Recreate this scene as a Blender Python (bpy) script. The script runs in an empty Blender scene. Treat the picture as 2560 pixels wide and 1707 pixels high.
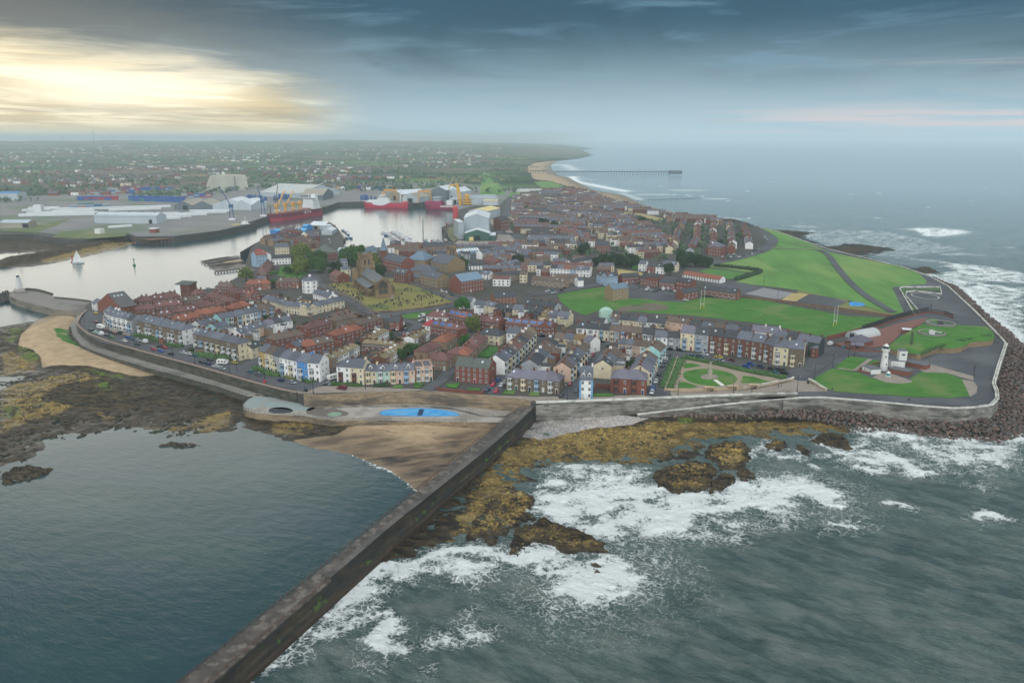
import bpy, bmesh, math, random
import numpy as np
from mathutils import Vector, Matrix, geometry
R = math.radians
scene = bpy.context.scene
COL = scene.collection

# ---------------------------------------------------------------- camera
CAMH = 125.0
FPX = 28 / 36 * 2560                       # focal length in photo pixels
PITCH = math.atan((853.5 - 344) / FPX)
cam_d = bpy.data.cameras.new('camera')
cam_d.lens = 28; cam_d.sensor_width = 36
cam_d.clip_start = 1; cam_d.clip_end = 90000
cam = bpy.data.objects.new('camera', cam_d)
COL.objects.link(cam)
cam.location = (0, 0, CAMH)
cam.rotation_euler = (R(90) - PITCH, 0, 0)
scene.camera = cam

# ---------------------------------------------------------------- exposure
scene.view_settings.view_transform = 'Standard'
scene.view_settings.look = 'None'
scene.view_settings.exposure = 0.2
scene.view_settings.gamma = 1.0
scene.view_settings.use_curve_mapping = False
scene.cycles.use_denoising = True
scene.cycles.max_bounces = 6
scene.cycles.diffuse_bounces = 2
scene.cycles.glossy_bounces = 3
scene.cycles.volume_bounces = 1
scene.cycles.transparent_max_bounces = 8
scene.cycles.use_adaptive_sampling = True
scene.cycles.adaptive_threshold = 0.012
scene.cycles.caustics_reflective = False

def L(h):
    """sRGB hex to linear RGB"""
    v = [int(h[i:i + 2], 16) / 255 for i in (0, 2, 4)]
    return tuple((c / 12.92 if c <= .04045 else ((c + .055) / 1.055) ** 2.4) for c in v)

# ---------------------------------------------------------------- world: evening sky with a heavy cloud deck
SUN_AZ = R(-24); SUN_EL = R(9)
w = bpy.data.worlds.new('World'); scene.world = w; w.use_nodes = True
nt = w.node_tree; N = nt.nodes; K = nt.links; N.clear()
def nd(t, **kw):
    n = N.new(t)
    for k, v in kw.items(): setattr(n, k, v)
    return n
def setin(n, i, v):
    if hasattr(v, 'is_linked') or isinstance(v, bpy.types.NodeSocket): K.new(v, n.inputs[i])
    else: n.inputs[i].default_value = v
def mth(op, a, b=0.0, c=0.0, clamp=False):
    n = nd('ShaderNodeMath', operation=op, use_clamp=clamp)
    for i, v in enumerate((a, b, c)): setin(n, i, v)
    return n.outputs[0]
def sstep(x, e0, e1):
    n = nd('ShaderNodeMapRange', interpolation_type='SMOOTHSTEP')
    setin(n, 0, x); n.inputs[1].default_value = e0; n.inputs[2].default_value = e1
    return n.outputs[0]
def mixc(f, a, b):
    n = nd('ShaderNodeMix', data_type='RGBA')
    setin(n, 0, f)
    for i, v in ((6, a), (7, b)):
        if isinstance(v, tuple): n.inputs[i].default_value = (*v[:3], 1)
        else: K.new(v, n.inputs[i])
    return n.outputs[2]
def noise(vec, scale, detail=4, rough=.55, dist=0):
    n = nd('ShaderNodeTexNoise'); n.inputs['Scale'].default_value = scale
    n.inputs['Detail'].default_value = detail; n.inputs['Roughness'].default_value = rough
    n.inputs['Distortion'].default_value = dist
    K.new(vec, n.inputs['Vector']); return n.outputs[0]
def comb(x, y, z=0.0):
    n = nd('ShaderNodeCombineXYZ')
    for i, v in enumerate((x, y, z)): setin(n, i, v)
    return n.outputs[0]
tc = nd('ShaderNodeTexCoord')
sp = nd('ShaderNodeSeparateXYZ'); K.new(tc.outputs['Generated'], sp.inputs[0])
X, Y, Z = sp.outputs
az = mth('MULTIPLY', mth('ARCTAN2', X, Y), 57.2958)
el = mth('MULTIPLY', mth('ARCSINE', Z), 57.2958)
zz = mth('ADD', mth('MAXIMUM', Z, 0.0), 0.035)
P1 = comb(mth('DIVIDE', X, zz), mth('MULTIPLY', mth('DIVIDE', Y, zz), .55))
n1 = noise(P1, .42, 7, .58, .6)
n2 = noise(comb(mth('MULTIPLY', az, .05), mth('MULTIPLY', el, .42)), 1.6, 6, .6, .5)
n3 = noise(comb(mth('MULTIPLY', az, .03), mth('MULTIPLY', el, .9)), 2.2, 5, .6, .3)
# deck colour: lighter towards the horizon
deck = mixc(sstep(el, -0.8, 8.2), L('aec8d4'), L('375a6d'))
deck = mixc(mth('MULTIPLY', sstep(n1, .42, .68), mth('MULTIPLY', sstep(el, 2.0, 7), .75)), deck, L('35505f'))
deck = mixc(mth('MULTIPLY', sstep(n2, .50, .68), .40), deck, L('7aa0b6'))
deck = mixc(mth('MULTIPLY', mth('MULTIPLY', sstep(az, -6, -30), sstep(el, 3.5, 8)), .55), deck, L('49535a'))
# pale pink streaks low on the seaward side
pk = mth('MULTIPLY', sstep(az, 6, 24), mth('MULTIPLY', sstep(el, -.2, .6), sstep(el, 2.6, .9)))
pk = mth('MULTIPLY', pk, sstep(n3, .40, .60))
deck = mixc(mth('MULTIPLY', pk, .9), deck, L('d6c8c8'))
pk2 = mth('MULTIPLY', mth('MULTIPLY', sstep(az, 12, 30), mth('MULTIPLY', sstep(el, 2.2, 3.4), sstep(el, 5.6, 4.2))), sstep(n3, .5, .62))
deck = mixc(mth('MULTIPLY', pk2, .45), deck, L('a4a5ab'))
# the golden break in the clouds above the land
edge = mth('ADD', mth('ADD', 6.9, mth('MULTIPLY', mth('ADD', az, 34), -.155)), mth('MULTIPLY', mth('SUBTRACT', n2, .5), 4.6))
gap = mth('MULTIPLY', sstep(mth('SUBTRACT', edge, el), -.5, 1.9), sstep(az, -9, -17))
gold = mixc(sstep(n1, .40, .56), (1.12, 1.0, .70), L('d6c396'))
gold = mixc(mth('MULTIPLY', sstep(n2, .5, .62), .28), gold, L('8f8a7a'))
core = mth('MULTIPLY', sstep(mth('ABSOLUTE', mth('SUBTRACT', el, 3.2)), 2.4, .3), sstep(mth('ABSOLUTE', mth('ADD', az, 25)), 11, 2))
gold = mixc(mth('MULTIPLY', core, .7), gold, (1.3, 1.17, .88))
band = mth('MULTIPLY', mth('MULTIPLY', sstep(el, .9, 1.4), sstep(el, 2.3, 1.7)), sstep(n3, .44, .56))
gold = mixc(mth('MULTIPLY', band, .4), gold, L('a79b82'))
gold = mixc(sstep(el, 1.3, .1), gold, L('e8dab2'))
glow = mth('MULTIPLY', mth('MULTIPLY', sstep(mth('SUBTRACT', el, edge), 5.5, 0), sstep(az, -4, -22)), .30)
deck = mixc(glow, deck, L('b3a68c'))
low = mixc(gap, deck, gold)
# unseen overcast above the frame, brightened to an even veil that lights the ground
sky = nd('ShaderNodeTexSky', sky_type='NISHITA', sun_disc=False)
sky.sun_elevation = SUN_EL; sky.sun_rotation = SUN_AZ; sky.altitude = 50
skym = nd('ShaderNodeVectorMath', operation='SCALE'); K.new(sky.outputs[0], skym.inputs[0]); skym.inputs['Scale'].default_value = .10
veil = mixc(sstep(n1, .35, .7), (1.42, 1.47, 1.50), (1.1, 1.18, 1.25))
high = mixc(.88, skym.outputs[0], veil)
back = mth('MULTIPLY', sstep(Y, .2, -.5), sstep(el, -3, 5))  # unseen sky behind the camera, brightened to light the facades
col = mixc(sstep(el, 42, 68), low, high)
col = mixc(back, col, (1.75, 1.80, 1.82))
bg = nd('ShaderNodeBackground'); K.new(col, bg.inputs[0]); bg.inputs[1].default_value = 1.0
out = nd('ShaderNodeOutputWorld'); K.new(bg.outputs[0], out.inputs[0])

# ---------------------------------------------------------------- sun: low behind cloud, very soft
sd = bpy.data.lights.new('sun', 'SUN'); sd.energy = .5; sd.angle = R(38); sd.color = (1, .93, .82)
so = bpy.data.objects.new('sun', sd); COL.objects.link(so)
SE = SUN_EL
sdir = Vector((math.sin(SUN_AZ) * math.cos(SE), math.cos(SUN_AZ) * math.cos(SE), math.sin(SE)))
so.rotation_euler = (-sdir).to_track_quat('-Z', 'Y').to_euler()
so.location = (0, 0, 600)

# ---------------------------------------------------------------- helpers
def G(px, py, z=0.0):
    """world x, y of the ground point (at height z) that the photograph shows at pixel px, py"""
    u = (px - 1280) / FPX; v = (853.5 - py) / FPX
    dy = math.cos(PITCH) + v * math.sin(PITCH); dz = -math.sin(PITCH) + v * math.cos(PITCH)
    t = (z - CAMH) / dz
    return (u * t, dy * t)
A6 = .13605
CROP = dict(z=(0, 0, 1), a=(160, 640, .27234), b=(760, 640, .27234), c=(1340, 640, .27234), d=(1920, 640, .27234),
    e=(0, 420, .27234), f=(600, 420, .27234), g=(1200, 360, .27234), h=(0, 320, .27234),
    i=(560, 960, .35714), j=(1200, 960, .34438), k=(1900, 900, .28061), l=(400, 1200, .35714), m=(0, 700, .35068),
    n=(1800, 540, .32313), o=(220, 680, A6), p=(500, 640, A6), q=(500, 780, A6), r=(780, 780, A6), s=(600, 440, A6),
    t=(880, 440, .17857), u=(1060, 760, A6), v=(1340, 760, A6))
def PP(s, z=0.0):
    """'n 10,20 30,40 d 5,6' -> world xy points at height z, read off enlargements of the survey picture"""
    cur = CROP['z']; res = []
    for t in s.split():
        if ',' not in t: cur = CROP[t]; continue
        a, b = t.split(',')
        res.append(G(cur[0] + float(a) * cur[2], cur[1] + float(b) * cur[2], z))
    return res
def P1_(s, z=8.0): return PP(s, z)[0]

MATS = {}
def material(name, c1, c2=None, scale=.3, rough=.9, c3=None, s3=.03, bump=0, metallic=0, detail=5, spec=None, stretch=None, rnd=0.0):
    """procedural: two colours mottled by noise in place, a third in wide patches"""
    if name in MATS: return MATS[name]
    m = bpy.data.materials.new(name); m.use_nodes = True
    t = m.node_tree; n = t.nodes; k = t.links
    b = n['Principled BSDF']; b.inputs['Roughness'].default_value = rough; b.inputs['Metallic'].default_value = metallic
    if spec is not None: b.inputs['Specular IOR Level'].default_value = spec
    c1 = L(c1) if isinstance(c1, str) else c1
    c2 = c1 if c2 is None else (L(c2) if isinstance(c2, str) else c2)
    geo = n.new('ShaderNodeNewGeometry'); vec = geo.outputs['Position']
    if stretch:
        mp = n.new('ShaderNodeMapping'); k.new(vec, mp.inputs[0]); mp.inputs['Scale'].default_value = stretch[:3]
        if len(stretch) > 3: mp.inputs['Rotation'].default_value = (0, 0, stretch[3])
        vec = mp.outputs[0]
    tx = n.new('ShaderNodeTexNoise'); tx.inputs['Scale'].default_value = scale; tx.inputs['Detail'].default_value = detail
    tx.inputs['Roughness'].default_value = .62; k.new(vec, tx.inputs['Vector'])
    rp = n.new('ShaderNodeMapRange'); rp.inputs[1].default_value = .36; rp.inputs[2].default_value = .64; k.new(tx.outputs[0], rp.inputs[0])
    mx = n.new('ShaderNodeMix'); mx.data_type = 'RGBA'; k.new(rp.outputs[0], mx.inputs[0])
    mx.inputs[6].default_value = (*c1, 1); mx.inputs[7].default_value = (*c2, 1)
    res = mx.outputs[2]
    if c3 is not None:
        t3 = n.new('ShaderNodeTexNoise'); t3.inputs['Scale'].default_value = s3; t3.inputs['Detail'].default_value = 6; k.new(vec, t3.inputs['Vector'])
        r3 = n.new('ShaderNodeMapRange'); r3.inputs[1].default_value = .5; r3.inputs[2].default_value = .62; k.new(t3.outputs[0], r3.inputs[0])
        m3 = n.new('ShaderNodeMix'); m3.data_type = 'RGBA'; k.new(r3.outputs[0], m3.inputs[0]); k.new(res, m3.inputs[6])
        m3.inputs[7].default_value = (*(L(c3) if isinstance(c3, str) else c3), 1); res = m3.outputs[2]
    if rnd:
        oi = n.new('ShaderNodeObjectInfo'); hs = n.new('ShaderNodeHueSaturation')
        rr = n.new('ShaderNodeMapRange'); rr.inputs[3].default_value = 1 - rnd; rr.inputs[4].default_value = 1 + rnd
        k.new(oi.outputs['Random'], rr.inputs[0]); k.new(rr.outputs[0], hs.inputs['Value']); k.new(res, hs.inputs['Color']); res = hs.outputs[0]
    k.new(res, b.inputs['Base Color'])
    if bump:
        bp = n.new('ShaderNodeBump'); bp.inputs['Strength'].default_value = .6; bp.inputs['Distance'].default_value = bump
        k.new(tx.outputs[0], bp.inputs['Height']); k.new(bp.outputs[0], b.inputs['Normal'])
    MATS[name] = m
    return m

def tag(o, label=None, cat=None, group=None, kind=None):
    if label: o['label'] = label
    if cat: o['category'] = cat
    if group: o['group'] = group
    if kind: o['kind'] = kind
    return o
def mesh_obj(name, verts, faces, mats, parent=None, midx=None, smooth=False):
    me = bpy.data.meshes.new(name); me.from_pydata([tuple(v) for v in verts], [], faces)
    for m in (mats if isinstance(mats, (list, tuple)) else [mats]): me.materials.append(m)
    if midx is not None: me.polygons.foreach_set('material_index', midx)
    if smooth: me.polygons.foreach_set('use_smooth', [True] * len(me.polygons))
    o = bpy.data.objects.new(name, me); COL.objects.link(o)
    if parent is not None: o.parent = parent
    return o
def empty(name, loc=(0, 0, 0), rz=0.0, label=None, cat=None, group=None):
    o = bpy.data.objects.new(name, None); COL.objects.link(o); o.location = loc; o.rotation_euler = (0, 0, rz)
    o.empty_display_size = .5
    return tag(o, label, cat, group)
class MB:
    """collects boxes, prisms and tubes into one mesh"""
    def __init__(s): s.v = []; s.f = []; s.m = []
    def add(s, vs, fs, mi=0):
        b = len(s.v); s.v += [tuple(v) for v in vs]; s.f += [tuple(b + i for i in f) for f in fs]; s.m += [mi] * len(fs); return s
    def box(s, x0, x1, y0, y1, z0, z1, mi=0):
        return s.add([(x0, y0, z0), (x1, y0, z0), (x1, y1, z0), (x0, y1, z0), (x0, y0, z1), (x1, y0, z1), (x1, y1, z1), (x0, y1, z1)],
            [(0, 3, 2, 1), (4, 5, 6, 7), (0, 1, 5, 4), (1, 2, 6, 5), (2, 3, 7, 6), (3, 0, 4, 7)], mi)
    def prism(s, poly, z0, z1, mi=0, top=None):
        n = len(poly); area = sum(poly[i][0] * poly[(i + 1) % n][1] - poly[(i + 1) % n][0] * poly[i][1] for i in range(n))
        if area < 0: poly = poly[::-1]
        zt = z1 if isinstance(z1, (list, tuple)) else [z1] * n
        if area < 0 and isinstance(z1, (list, tuple)): zt = list(zt)[::-1]
        vs = [(x, y, z0) for x, y in poly] + [(p[0], p[1], zt[i]) for i, p in enumerate(poly)]
        s.add(vs, [(i, (i + 1) % n, n + (i + 1) % n, n + i) for i in range(n)], mi)
        tri = geometry.tessellate_polygon([[Vector((x, y, 0)) for x, y in poly]])
        fs = []
        for a, b, c in tri:
            (ax, ay), (bx, by), (cx, cy) = poly[a], poly[b], poly[c]
            if (bx - ax) * (cy - ay) - (cx - ax) * (by - ay) < 0: a, b, c = a, c, b
            fs.append((a, b, c))
        s.add([(p[0], p[1], zt[i]) for i, p in enumerate(poly)], fs, mi if top is None else top)
        return s
    def cyl(s, c, r, z0, z1, n=10, r1=None, mi=0):
        r1 = r if r1 is None else r1; x, y = c
        vs = [(x + r * math.cos(2 * math.pi * i / n), y + r * math.sin(2 * math.pi * i / n), z0) for i in range(n)]
        vs += [(x + r1 * math.cos(2 * math.pi * i / n), y + r1 * math.sin(2 * math.pi * i / n), z1) for i in range(n)]
        return s.add(vs, [(i, (i + 1) % n, n + (i + 1) % n, n + i) for i in range(n)] + [tuple(range(n))[::-1], tuple(range(n, 2 * n))], mi)
    def bar(s, a, b, w, h=None, mi=0):
        a = Vector(a); b = Vector(b); d = (b - a); h = h or w
        if d.length < 1e-6: return s
        d.normalize(); up = Vector((0, 0, 1)) if abs(d.z) < .95 else Vector((1, 0, 0))
        sx = d.cross(up).normalized() * w / 2; sy = d.cross(sx).normalized() * h / 2
        vs = [p + q for p in (a, b) for q in (-sx - sy, sx - sy, sx + sy, -sx + sy)]
        return s.add(vs, [(0, 1, 2, 3), (7, 6, 5, 4), (0, 4, 5, 1), (1, 5, 6, 2), (2, 6, 7, 3), (3, 7, 4, 0)], mi)
    def wall(s, pts, z0, z1, th, mi=0, closed=False, side=0):
        """a wall of thickness th along pts; z0/z1 may be lists"""
        n = len(pts); z0 = z0 if isinstance(z0, (list, tuple)) else [z0] * n; z1 = z1 if isinstance(z1, (list, tuple)) else [z1] * n
        L_, R_ = offset(pts, th / 2 + side, closed), offset(pts, -th / 2 + side, closed)
        b = len(s.v)
        for i in range(n):
            s.v += [(*L_[i], z0[i]), (*R_[i], z0[i]), (*R_[i], z1[i]), (*L_[i], z1[i])]
        q = []
        for i in range(n if closed else n - 1):
            a, c = b + 4 * i, b + 4 * ((i + 1) % n)
            q += [(a, a + 3, c + 3, c), (a + 1, c + 1, c + 2, a + 2), (a + 3, a + 2, c + 2, c + 3)]
        if not closed: q += [(b, b + 1, b + 2, b + 3), tuple(b + 4 * (n - 1) + k for k in (3, 2, 1, 0))]
        s.f += q; s.m += [mi] * len(q); return s
    def build(s, name, mats, parent=None, smooth=False):
        return mesh_obj(name, s.v, s.f, mats, parent, s.m, smooth)
def offset(pts, d, closed=False):
    n = len(pts); res = []
    for i in range(n):
        p = pts[i]
        a = pts[i - 1] if (i > 0 or closed) else None; b = pts[(i + 1) % n] if (i < n - 1 or closed) else None
        def nrm(u, v):
            dx, dy = v[0] - u[0], v[1] - u[1]; l = math.hypot(dx, dy) or 1; return (-dy / l, dx / l)
        if a is None: nx, ny = nrm(p, b); k = 1
        elif b is None: nx, ny = nrm(a, p); k = 1
        else:
            n1_, n2_ = nrm(a, p), nrm(p, b); nx, ny = n1_[0] + n2_[0], n1_[1] + n2_[1]; l = math.hypot(nx, ny) or 1
            nx /= l; ny /= l; k = min(1.6, 1 / max(.4, nx * n1_[0] + ny * n1_[1]))
        res.append((p[0] + nx * d * k, p[1] + ny * d * k))
    return res
def smooth_line(pts, step=4.0, closed=False):
    """Catmull-Rom through pts, resampled"""
    n = len(pts); out_ = []
    for i in range(n if closed else n - 1):
        g = (lambda j: pts[j % n]) if closed else (lambda j: pts[max(0, min(n - 1, j))])
        p0, p1, p2, p3 = g(i - 1), g(i), g(i + 1), g(i + 2)
        m = max(1, int(math.dist(p1, p2) / step))
        for k in range(m):
            t = k / m
            out_.append(tuple(.5 * (2 * p1[c] + (p2[c] - p0[c]) * t + (2 * p0[c] - 5 * p1[c] + 4 * p2[c] - p3[c]) * t * t + (3 * p1[c] - p0[c] - 3 * p2[c] + p3[c]) * t ** 3) for c in range(len(p1))))
    if not closed: out_.append(tuple(pts[-1]))
    return out_
def sheet(name, poly, z, m, kind='structure', **kw):
    tri = geometry.tessellate_polygon([[Vector((x, y, 0)) for x, y in poly]])
    fs = []
    for a, b, c in tri:
        (ax, ay), (bx, by), (cx, cy) = poly[a], poly[b], poly[c]
        fs.append((a, b, c) if (bx - ax) * (cy - ay) - (cx - ax) * (by - ay) >= 0 else (a, c, b))
    o = mesh_obj(name, [(x, y, z) for x, y in poly], fs, m)
    tag(o, kind=kind, **kw); return o
def strip(name, pts, width, z, m, kind='structure', step=6):
    pts = smooth_line(pts, step) if step else pts
    a, b = offset(pts, width / 2), offset(pts, -width / 2); n = len(pts)
    o = mesh_obj(name, [(x, y, z) for x, y in a] + [(x, y, z) for x, y in b], [(i, n + i, n + i + 1, i + 1) for i in range(n - 1)], m)
    tag(o, kind=kind); return o

# numpy gradient noise
_rs = np.random.RandomState(7); _perm = np.concatenate([_rs.permutation(512)] * 2).astype(np.int64)
_ga = _rs.rand(512) * 2 * np.pi; _gx, _gy = np.cos(_ga), np.sin(_ga)
def pn(x, y):
    xi = np.floor(x).astype(np.int64); yi = np.floor(y).astype(np.int64); xf = x - xi; yf = y - yi
    u = xf * xf * xf * (xf * (xf * 6 - 15) + 10); v = yf * yf * yf * (yf * (yf * 6 - 15) + 10)
    def g(ix, iy, dx, dy):
        h = _perm[(_perm[ix & 511] + iy) & 511]; return _gx[h] * dx + _gy[h] * dy
    a = g(xi, yi, xf, yf); b = g(xi + 1, yi, xf - 1, yf); c = g(xi, yi + 1, xf, yf - 1); d = g(xi + 1, yi + 1, xf - 1, yf - 1)
    return (a * (1 - u) + b * u) * (1 - v) + (c * (1 - u) + d * u) * v
def fbm(x, y, o=4, lac=2.03, gain=.5):
    r = 0; a = 1
    for i in range(o): r = r + a * pn(x * lac ** i + 17 * i, y * lac ** i - 31 * i); a *= gain
    return r
def sdf(px, py, poly):
    """signed distance to a polygon, positive inside"""
    poly = np.asarray(poly, float); d = np.full(px.shape, 1e18); ins = np.zeros(px.shape, bool); n = len(poly)
    for i in range(n):
        ax, ay = poly[i]; bx, by = poly[(i + 1) % n]; ex, ey = bx - ax, by - ay
        wx, wy = px - ax, py - ay; t = np.clip((wx * ex + wy * ey) / (ex * ex + ey * ey + 1e-12), 0, 1)
        d = np.minimum(d, (wx - ex * t) ** 2 + (wy - ey * t) ** 2)
        if ay != by:
            c = ((ay > py) != (by > py)) & (px < (bx - ax) * (py - ay) / (by - ay) + ax); ins ^= c
    d = np.sqrt(d); return np.where(ins, d, -d)
def ldist(px, py, line):
    d = np.full(px.shape, 1e18)
    for (ax, ay), (bx, by) in zip(line[:-1], line[1:]):
        ex, ey = bx - ax, by - ay; wx, wy = px - ax, py - ay; t = np.clip((wx * ex + wy * ey) / (ex * ex + ey * ey + 1e-12), 0, 1)
        d = np.minimum(d, (wx - ex * t) ** 2 + (wy - ey * t) ** 2)
    return np.sqrt(d)
def ss(x, a, b):
    t = np.clip((x - a) / (b - a), 0, 1); return t * t * (3 - 2 * t)
def grid_mesh(name, Xg, Yg, Zg, m, attrs=None, keep=None, smooth=True):
    h, wd = Xg.shape; co = np.stack([Xg, Yg, Zg], -1).reshape(-1, 3)
    idx = np.arange(h * wd).reshape(h, wd)
    q = np.stack([idx[:-1, :-1], idx[:-1, 1:], idx[1:, 1:], idx[1:, :-1]], -1).reshape(-1, 4)
    if keep is not None:
        kk = keep.reshape(-1); q = q[kk[q].any(1)]
    used = np.zeros(h * wd, bool); used[q.reshape(-1)] = True; remap = np.cumsum(used) - 1; q = remap[q]; co = co[used]
    me = bpy.data.meshes.new(name); me.vertices.add(len(co)); me.vertices.foreach_set('co', co.astype(np.float32).reshape(-1))
    me.loops.add(len(q) * 4); me.loops.foreach_set('vertex_index', q.astype(np.int32).reshape(-1))
    me.polygons.add(len(q)); me.polygons.foreach_set('loop_start', (np.arange(len(q)) * 4).astype(np.int32))
    me.update(calc_edges=True)
    me.polygons.foreach_set('use_smooth', np.full(len(q), smooth))
    for k, a in (attrs or {}).items():
        a = np.asarray(a)
        if a.ndim == 3:
            at = me.attributes.new(k, 'FLOAT_COLOR', 'POINT'); at.data.foreach_set('color', a.reshape(-1, 4)[used].astype(np.float32).reshape(-1))
        else:
            at = me.attributes.new(k, 'FLOAT', 'POINT'); at.data.foreach_set('value', a.reshape(-1)[used].astype(np.float32))
    me.materials.append(m); o = bpy.data.objects.new(name, me); COL.objects.link(o); return o
# ================================================================ the setting
ZL = 8.0                                        # level of the town above the sea
ZP = 3.4                                        # level of the lower promenade and the paddling pool terrace
TOPL = PP('a 205,505 150,560 120,620 150,665 230,725 400,790 600,850 850,920 1100,985 1400,1070 1750,1170 2000,1235 2140,1262', ZL)
TOPM = PP('i 560,78 700,84 850,74 960,68 1150,62 1300,60 1500,66 1700,80 1900,96 2100,117 2150,126', ZL + .9)
W1 = PP('c 0,1345 320,1336 650,1324 1250,1300 1900,1275 2350,1262 d 120,1260 268,1265', ZL + 1.1)
W2s = [('c 930,1455', 2.6), ('c 1400,1400', 4.6), ('c 1900,1345', 6.6), ('c 2350,1306', 8.4), ('d 160,1312', 8.9), ('d 300,1300', 9), ('d 500,1298', 9),
    ('d 900,1328', 9), ('d 1200,1356', 9), ('d 1450,1380', 9), ('d 1700,1397', 9), ('d 1900,1388', 9), ('d 2050,1366', 9), ('d 2105,1310', 9), ('d 2100,1240', 9), ('d 2072,1165', 9),
    ('d 2120,1000', 9), ('d 2188,800', 9), ('d 2160,765', 9), ('d 2040,640', 8.9), ('d 1880,480', 8.8), ('d 1650,270', 8.8), ('d 1480,180', 8.7), ('d 1250,100', 8.6),
    ('d 1000,40', 8.6), ('n 850,255', 8.6), ('n 700,208', 8.6), ('n 420,108', 8.6), ('n 300,86', 8.6)]
W2 = [(*P1_(s, z), z) for s, z in W2s]
W2xy = [(x, y) for x, y, z in W2]
COAST = PP('g 2050,672 1750,640 1480,572 1250,520 1050,440 850,400 650,345 500,330 430,240 440,190 480,165 620,145 860,124', ZL)
HARBW = PP('e 0,612 300,606 480,640 640,662 800,655 1000,630 1180,612 1250,636 1600,630 2000,580 2350,505 f 0,528 300,434 520,402 790,358 900,318 1110,312 1550,328 1680,314 1960,336 t 1470,470 1470,640 1255,716 1330,810 1480,905 1400,950 1100,985 600,998 0,1004 f 945,716 950,650 905,570 870,520 640,525 570,560 450,578 330,605 140,690 0,772 e 2350,700 2300,740 2262,860 2240,930 2180,1000 2110,1040 p 600,462 270,590 o 2050,322 1500,360 840,492 840,520 a 620,392 440,400 300,415 215,440 190,480', ZL)
FARR = PP('z 1475,386 1440,372', ZL)
farland = [(400, 11500), (-3000, 12500), (-9500, 11000), (-6500, 6000), (-3000, 3000), (-1200, 1500)]
LANDP = TOPL + TOPM + W1[:-1] + W2xy[5:] + COAST + FARR + farland + HARBW

# --- town ground and country, one sheet with a skirt
def land_material():
    m = material('land_base', '3d3e3c', '4b4843', .12, .95, c3='3a3c33', s3=.02)
    return m
mb = MB(); mb.prism(LANDP, -3, ZL)
land = mb.build('ground', [land_material()]); tag(land, kind='structure')

# --- the country beyond the town: fields, woods and suburbs on rising ground
def country_material():
    m = bpy.data.materials.new('country'); m.use_nodes = True; t = m.node_tree; n = t.nodes; k = t.links; b = n['Principled BSDF']; b.inputs['Roughness'].default_value = 1
    b.inputs['Specular IOR Level'].default_value = .1
    geo = n.new('ShaderNodeNewGeometry')
    v = n.new('ShaderNodeTexVoronoi'); v.inputs['Scale'].default_value = .0042; k.new(geo.outputs['Position'], v.inputs['Vector'])
    cr = n.new('ShaderNodeValToRGB'); k.new(v.outputs['Color'], cr.inputs[0]); e = cr.color_ramp; e.interpolation = 'CONSTANT'
    for p, c in ((0, '3c5233'), (.2, '4c6a3a'), (.36, '46583c'), (.52, '5d7442'), (.66, '3b4c35'), (.8, '756f50')):
        x = e.elements.new(p); x.color = (*L(c), 1)
    tx = n.new('ShaderNodeTexNoise'); tx.inputs['Scale'].default_value = .0035; tx.inputs['Detail'].default_value = 9; tx.inputs['Roughness'].default_value = .68; k.new(geo.outputs['Position'], tx.inputs['Vector'])
    rp = n.new('ShaderNodeMapRange'); rp.inputs[1].default_value = .50; rp.inputs[2].default_value = .56; k.new(tx.outputs[0], rp.inputs[0])
    mx = n.new('ShaderNodeMix'); mx.data_type = 'RGBA'; k.new(rp.outputs[0], mx.inputs[0]); k.new(cr.outputs[0], mx.inputs[6]); mx.inputs[7].default_value = (*L('26372a'), 1)
    t2 = n.new('ShaderNodeTexNoise'); t2.inputs['Scale'].default_value = .0012; t2.inputs['Detail'].default_value = 5; k.new(geo.outputs['Position'], t2.inputs['Vector'])
    r2 = n.new('ShaderNodeMapRange'); r2.inputs[1].default_value = .52; r2.inputs[2].default_value = .58; k.new(t2.outputs[0], r2.inputs[0])
    t3 = n.new('ShaderNodeTexNoise'); t3.inputs['Scale'].default_value = .03; t3.inputs['Detail'].default_value = 6; t3.inputs['Roughness'].default_value = .8; k.new(geo.outputs['Position'], t3.inputs['Vector'])
    r3 = n.new('ShaderNodeValToRGB'); k.new(t3.outputs[0], r3.inputs[0])
    for p, c in ((.38, '2f3f33'), (.47, '665a55'), (.53, '7a6058'), (.6, '4a5142')): x = r3.color_ramp.elements.new(p); x.color = (*L(c), 1)
    m2 = n.new('ShaderNodeMix'); m2.data_type = 'RGBA'; k.new(r2.outputs[0], m2.inputs[0]); k.new(mx.outputs[2], m2.inputs[6]); k.new(r3.outputs[0], m2.inputs[7])
    k.new(m2.outputs[2], b.inputs['Base Color']); return m
CM = country_material()
rr = np.geomspace(1750, 24000, 150); ph = np.radians(np.linspace(-64, 9, 240)); PHI, RR = np.meshgrid(ph, rr)
Xh, Yh = RR * np.sin(PHI), RR * np.cos(PHI)
rise = ss(RR, 3200, 11000) * ss(-np.degrees(PHI), -6, 8)
Zh = 8.15 + rise * (62 + 26 * fbm(Xh / 2600, Yh / 2600, 5) + 26 * np.clip(fbm(Xh / 700 + 9, Yh / 1600, 3), 0, 1)) - ss(RR, 12500, 24000) * 60
coastd = sdf(Xh, Yh, COAST + FARR + [(900, 9000), (400, 24000), (-20000, 24000), (-20000, 1700), (-900, 1700), (150, 1700)])
keep = (coastd > 8)
hills = grid_mesh('hills', Xh, Yh, Zh, CM, keep=keep); tag(hills, kind='structure')

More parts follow.
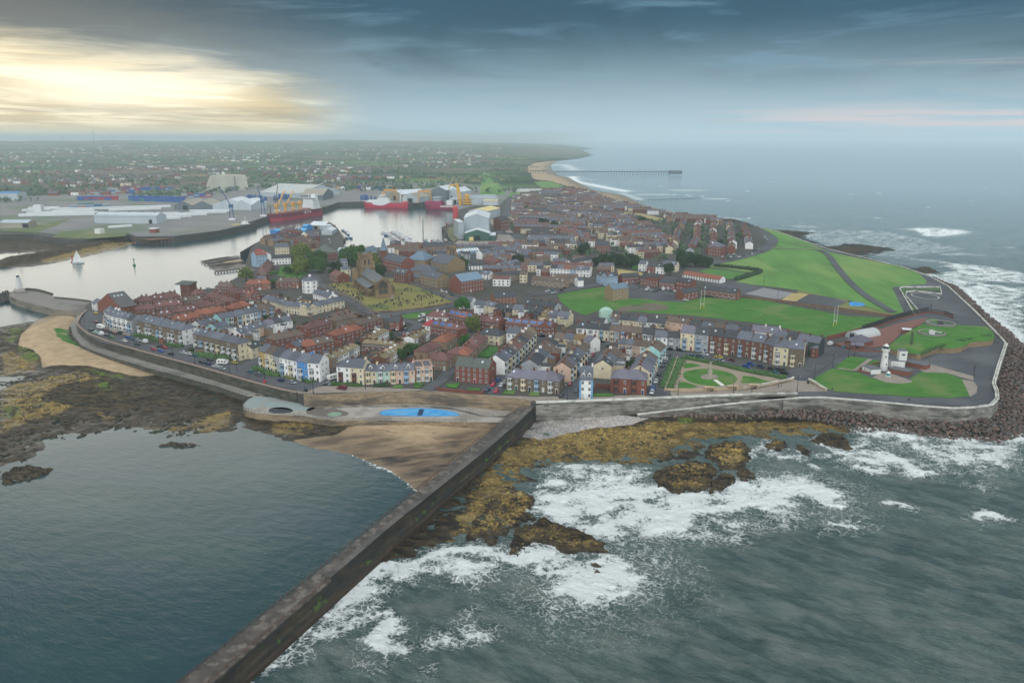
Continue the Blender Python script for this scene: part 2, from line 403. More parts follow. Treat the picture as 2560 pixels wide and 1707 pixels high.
# --- foreshores: sand, weed-covered ledges, pebbles; heights from the shoreline inwards
def shore_material():
    m = bpy.data.materials.new('foreshore'); m.use_nodes = True; t = m.node_tree; n = t.nodes; k = t.links; b = n['Principled BSDF']
    geo = n.new('ShaderNodeNewGeometry'); pos = geo.outputs['Position']
    def nz(s, d=6, r=.65, st=None):
        x = n.new('ShaderNodeTexNoise'); x.inputs['Scale'].default_value = s; x.inputs['Detail'].default_value = d; x.inputs['Roughness'].default_value = r
        if st:
            mp = n.new('ShaderNodeMapping'); mp.vector_type = 'TEXTURE'; mp.inputs['Scale'].default_value = (1 / st[0], 1 / st[1], 1); mp.inputs['Rotation'].default_value = (0, 0, st[3]); k.new(pos, mp.inputs[0]); k.new(mp.outputs[0], x.inputs['Vector'])
        else: k.new(pos, x.inputs['Vector'])
        return x.outputs[0]
    def mr(x, a, b_, c=0, d=1):
        r = n.new('ShaderNodeMapRange'); r.inputs[1].default_value = a; r.inputs[2].default_value = b_; r.inputs[3].default_value = c; r.inputs[4].default_value = d; k.new(x, r.inputs[0]); return r.outputs[0]
    def mx(f, a, c):
        x = n.new('ShaderNodeMix'); x.data_type = 'RGBA'; k.new(f, x.inputs[0])
        for i, v in ((6, a), (7, c)):
            if isinstance(v, str): x.inputs[i].default_value = (*L(v), 1)
            else: k.new(v, x.inputs[i])
        return x.outputs[2]
    def mt(op, a, c):
        x = n.new('ShaderNodeMath'); x.operation = op
        for i, v in enumerate((a, c)):
            if isinstance(v, (int, float)): x.inputs[i].default_value = v
            else: k.new(v, x.inputs[i])
        return x.outputs[0]
    a = n.new('ShaderNodeAttribute'); a.attribute_name = 'zone'; s = n.new('ShaderNodeSeparateColor'); k.new(a.outputs['Color'], s.inputs[0])
    a2 = n.new('ShaderNodeAttribute'); a2.attribute_name = 'zone2'; s2 = n.new('ShaderNodeSeparateColor'); k.new(a2.outputs['Color'], s2.inputs[0])
    fine = nz(.9, 8, .75); mid = nz(.16, 7, .68); st = nz(.35, 6, .7, (.35, 1.6, 1, R(-18)))
    big = nz(.055, 5, .6, (.6, 1.5, 1, R(-12)))
    def mask(src, amt=2.6): return mr(mt('ADD', src, mt('MULTIPLY', mt('SUBTRACT', mt('ADD', mt('MULTIPLY', mt('ADD', fine, mid), .3), mt('MULTIPLY', mt('ADD', big, st), .2)), .5), amt)), .44, .56)
    rock = mx(mr(st, .42, .6), '191611', '524630'); rock = mx(mr(fine, .57, .68), rock, '6e5c3a')
    yel = mx(mr(fine, .40, .58), '3c3219', 'ad9352'); yel = mx(mr(mid, .47, .6), yel, '5c4c2a'); yel = mx(mr(big, .55, .68), yel, '8d7c50')
    sand = mx(mr(mid, .35, .65), 'b49f80', '9a8468'); sand = mx(mr(st, .57, .66, 0, .8), sand, '6a5947')
    grn = mx(mr(fine, .4, .6), '3c4e1c', '6d7d35')
    vo = n.new('ShaderNodeTexVoronoi'); vo.inputs['Scale'].default_value = 1.6; k.new(pos, vo.inputs['Vector'])
    cr = n.new('ShaderNodeValToRGB'); k.new(vo.outputs['Color'], cr.inputs[0])
    for p, c in ((0, '6a6e74'), (.3, '8d9096'), (.55, 'a89a8a'), (.75, 'b9b5b0'), (.95, '5b5650')): x = cr.color_ramp.elements.new(p); x.color = (*L(c), 1)
    col = rock; b.inputs['Specular IOR Level'].default_value = .25
    col = mx(mask(s.outputs[2]), col, yel); col = mx(mask(s.outputs[1]), col, grn); col = mx(mask(a.outputs['Alpha'], .5), col, cr.outputs[0])
    col = mx(mask(s.outputs[0], .9), col, sand)
    coal = mt('MULTIPLY', mr(nz(.12, 5, .6, (.35, 1.5, 1, R(20))), .44, .58), s2.outputs[1]); col = mx(mt('MULTIPLY', s2.outputs[1], .6), col, '7d6450'); col = mx(coal, col, '2f2b29')
    col = mx(mask(s2.outputs[0], 2.2), col, mx(mr(fine, .4, .6), '2c5a1c', '3f7a2a'))
    # wet just above the water line
    sx = n.new('ShaderNodeSeparateXYZ'); k.new(pos, sx.inputs[0]); wet = mr(mt('ADD', sx.outputs[2], mt('MULTIPLY', mid, .8)), 1.75, .7)
    hs = n.new('ShaderNodeHueSaturation'); hs.inputs['Value'].default_value = .62; k.new(col, hs.inputs['Color'])
    col = mx(wet, col, hs.outputs[0]); k.new(col, b.inputs['Base Color']); k.new(mr(wet, 0, 1, .92, .35), b.inputs['Roughness'])
    bp = n.new('ShaderNodeBump'); bp.inputs['Strength'].default_value = .8; bp.inputs['Distance'].default_value = .5; k.new(fine, bp.inputs['Height']); k.new(bp.outputs[0], b.inputs['Normal'])
    return m
SM = shore_material()
def zfield(Xg, Yg, polys, soft=2.5):
    r = np.zeros(Xg.shape)
    for s in polys:
        wgt = 1.0
        if isinstance(s, tuple): s, wgt = s
        r = np.maximum(r, wgt * ss(sdf(Xg, Yg, PP(s, .8)), -soft, soft))
    return r
Z_SAND = ['m 640,235 380,232 260,285 240,300 150,395 128,470 235,505 290,555 300,620 430,612 620,622 800,655 1000,690 1120,668 1170,640 1100,600 850,540 690,490 560,440 480,420 490,340 540,280',
    'i 480,380 590,440 740,462 900,495 1050,556 1170,606 1360,752 1700,520 2080,200 1900,262 1400,262 1000,278 870,300 780,350 560,372']
Z_COAL = [('i 540,395 760,350 1000,330 1400,420 1800,400 1700,540 1360,760 1170,600 900,490 740,455', .55), 'i 1010,330 1180,400 1500,470 1720,420 1780,330 1500,380 1700,520 1600,640 1400,690 1150,560 900,480 1250,440 1150,400']
Z_GREEN = [('m 0,905 150,895 175,960 60,985 0,960', .8), ('m 680,742 780,720 812,775 720,800', .85), ('m 120,468 290,520 300,560 200,600 120,560', .75), ('m 560,630 760,640 930,690 880,715 600,680', .6),
    ('m 0,340 230,310 200,400 130,450 0,470', .5), ('m 830,800 1200,765 1120,800 880,830', .55), ('m 180,880 330,880 300,900 160,900', .7), ('j 1430,250 1560,240 1570,285 1450,290', .8)]
Z_GRASS = [('m 372,362 420,350 500,352 505,400 545,440 650,480 655,500 600,500 480,462 400,425', .62)]
Z_YEL = [('m 0,760 560,640 720,700 400,760 300,860 560,900 0,1080', .85), ('m 0,480 280,560 280,640 0,680', .75), ('m 580,900 660,900 900,1050 1300,1030 1480,960 1700,900 1640,1000 1540,1085 1200,1080 860,1050', .8),
    ('i 330,260 620,265 640,300 560,350 340,330', .95), ('m 1530,1020 1630,1020 1620,1050 1540,1050', .9),
    ('j -60,700 60,560 230,395 700,335 1000,312 1180,290 1400,270 2000,262 2323,268 2323,385 1800,375 1660,430 1600,480 1230,585 700,590 480,605 400,660 300,760 180,800 0,1100 -160,1250 -380,1290', .64),
    ('j 1180,290 1400,282 2323,268 2323,365 1750,378 1640,440 1300,400 1180,385', .95), ('k 0,540 600,560 980,590 900,640 500,640 300,680 0,740', 1),
    ('j 1620,500 1650,440 1850,410 1970,450 1950,560 1880,600 1760,560', .8)]
Z_PEB = ['j 400,180 380,240 300,375 430,405 800,335 1060,312 1235,262 900,226']
SHORE_L = PP('m 640,225 380,238 240,294 120,312 0,335 -200,380 -200,690 0,690 170,680 175,695 60,730 0,775 -200,900 -300,1420 0,1420 -20,1340 60,1300 200,1275 262,1250 330,1195 300,1140 400,1112 430,1092 560,1112 730,1072 850,1046 1000,1062 1200,1066 1300,1080 1540,1088 1640,1072 i 130,300 330,352 430,385 590,433 740,456 900,490 1050,550 1170,602 1260,672 1360,748 2165,200 1300,60 560,20', 0) + TOPL[:6:-1] + PP('a 300,640 250,430', 0)
SHORE_R = PP('l 1500,600 1640,548 1900,532 2030,430 j -50,1130 30,1090 330,1060 420,960 400,900 430,850 400,790 330,745 400,655 480,602 700,588 1000,592 1230,585 1400,545 1620,520 1640,440 1740,392 1900,384 2150,392 2323,384 k 0,690 300,682 450,690 700,650 880,626 1200,612 1450,645 1700,682 2000,690 2150,700 2352,640 n 2480,1030 2352,1000 2250,895 2150,820 2050,740 1950,640 1900,600 1900,560 1800,535 1720,500 1640,462 1710,440 1600,400 1480,395 1300,365 1130,310 1200,300 1370,266 1300,245 1130,222 960,212 900,232 830,235 720,190 660,170 740,130 640,118 420,105 300,80 g 2350,690 2100,672 1900,650 1480,560 1440,530 1300,470 1040,425 860,340 805,310 700,285 655,240 640,200 720,150 880,118 z 1490,382 1455,366', 0) + [(200, 9000), (-100, 3000), (20, 1000), (0, 420), (4, 345)]
def foreshore(name, x0, x1, y0, y1, step, shore, slope, hmax, amp, bumps=(), steps=0, extra=None):
    Xg, Yg = np.meshgrid(np.arange(x0, x1, step), np.arange(y0, y1, step))
    d = sdf(Xg, Yg, shore)
    rough = fbm(Xg / 7, Yg / 7, 5, gain=.6)
    Zg = np.clip(d * slope, -2.2, hmax) + amp * rough * ss(d, -6, 5) * 1.5
    Zg = np.where(d < 0, Zg - .25, Zg)
    sand = zfield(Xg, Yg, Z_SAND, 3); Zg = np.where(sand > .3, Zg - amp * rough * sand * .85, Zg)
    for s, h in bumps:
        db = sdf(Xg, Yg, PP(s, .8)); q = ss(db, -1.2, 3.5)
        Zg = Zg + q * (h + .9 * fbm(Xg / 4 + 5, Yg / 4, 5, gain=.62))
    zone = np.stack([sand, zfield(Xg, Yg, Z_GREEN, 9), zfield(Xg, Yg, Z_YEL, 8), zfield(Xg, Yg, Z_PEB)], -1)
    zone2 = np.stack([zfield(Xg, Yg, Z_GRASS, 2), zfield(Xg, Yg, Z_COAL, 6), zone[..., 0] * 0, zone[..., 0] * 0 + 1], -1)
    if extra: Zg, zone = extra(Xg, Yg, Zg, zone, d)
    o = grid_mesh(name, Xg, Yg, Zg, SM, dict(zone=zone, zone2=zone2), keep=(d > -26) & (Zg > -2.4))
    tag(o, kind='structure'); return Xg, Yg, Zg
def exl(Xg, Yg, Zg, zone, d):
    # the sand of the west beach banks up against the promenade
    a = ss(sdf(Xg, Yg, PP(Z_SAND[0], 2)), -4, 10); Zg = Zg * (1 - a) + a * np.clip(d * .09, -.5, 3.3)
    b = ss(sdf(Xg, Yg, PP(Z_SAND[1], 1)), -3, 6); Zg = Zg * (1 - b) + b * np.clip(d * .045, -.5, 2.2)
    return Zg, zone
foreshore('foreshore', -420, 20, 240, 680, .95, SHORE_L, .03, 1.5, .55, extra=exl)
RB = [] and [('j -200,1290 -60,1130 0,1100 -100,930 60,840 200,775 330,768 420,835 385,930 330,990 180,1080 60,1088', .9)]
RF = foreshore('rock_ledges', -85, 330, 200, 392, .72, SHORE_R, .045, 2.0, .5, bumps=RB)
foreshore('coast_ledges', 150, 560, 390, 1350, 2.4, SHORE_R, .05, 2.4, .6)
def exb(Xg, Yg, Zg, zone, d): zone[..., 0] = 1; return np.clip(d * .03, -2, 5.5), zone
foreshore('beach', 60, 1150, 1350, 5600, 14, SHORE_R, .03, 5, 0, extra=exb)
# the rubble arm, mud flats and old slipways round the harbour mouth
MUD = PP('e -300,700 0,625 350,618 500,650 800,668 1180,620 1250,690 1100,735 800,812 500,872 300,905 60,915 -60,890 20,850 180,808 400,770 300,775 0,790 -300,790', 0)
MUD2 = PP('s 0,1390 120,1400 p 840,30 800,0 700,-10 380,30 30,95 90,130 180,175 200,215 280,285 700,235 740,310 840,250', 0)
def exm(Xg, Yg, Zg, zone, d):
    arm = PP('e 20,880 120,835 300,815 600,765 900,700 1150,640 1230,615', 2); a = ss(-ldist(Xg, Yg, arm), -15, -4)
    Zg = Zg + a * (4.0 + .8 * fbm(Xg / 5, Yg / 5, 3)); zone[..., 2] = .55 * ss(-ldist(Xg, Yg, PP('e 500,850 1200,690', 0)), -22, -8) + .12
    zone[..., 0] = .8 * zfield(Xg, Yg, ['e 480,680 560,670 800,690 700,720 620,720'], 4); return Zg, zone
foreshore('mud_flats', -760, -120, 780, 1260, 2.2, MUD, .05, 1.2, .5, extra=exm)
def exq(Xg, Yg, Zg, zone, d): zone[..., 0] = .7 * zfield(Xg, Yg, ['p 400,110 800,30 810,90 450,140'], 2); zone[..., 2] = .15; return Zg, zone
foreshore('slipway_mud', -350, -190, 700, 1050, 1.6, MUD2, .05, 1.0, .35, extra=exq)

# --- water
def sea_material():
    m = bpy.data.materials.new('sea'); m.use_nodes = True; t = m.node_tree; n = t.nodes; k = t.links; b = n['Principled BSDF']
    geo = n.new('ShaderNodeNewGeometry'); pos = geo.outputs['Position']
    def nz(s, d=6, r=.65, st=None, dist=0):
        x = n.new('ShaderNodeTexNoise'); x.inputs['Scale'].default_value = s; x.inputs['Detail'].default_value = d; x.inputs['Roughness'].default_value = r; x.inputs['Distortion'].default_value = dist
        if st:
            mp = n.new('ShaderNodeMapping'); mp.vector_type = 'TEXTURE'; mp.inputs['Scale'].default_value = (1 / st[0], 1 / st[1], 1); mp.inputs['Rotation'].default_value = (0, 0, st[3]); k.new(pos, mp.inputs[0]); k.new(mp.outputs[0], x.inputs['Vector'])
        else: k.new(pos, x.inputs['Vector'])
        return x.outputs[0]
    def mr(x, a, b_, c=0, d=1, sm=False):
        r = n.new('ShaderNodeMapRange'); r.inputs[1].default_value = a; r.inputs[2].default_value = b_; r.inputs[3].default_value = c; r.inputs[4].default_value = d; k.new(x, r.inputs[0])
        if sm: r.interpolation_type = 'SMOOTHSTEP'
        return r.outputs[0]
    def mt(op, a, c=0.0, cl=False):
        x = n.new('ShaderNodeMath'); x.operation = op; x.use_clamp = cl
        for i, v in enumerate((a, c)):
            if isinstance(v, (int, float)): x.inputs[i].default_value = v
            else: k.new(v, x.inputs[i])
        return x.outputs[0]
    def mx(f, a, c):
        x = n.new('ShaderNodeMix'); x.data_type = 'RGBA'; k.new(f, x.inputs[0])
        for i, v in ((6, a), (7, c)):
            if isinstance(v, str): x.inputs[i].default_value = (*L(v), 1)
            else: k.new(v, x.inputs[i])
        return x.outputs[2]
    A = {}
    for q in ('foam', 'murk', 'open'):
        x = n.new('ShaderNodeAttribute'); x.attribute_name = q; A[q] = x.outputs['Fac']
    sw = nz(.09, 6, .6, (1, 2.6, 1, R(-38)), .4)
    chop = nz(.6, 8, .75, (.7, 2.6, 1, R(-36)), .6)
    col = mx(A['murk'], '1e3d41', '63756f')
    col = mx(mt('MULTIPLY', A['open'], mr(chop, .43, .57, .72, 0)), col, '33484b')
    col = mx(mt('MULTIPLY', A['open'], mr(sw, .42, .62, 0, .4)), col, '7a8885')
    col = mx(mt('MULTIPLY', A['open'], mr(nz(.045, 5, .6, (1, 2.2, 1, R(-30))), .5, .66, 0, .4)), col, '868c86')
    col = mx(mt('MULTIPLY', mt('SUBTRACT', 1, A['open']), mr(nz(.02, 5, .55, (.6, 1.8, 1, R(-12))), .45, .62, 0, .45)), col, '2f4550')
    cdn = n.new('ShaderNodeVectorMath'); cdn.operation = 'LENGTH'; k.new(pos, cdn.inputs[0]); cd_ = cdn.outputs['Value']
    col = mx(mt('MULTIPLY', A['open'], mr(cd_, 450, 2300, 0, .8)), col, '9db2bb')  # sky reflection painted into the far open water: colour paler with distance
    # foam: broken filaments where it is thin, solid where it is thick
    f1 = nz(.20, 9, .70, (1, 1.7, 1, R(-32)), 1.6); f2 = nz(.9, 8, .7, None, 1.0)
    rid = mt('SUBTRACT', 1, mt('MULTIPLY', mt('ABSOLUTE', mt('SUBTRACT', f1, .5)), 7.5)); rid2 = mt('SUBTRACT', 1, mt('MULTIPLY', mt('ABSOLUTE', mt('SUBTRACT', f2, .5)), 6))
    wv = n.new('ShaderNodeTexNoise'); wv.inputs['Scale'].default_value = .22; wv.inputs['Detail'].default_value = 4; k.new(pos, wv.inputs['Vector'])
    sc_ = n.new('ShaderNodeVectorMath'); sc_.operation = 'MULTIPLY_ADD'; k.new(wv.outputs['Color'], sc_.inputs[0]); sc_.inputs[1].default_value = (9, 9, 0); k.new(pos, sc_.inputs[2])
    vr = n.new('ShaderNodeTexVoronoi'); vr.feature = 'DISTANCE_TO_EDGE'; vr.inputs['Scale'].default_value = .42; k.new(sc_.outputs[0], vr.inputs['Vector'])
    lace = mt('MAXIMUM', mt('SUBTRACT', 1, mt('MULTIPLY', vr.outputs['Distance'], 6.5)), 0.0)
    tex = mt('ADD', mt('ADD', mt('MULTIPLY', mt('MAXIMUM', rid, 0.0), .45), mt('MULTIPLY', mt('MAXIMUM', rid2, 0.0), .30)), mt('MULTIPLY', lace, .38))
    fo = mr(mt('ADD', mt('MULTIPLY', A['foam'], 1.05), tex), .90, 1.30)
    fo = mt('MULTIPLY', fo, mr(A['foam'], .02, .2))
    col = mx(fo, col, 'e9efee')
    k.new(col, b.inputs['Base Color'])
    k.new(mr(fo, 0, 1, .16, .8), b.inputs['Roughness']); b.inputs['IOR'].default_value = 1.333; k.new(mt('MULTIPLY', mr(fo, 0, 1, 1, .2), mr(cd_, 250, 900, .36, .58)), b.inputs['Specular IOR Level'])
    w1 = nz(.55, 6, .62, (1, 2.2, 1, R(-36)), .3); w2 = nz(.22, 5, .6, (.7, 2.4, 1, R(-24)), .3)
    h = mt('ADD', mt('MULTIPLY', w1, mr(A['open'], 0, 1, .07, 1.5)), mt('MULTIPLY', w2, mr(A['open'], 0, 1, .08, .8)))
    h = mt('ADD', h, mt('MULTIPLY', nz(1.6, 5, .65, (1, 2.0, 1, R(-30)), .3), mr(A['open'], 0, 1, .012, .7)))
    h = mt('ADD', h, mt('MULTIPLY', fo, mt('MULTIPLY', f2, .9)))
    cd = n.new('ShaderNodeVectorMath'); cd.operation = 'LENGTH'; k.new(pos, cd.inputs[0])
    bp = n.new('ShaderNodeBump'); k.new(mr(cd.outputs['Value'], 250, 1900, 1, .10), bp.inputs['Strength']); bp.inputs['Distance'].default_value = .9; k.new(h, bp.inputs['Height']); k.new(bp.outputs[0], b.inputs['Normal'])
    return m
BWA = (-67.6, 155.3); BWB = (9.8, 348.0)
FOAM = [  # (line, half width m, strength)
    ('j 570,990 620,940 700,890 820,850 950,815 1080,780 1200,760 1330,762', 2.2, 1.3), ('j 560,800 640,740 800,690 900,660 1100,645 1210,650', 1.0, .7),
    ('j 1205,1085 1300,1045 1420,1020', 3.0, 1.6), ('j 1420,1020 1500,980 1600,930 1700,910 1850,885 2000,860 2150,820 2323,760', 3.2, 1.25), ('j 1700,800 1900,850 2060,800 2200,740 2323,700', 4.5, .9),
    ('j 700,1520 800,1450 900,1390 1010,1350 1060,1400', 4.5, 1.6), ('j 20,1180 120,1200 250,1300 330,1260', 3, 1.0), ('l 1500,620 1600,580 1750,580 1900,560 2050,490 2200,470 2352,460', 2.6, 1.1),
    ('l 1180,940 1300,830 1450,700 1550,640', 3.2, 1.0), ('l 850,1210 1000,1090 1120,980 1200,900', 1.0, .9), ('l 1060,1070 1180,1020 1350,970 1530,960', 1.5, .7),
    ('k 50,1130 200,1140 400,1140 560,1180', 4.2, 1.5), ('k 560,1265 700,1290', 1.0, 1.1), ('k 1130,830 1200,880 1330,960 1480,1010', 1.8, 1.2), ('k 1250,730 1320,715 1390,730 1430,790', 1.2, 1.2), ('k 850,960 980,990 1090,980', 1.6, 1.0),
    ('k 450,930 530,970', 1.1, 1.1), ('k 620,1445 690,1440 770,1480', 1.1, 1.3), ('k 1175,1275 1280,1300', 1.1, 1.2), ('k 1945,1420 1990,1375 2080,1370 2150,1400', 1.1, 1.7), ('k 2010,1150 1990,1110', 1.6, .6),
    ('k 900,640 1000,620 1200,600 1450,640 1700,690 2000,700 2150,720 2352,660', 2.2, .8), ('k 1500,790 1650,850 1800,920 2000,880 2100,800 2200,930', 3.0, .9), ('k 2270,700 2352,700', 4, 1.2),
    ('j 1950,560 2000,470 2060,400 2200,470', 1.2, .7), ('k 480,690 600,780 820,800 900,700', 1.6, .8), ('j 330,1130 430,1130 560,1200', 1.5, .8),
    ('i 590,432 740,455 900,490 1050,550', .22, .8), ('i 1050,550 1170,600 1260,670 1360,745', .5, 1.3),
    ('n 1900,560 1960,640 2050,735 2150,820 2250,890 2352,985', 7, .85), ('n 1620,455 1800,530 1900,560', 5, .7), ('n 1750,390 1900,380 2100,420', 5, .4), ('n 1500,103 1700,100 1870,122 1720,150', 9, .75), ('n 1650,130 1780,140', 8, .5),
    ('n 1750,300 1880,295 2000,305', 6, .5), ('n 1950,500 2150,480 2352,470', 8, .5), ('n 2080,620 2180,665', 5, .6), ('n 1480,330 1600,345 1720,355', 5, .4), ('n 600,80 700,85', 8, .6), ('n 1640,240 1800,250', 6, .4), ('n 800,240 1000,180 1250,130', 5, .3), ('n 2080,240 2260,245', 4, .35),
    ('n 2200,570 2352,560', 5, .5), ('n 1560,280 1700,270', 8, .3),
    ('g 850,300 880,345 1000,370 1150,400 1340,435', 14, .9), ('g 650,200 760,190 870,240', 26, .55), ('g 700,165 900,150', 20, .5), ('g 1480,465 1700,465', 14, .6), ('g 1790,425 2020,428', 10, .7), ('g 2110,505 2220,505', 12, .6), ('g 1480,570 1700,620 2000,660 2350,690', 10, .5), ('g 960,322 1040,326', 10, .4),
    ('g 1300,450 1440,500 1500,520', 10, .5)]
FBLOB = [  # (area, strength)
    ('l 620,1400 850,1210 1150,960 1450,690 1560,620 1700,700 1400,900 1150,1100 900,1300 700,1420', .34), ('j 1100,1100 1500,1000 1900,880 2323,780 2323,1000 1900,1150 1500,1200', .22), ('k 0,1180 700,1260 1200,1500 700,1568 0,1500', .14), ('k 900,660 2352,700 2352,1000 1500,1040 1000,1000', .2),
    ('j 330,930 560,1000 900,1150 1000,1180 1150,1120 1300,1080 1650,960 1800,900 2000,860 2323,760 2323,690 2000,690 1700,780 1450,790 1200,760 1230,650 900,640 600,740 430,850', .50),
    ('j 480,610 700,590 1230,600 1230,640 900,640 640,720 430,840 380,760', .40), ('j 950,1190 1150,1150 1350,1200 1500,1300 1650,1380 1400,1370 1150,1280', .22),
    ('j 340,1130 560,1180 900,1230 1000,1260 1060,1400 900,1480 700,1440 560,1400 380,1360 200,1320 0,1230 0,1130 220,1240', .46), ('j 560,1400 800,1450 1060,1400 1230,1480 1260,1568 560,1568 640,1500', .48),
    ('l 1500,640 1650,580 1950,570 2352,480 2352,700 2230,750 2050,700 1900,680 1700,720 1550,800 1500,940 1300,960 1180,1000 1060,1060 1180,900 1400,720', .42),
    ('l 1450,1090 1600,1000 1680,1040 1660,1120 1620,1200 1500,1130', .95), ('l 1930,1080 2050,1020 2180,950 2300,1060 2250,1120 2000,1110', .42), ('l 1380,1080 1480,1230 1540,1300 1400,1260', .28), ('l 1800,1250 1950,1270 1850,1320', .22),
    ('k 0,1060 200,1050 420,1110 620,1160 700,1270 560,1260 300,1240 200,1380 0,1320', .52), ('k 460,800 700,800 900,830 1130,830 1350,900 1520,1020 1350,1010 1090,1000 900,960 700,880 500,880', .46), ('k 0,770 300,800 500,860 300,890 0,880', .3),
    ('k 860,640 1200,600 1500,640 2352,680 2352,920 2200,940 1950,920 1750,900 1500,780 1250,740 1000,720', .32), ('k 1480,780 1700,830 2000,780 2140,800 2230,940 1900,930 1700,900', .42), ('k 1800,1100 1950,1070 2040,1110 1900,1130', .3),
    ('n 1640,460 1900,560 2060,740 2352,990 2352,560 2050,520 1850,420', .3), ('n 1500,90 1870,115 1850,130 1680,165 1560,150', .4), ('n 1720,360 2000,380 2352,440 2352,520 1950,500', .32), ('n 450,110 1250,110 1900,250 1400,330 1130,300', .14)]
def sea():
    rs = [95.0]
    while rs[-1] < 46000: rs.append(rs[-1] * (1.0031 if rs[-1] < 1000 else 1.012 if rs[-1] < 6000 else 1.06))
    ph = np.radians(np.arange(-60, 60.01, .21)); PHI, RR = np.meshgrid(ph, np.array(rs)); Xs, Ys = RR * np.sin(PHI), RR * np.cos(PHI)
    xb = BWA[0] + (Ys - BWA[1]) * (BWB[0] - BWA[0]) / (BWB[1] - BWA[1])
    op = np.where(Ys < 350, ss(Xs - xb, 0, 12), ss(Xs, 20, 60)) * 1.0
    near = RR < 3600
    foam = np.zeros(Xs.shape)
    wob = 2.2 * fbm(Xs / 9, Ys / 9, 4)
    nr_ = ss(RR, 1400, 500); Xo, Yo = Xs, Ys; Xs, Ys = Xs + nr_ * (5.5 * fbm(Xo / 17, Yo / 17, 4) + 1.5 * fbm(Xo / 4, Yo / 4 + 9, 3)), Ys + nr_ * (4.5 * fbm(Xo / 17 + 50, Yo / 17, 4) + 1.5 * fbm(Xo / 4 + 70, Yo / 4, 3))
    for s, wd, st in FOAM:
        pts = smooth_line(PP(s, 0), 6); p = np.array(pts); sel = (Xs > p[:, 0].min() - wd * 6) & (Xs < p[:, 0].max() + wd * 6) & (Ys > p[:, 1].min() - wd * 6) & (Ys < p[:, 1].max() + wd * 6)
        if not sel.any(): continue
        d = ldist(Xs[sel], Ys[sel], pts) + wob[sel] * min(1, wd * .3)
        v = st * .85 * (.62 * np.exp(-(np.clip(d, 0, None) / wd) ** 2) + .38 * np.exp(-np.clip(d, 0, None) / (wd * 3.2)))
        foam[sel] = np.maximum(foam[sel], v)
    for s, st in FBLOB:
        pts = PP(s, 0); p = np.array(pts); sel = (Xs > p[:, 0].min() - 20) & (Xs < p[:, 0].max() + 20) & (Ys > p[:, 1].min() - 20) & (Ys < p[:, 1].max() + 20)
        d = sdf(Xs[sel], Ys[sel], pts) + wob[sel] * 1.6; v = 1.8 * st * ss(d, -7, 7) * (.85 + 1.3 * fbm(Xs[sel] / 11 + 3, Ys[sel] / 7, 4))
        foam[sel] = np.maximum(foam[sel], v)
    Xs, Ys = Xo, Yo
    # small scattered white horses over the open sea
    c, s_ = math.cos(R(-40)), math.sin(R(-40)); u, v = Xs * c + Ys * s_, -Xs * s_ + Ys * c
    cap = fbm(u / 26, v / 11, 4) * ss(fbm(Xs / 160 + 40, Ys / 220, 3), -.15, .5)
    foam = np.maximum(foam, op * .55 * ss(cap, .36, .56) * ss(RR, 4500, 1200))
    foam = np.where((Ys > 340) & (Ys < 420) & (Xs < 20), 0, foam)
    # swell
    amp = op * ss(RR, 2600, 500)
    Zs = amp * (.8 * fbm(u / 30, v / 11, 3) + .65 * (1 - 2.2 * np.abs(fbm(u / 12 + 7, v / 4.5, 3))) * .5 + .25 * fbm(u / 5, v / 2.4, 2)) + .7 * np.clip(foam, 0, 1.4) * op * ss(RR, 1500, 300) * (.7 + .6 * fbm(Xs / 3, Ys / 3, 3))
    Zs = Zs + (1 - op) * .05 * fbm(u / 6, v / 3, 3) * ss(RR, 600, 250) - .12
    murk = op * (.35 + .45 * ss(fbm(Xs / 60, Ys / 40, 3), -.4, .5) + .25 * ss(Ys, 150, 420)); murk = np.clip(murk, 0, 1)
    murk = np.maximum(murk, (1 - op) * .10 * ss(fbm(Xs / 50 + 5, Ys / 30, 3), -.2, .5))
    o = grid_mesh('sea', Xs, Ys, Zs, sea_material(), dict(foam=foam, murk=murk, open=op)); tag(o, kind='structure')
    return o
sea()

# --- sea walls, breakwater, promenades
STONE = material('sea_wall_stone', '6f6d68', '8d8a84', .55, .9, c3='55534e', s3=.18, stretch=(.5, .5, 2.6), bump=.15)
def blocks(m, sx=1.3, sz=.55, amt=.5):
    t = m.node_tree; n = t.nodes; k = t.links; b = n['Principled BSDF']; src = b.inputs['Base Color'].links[0].from_socket; g = n.new('ShaderNodeNewGeometry'); s = n.new('ShaderNodeSeparateXYZ'); k.new(g.outputs['Position'], s.inputs[0])
    a = n.new('ShaderNodeMath'); a.operation = 'MULTIPLY_ADD'; k.new(s.outputs[1], a.inputs[0]); a.inputs[1].default_value = .8; k.new(s.outputs[0], a.inputs[2]); c = n.new('ShaderNodeCombineXYZ'); k.new(a.outputs[0], c.inputs[0]); k.new(s.outputs[2], c.inputs[1])
    br = n.new('ShaderNodeTexBrick'); k.new(c.outputs[0], br.inputs['Vector']); br.inputs['Scale'].default_value = 1; br.inputs['Brick Width'].default_value = sx; br.inputs['Row Height'].default_value = sz; br.inputs['Mortar Size'].default_value = .03
    br.inputs['Color1'].default_value = (.55, .55, .53, 1); br.inputs['Color2'].default_value = (1.35, 1.36, 1.34, 1); br.inputs['Mortar'].default_value = (.5, .5, .5, 1); br.inputs['Bias'].default_value = -.1
    mx = n.new('ShaderNodeMix'); mx.data_type = 'RGBA'; mx.blend_type = 'MULTIPLY'; mx.inputs[0].default_value = amt; k.new(src, mx.inputs[6]); k.new(br.outputs[0], mx.inputs[7]); k.new(mx.outputs[2], b.inputs['Base Color'])
blocks(STONE, 2.6, .9, .75)
STONED = material('sea_wall_dark_stone', '3d3b35', '5a574e', .5, .9, c3='33372a', s3=.2, stretch=(.5, .5, 2.6), bump=.15)
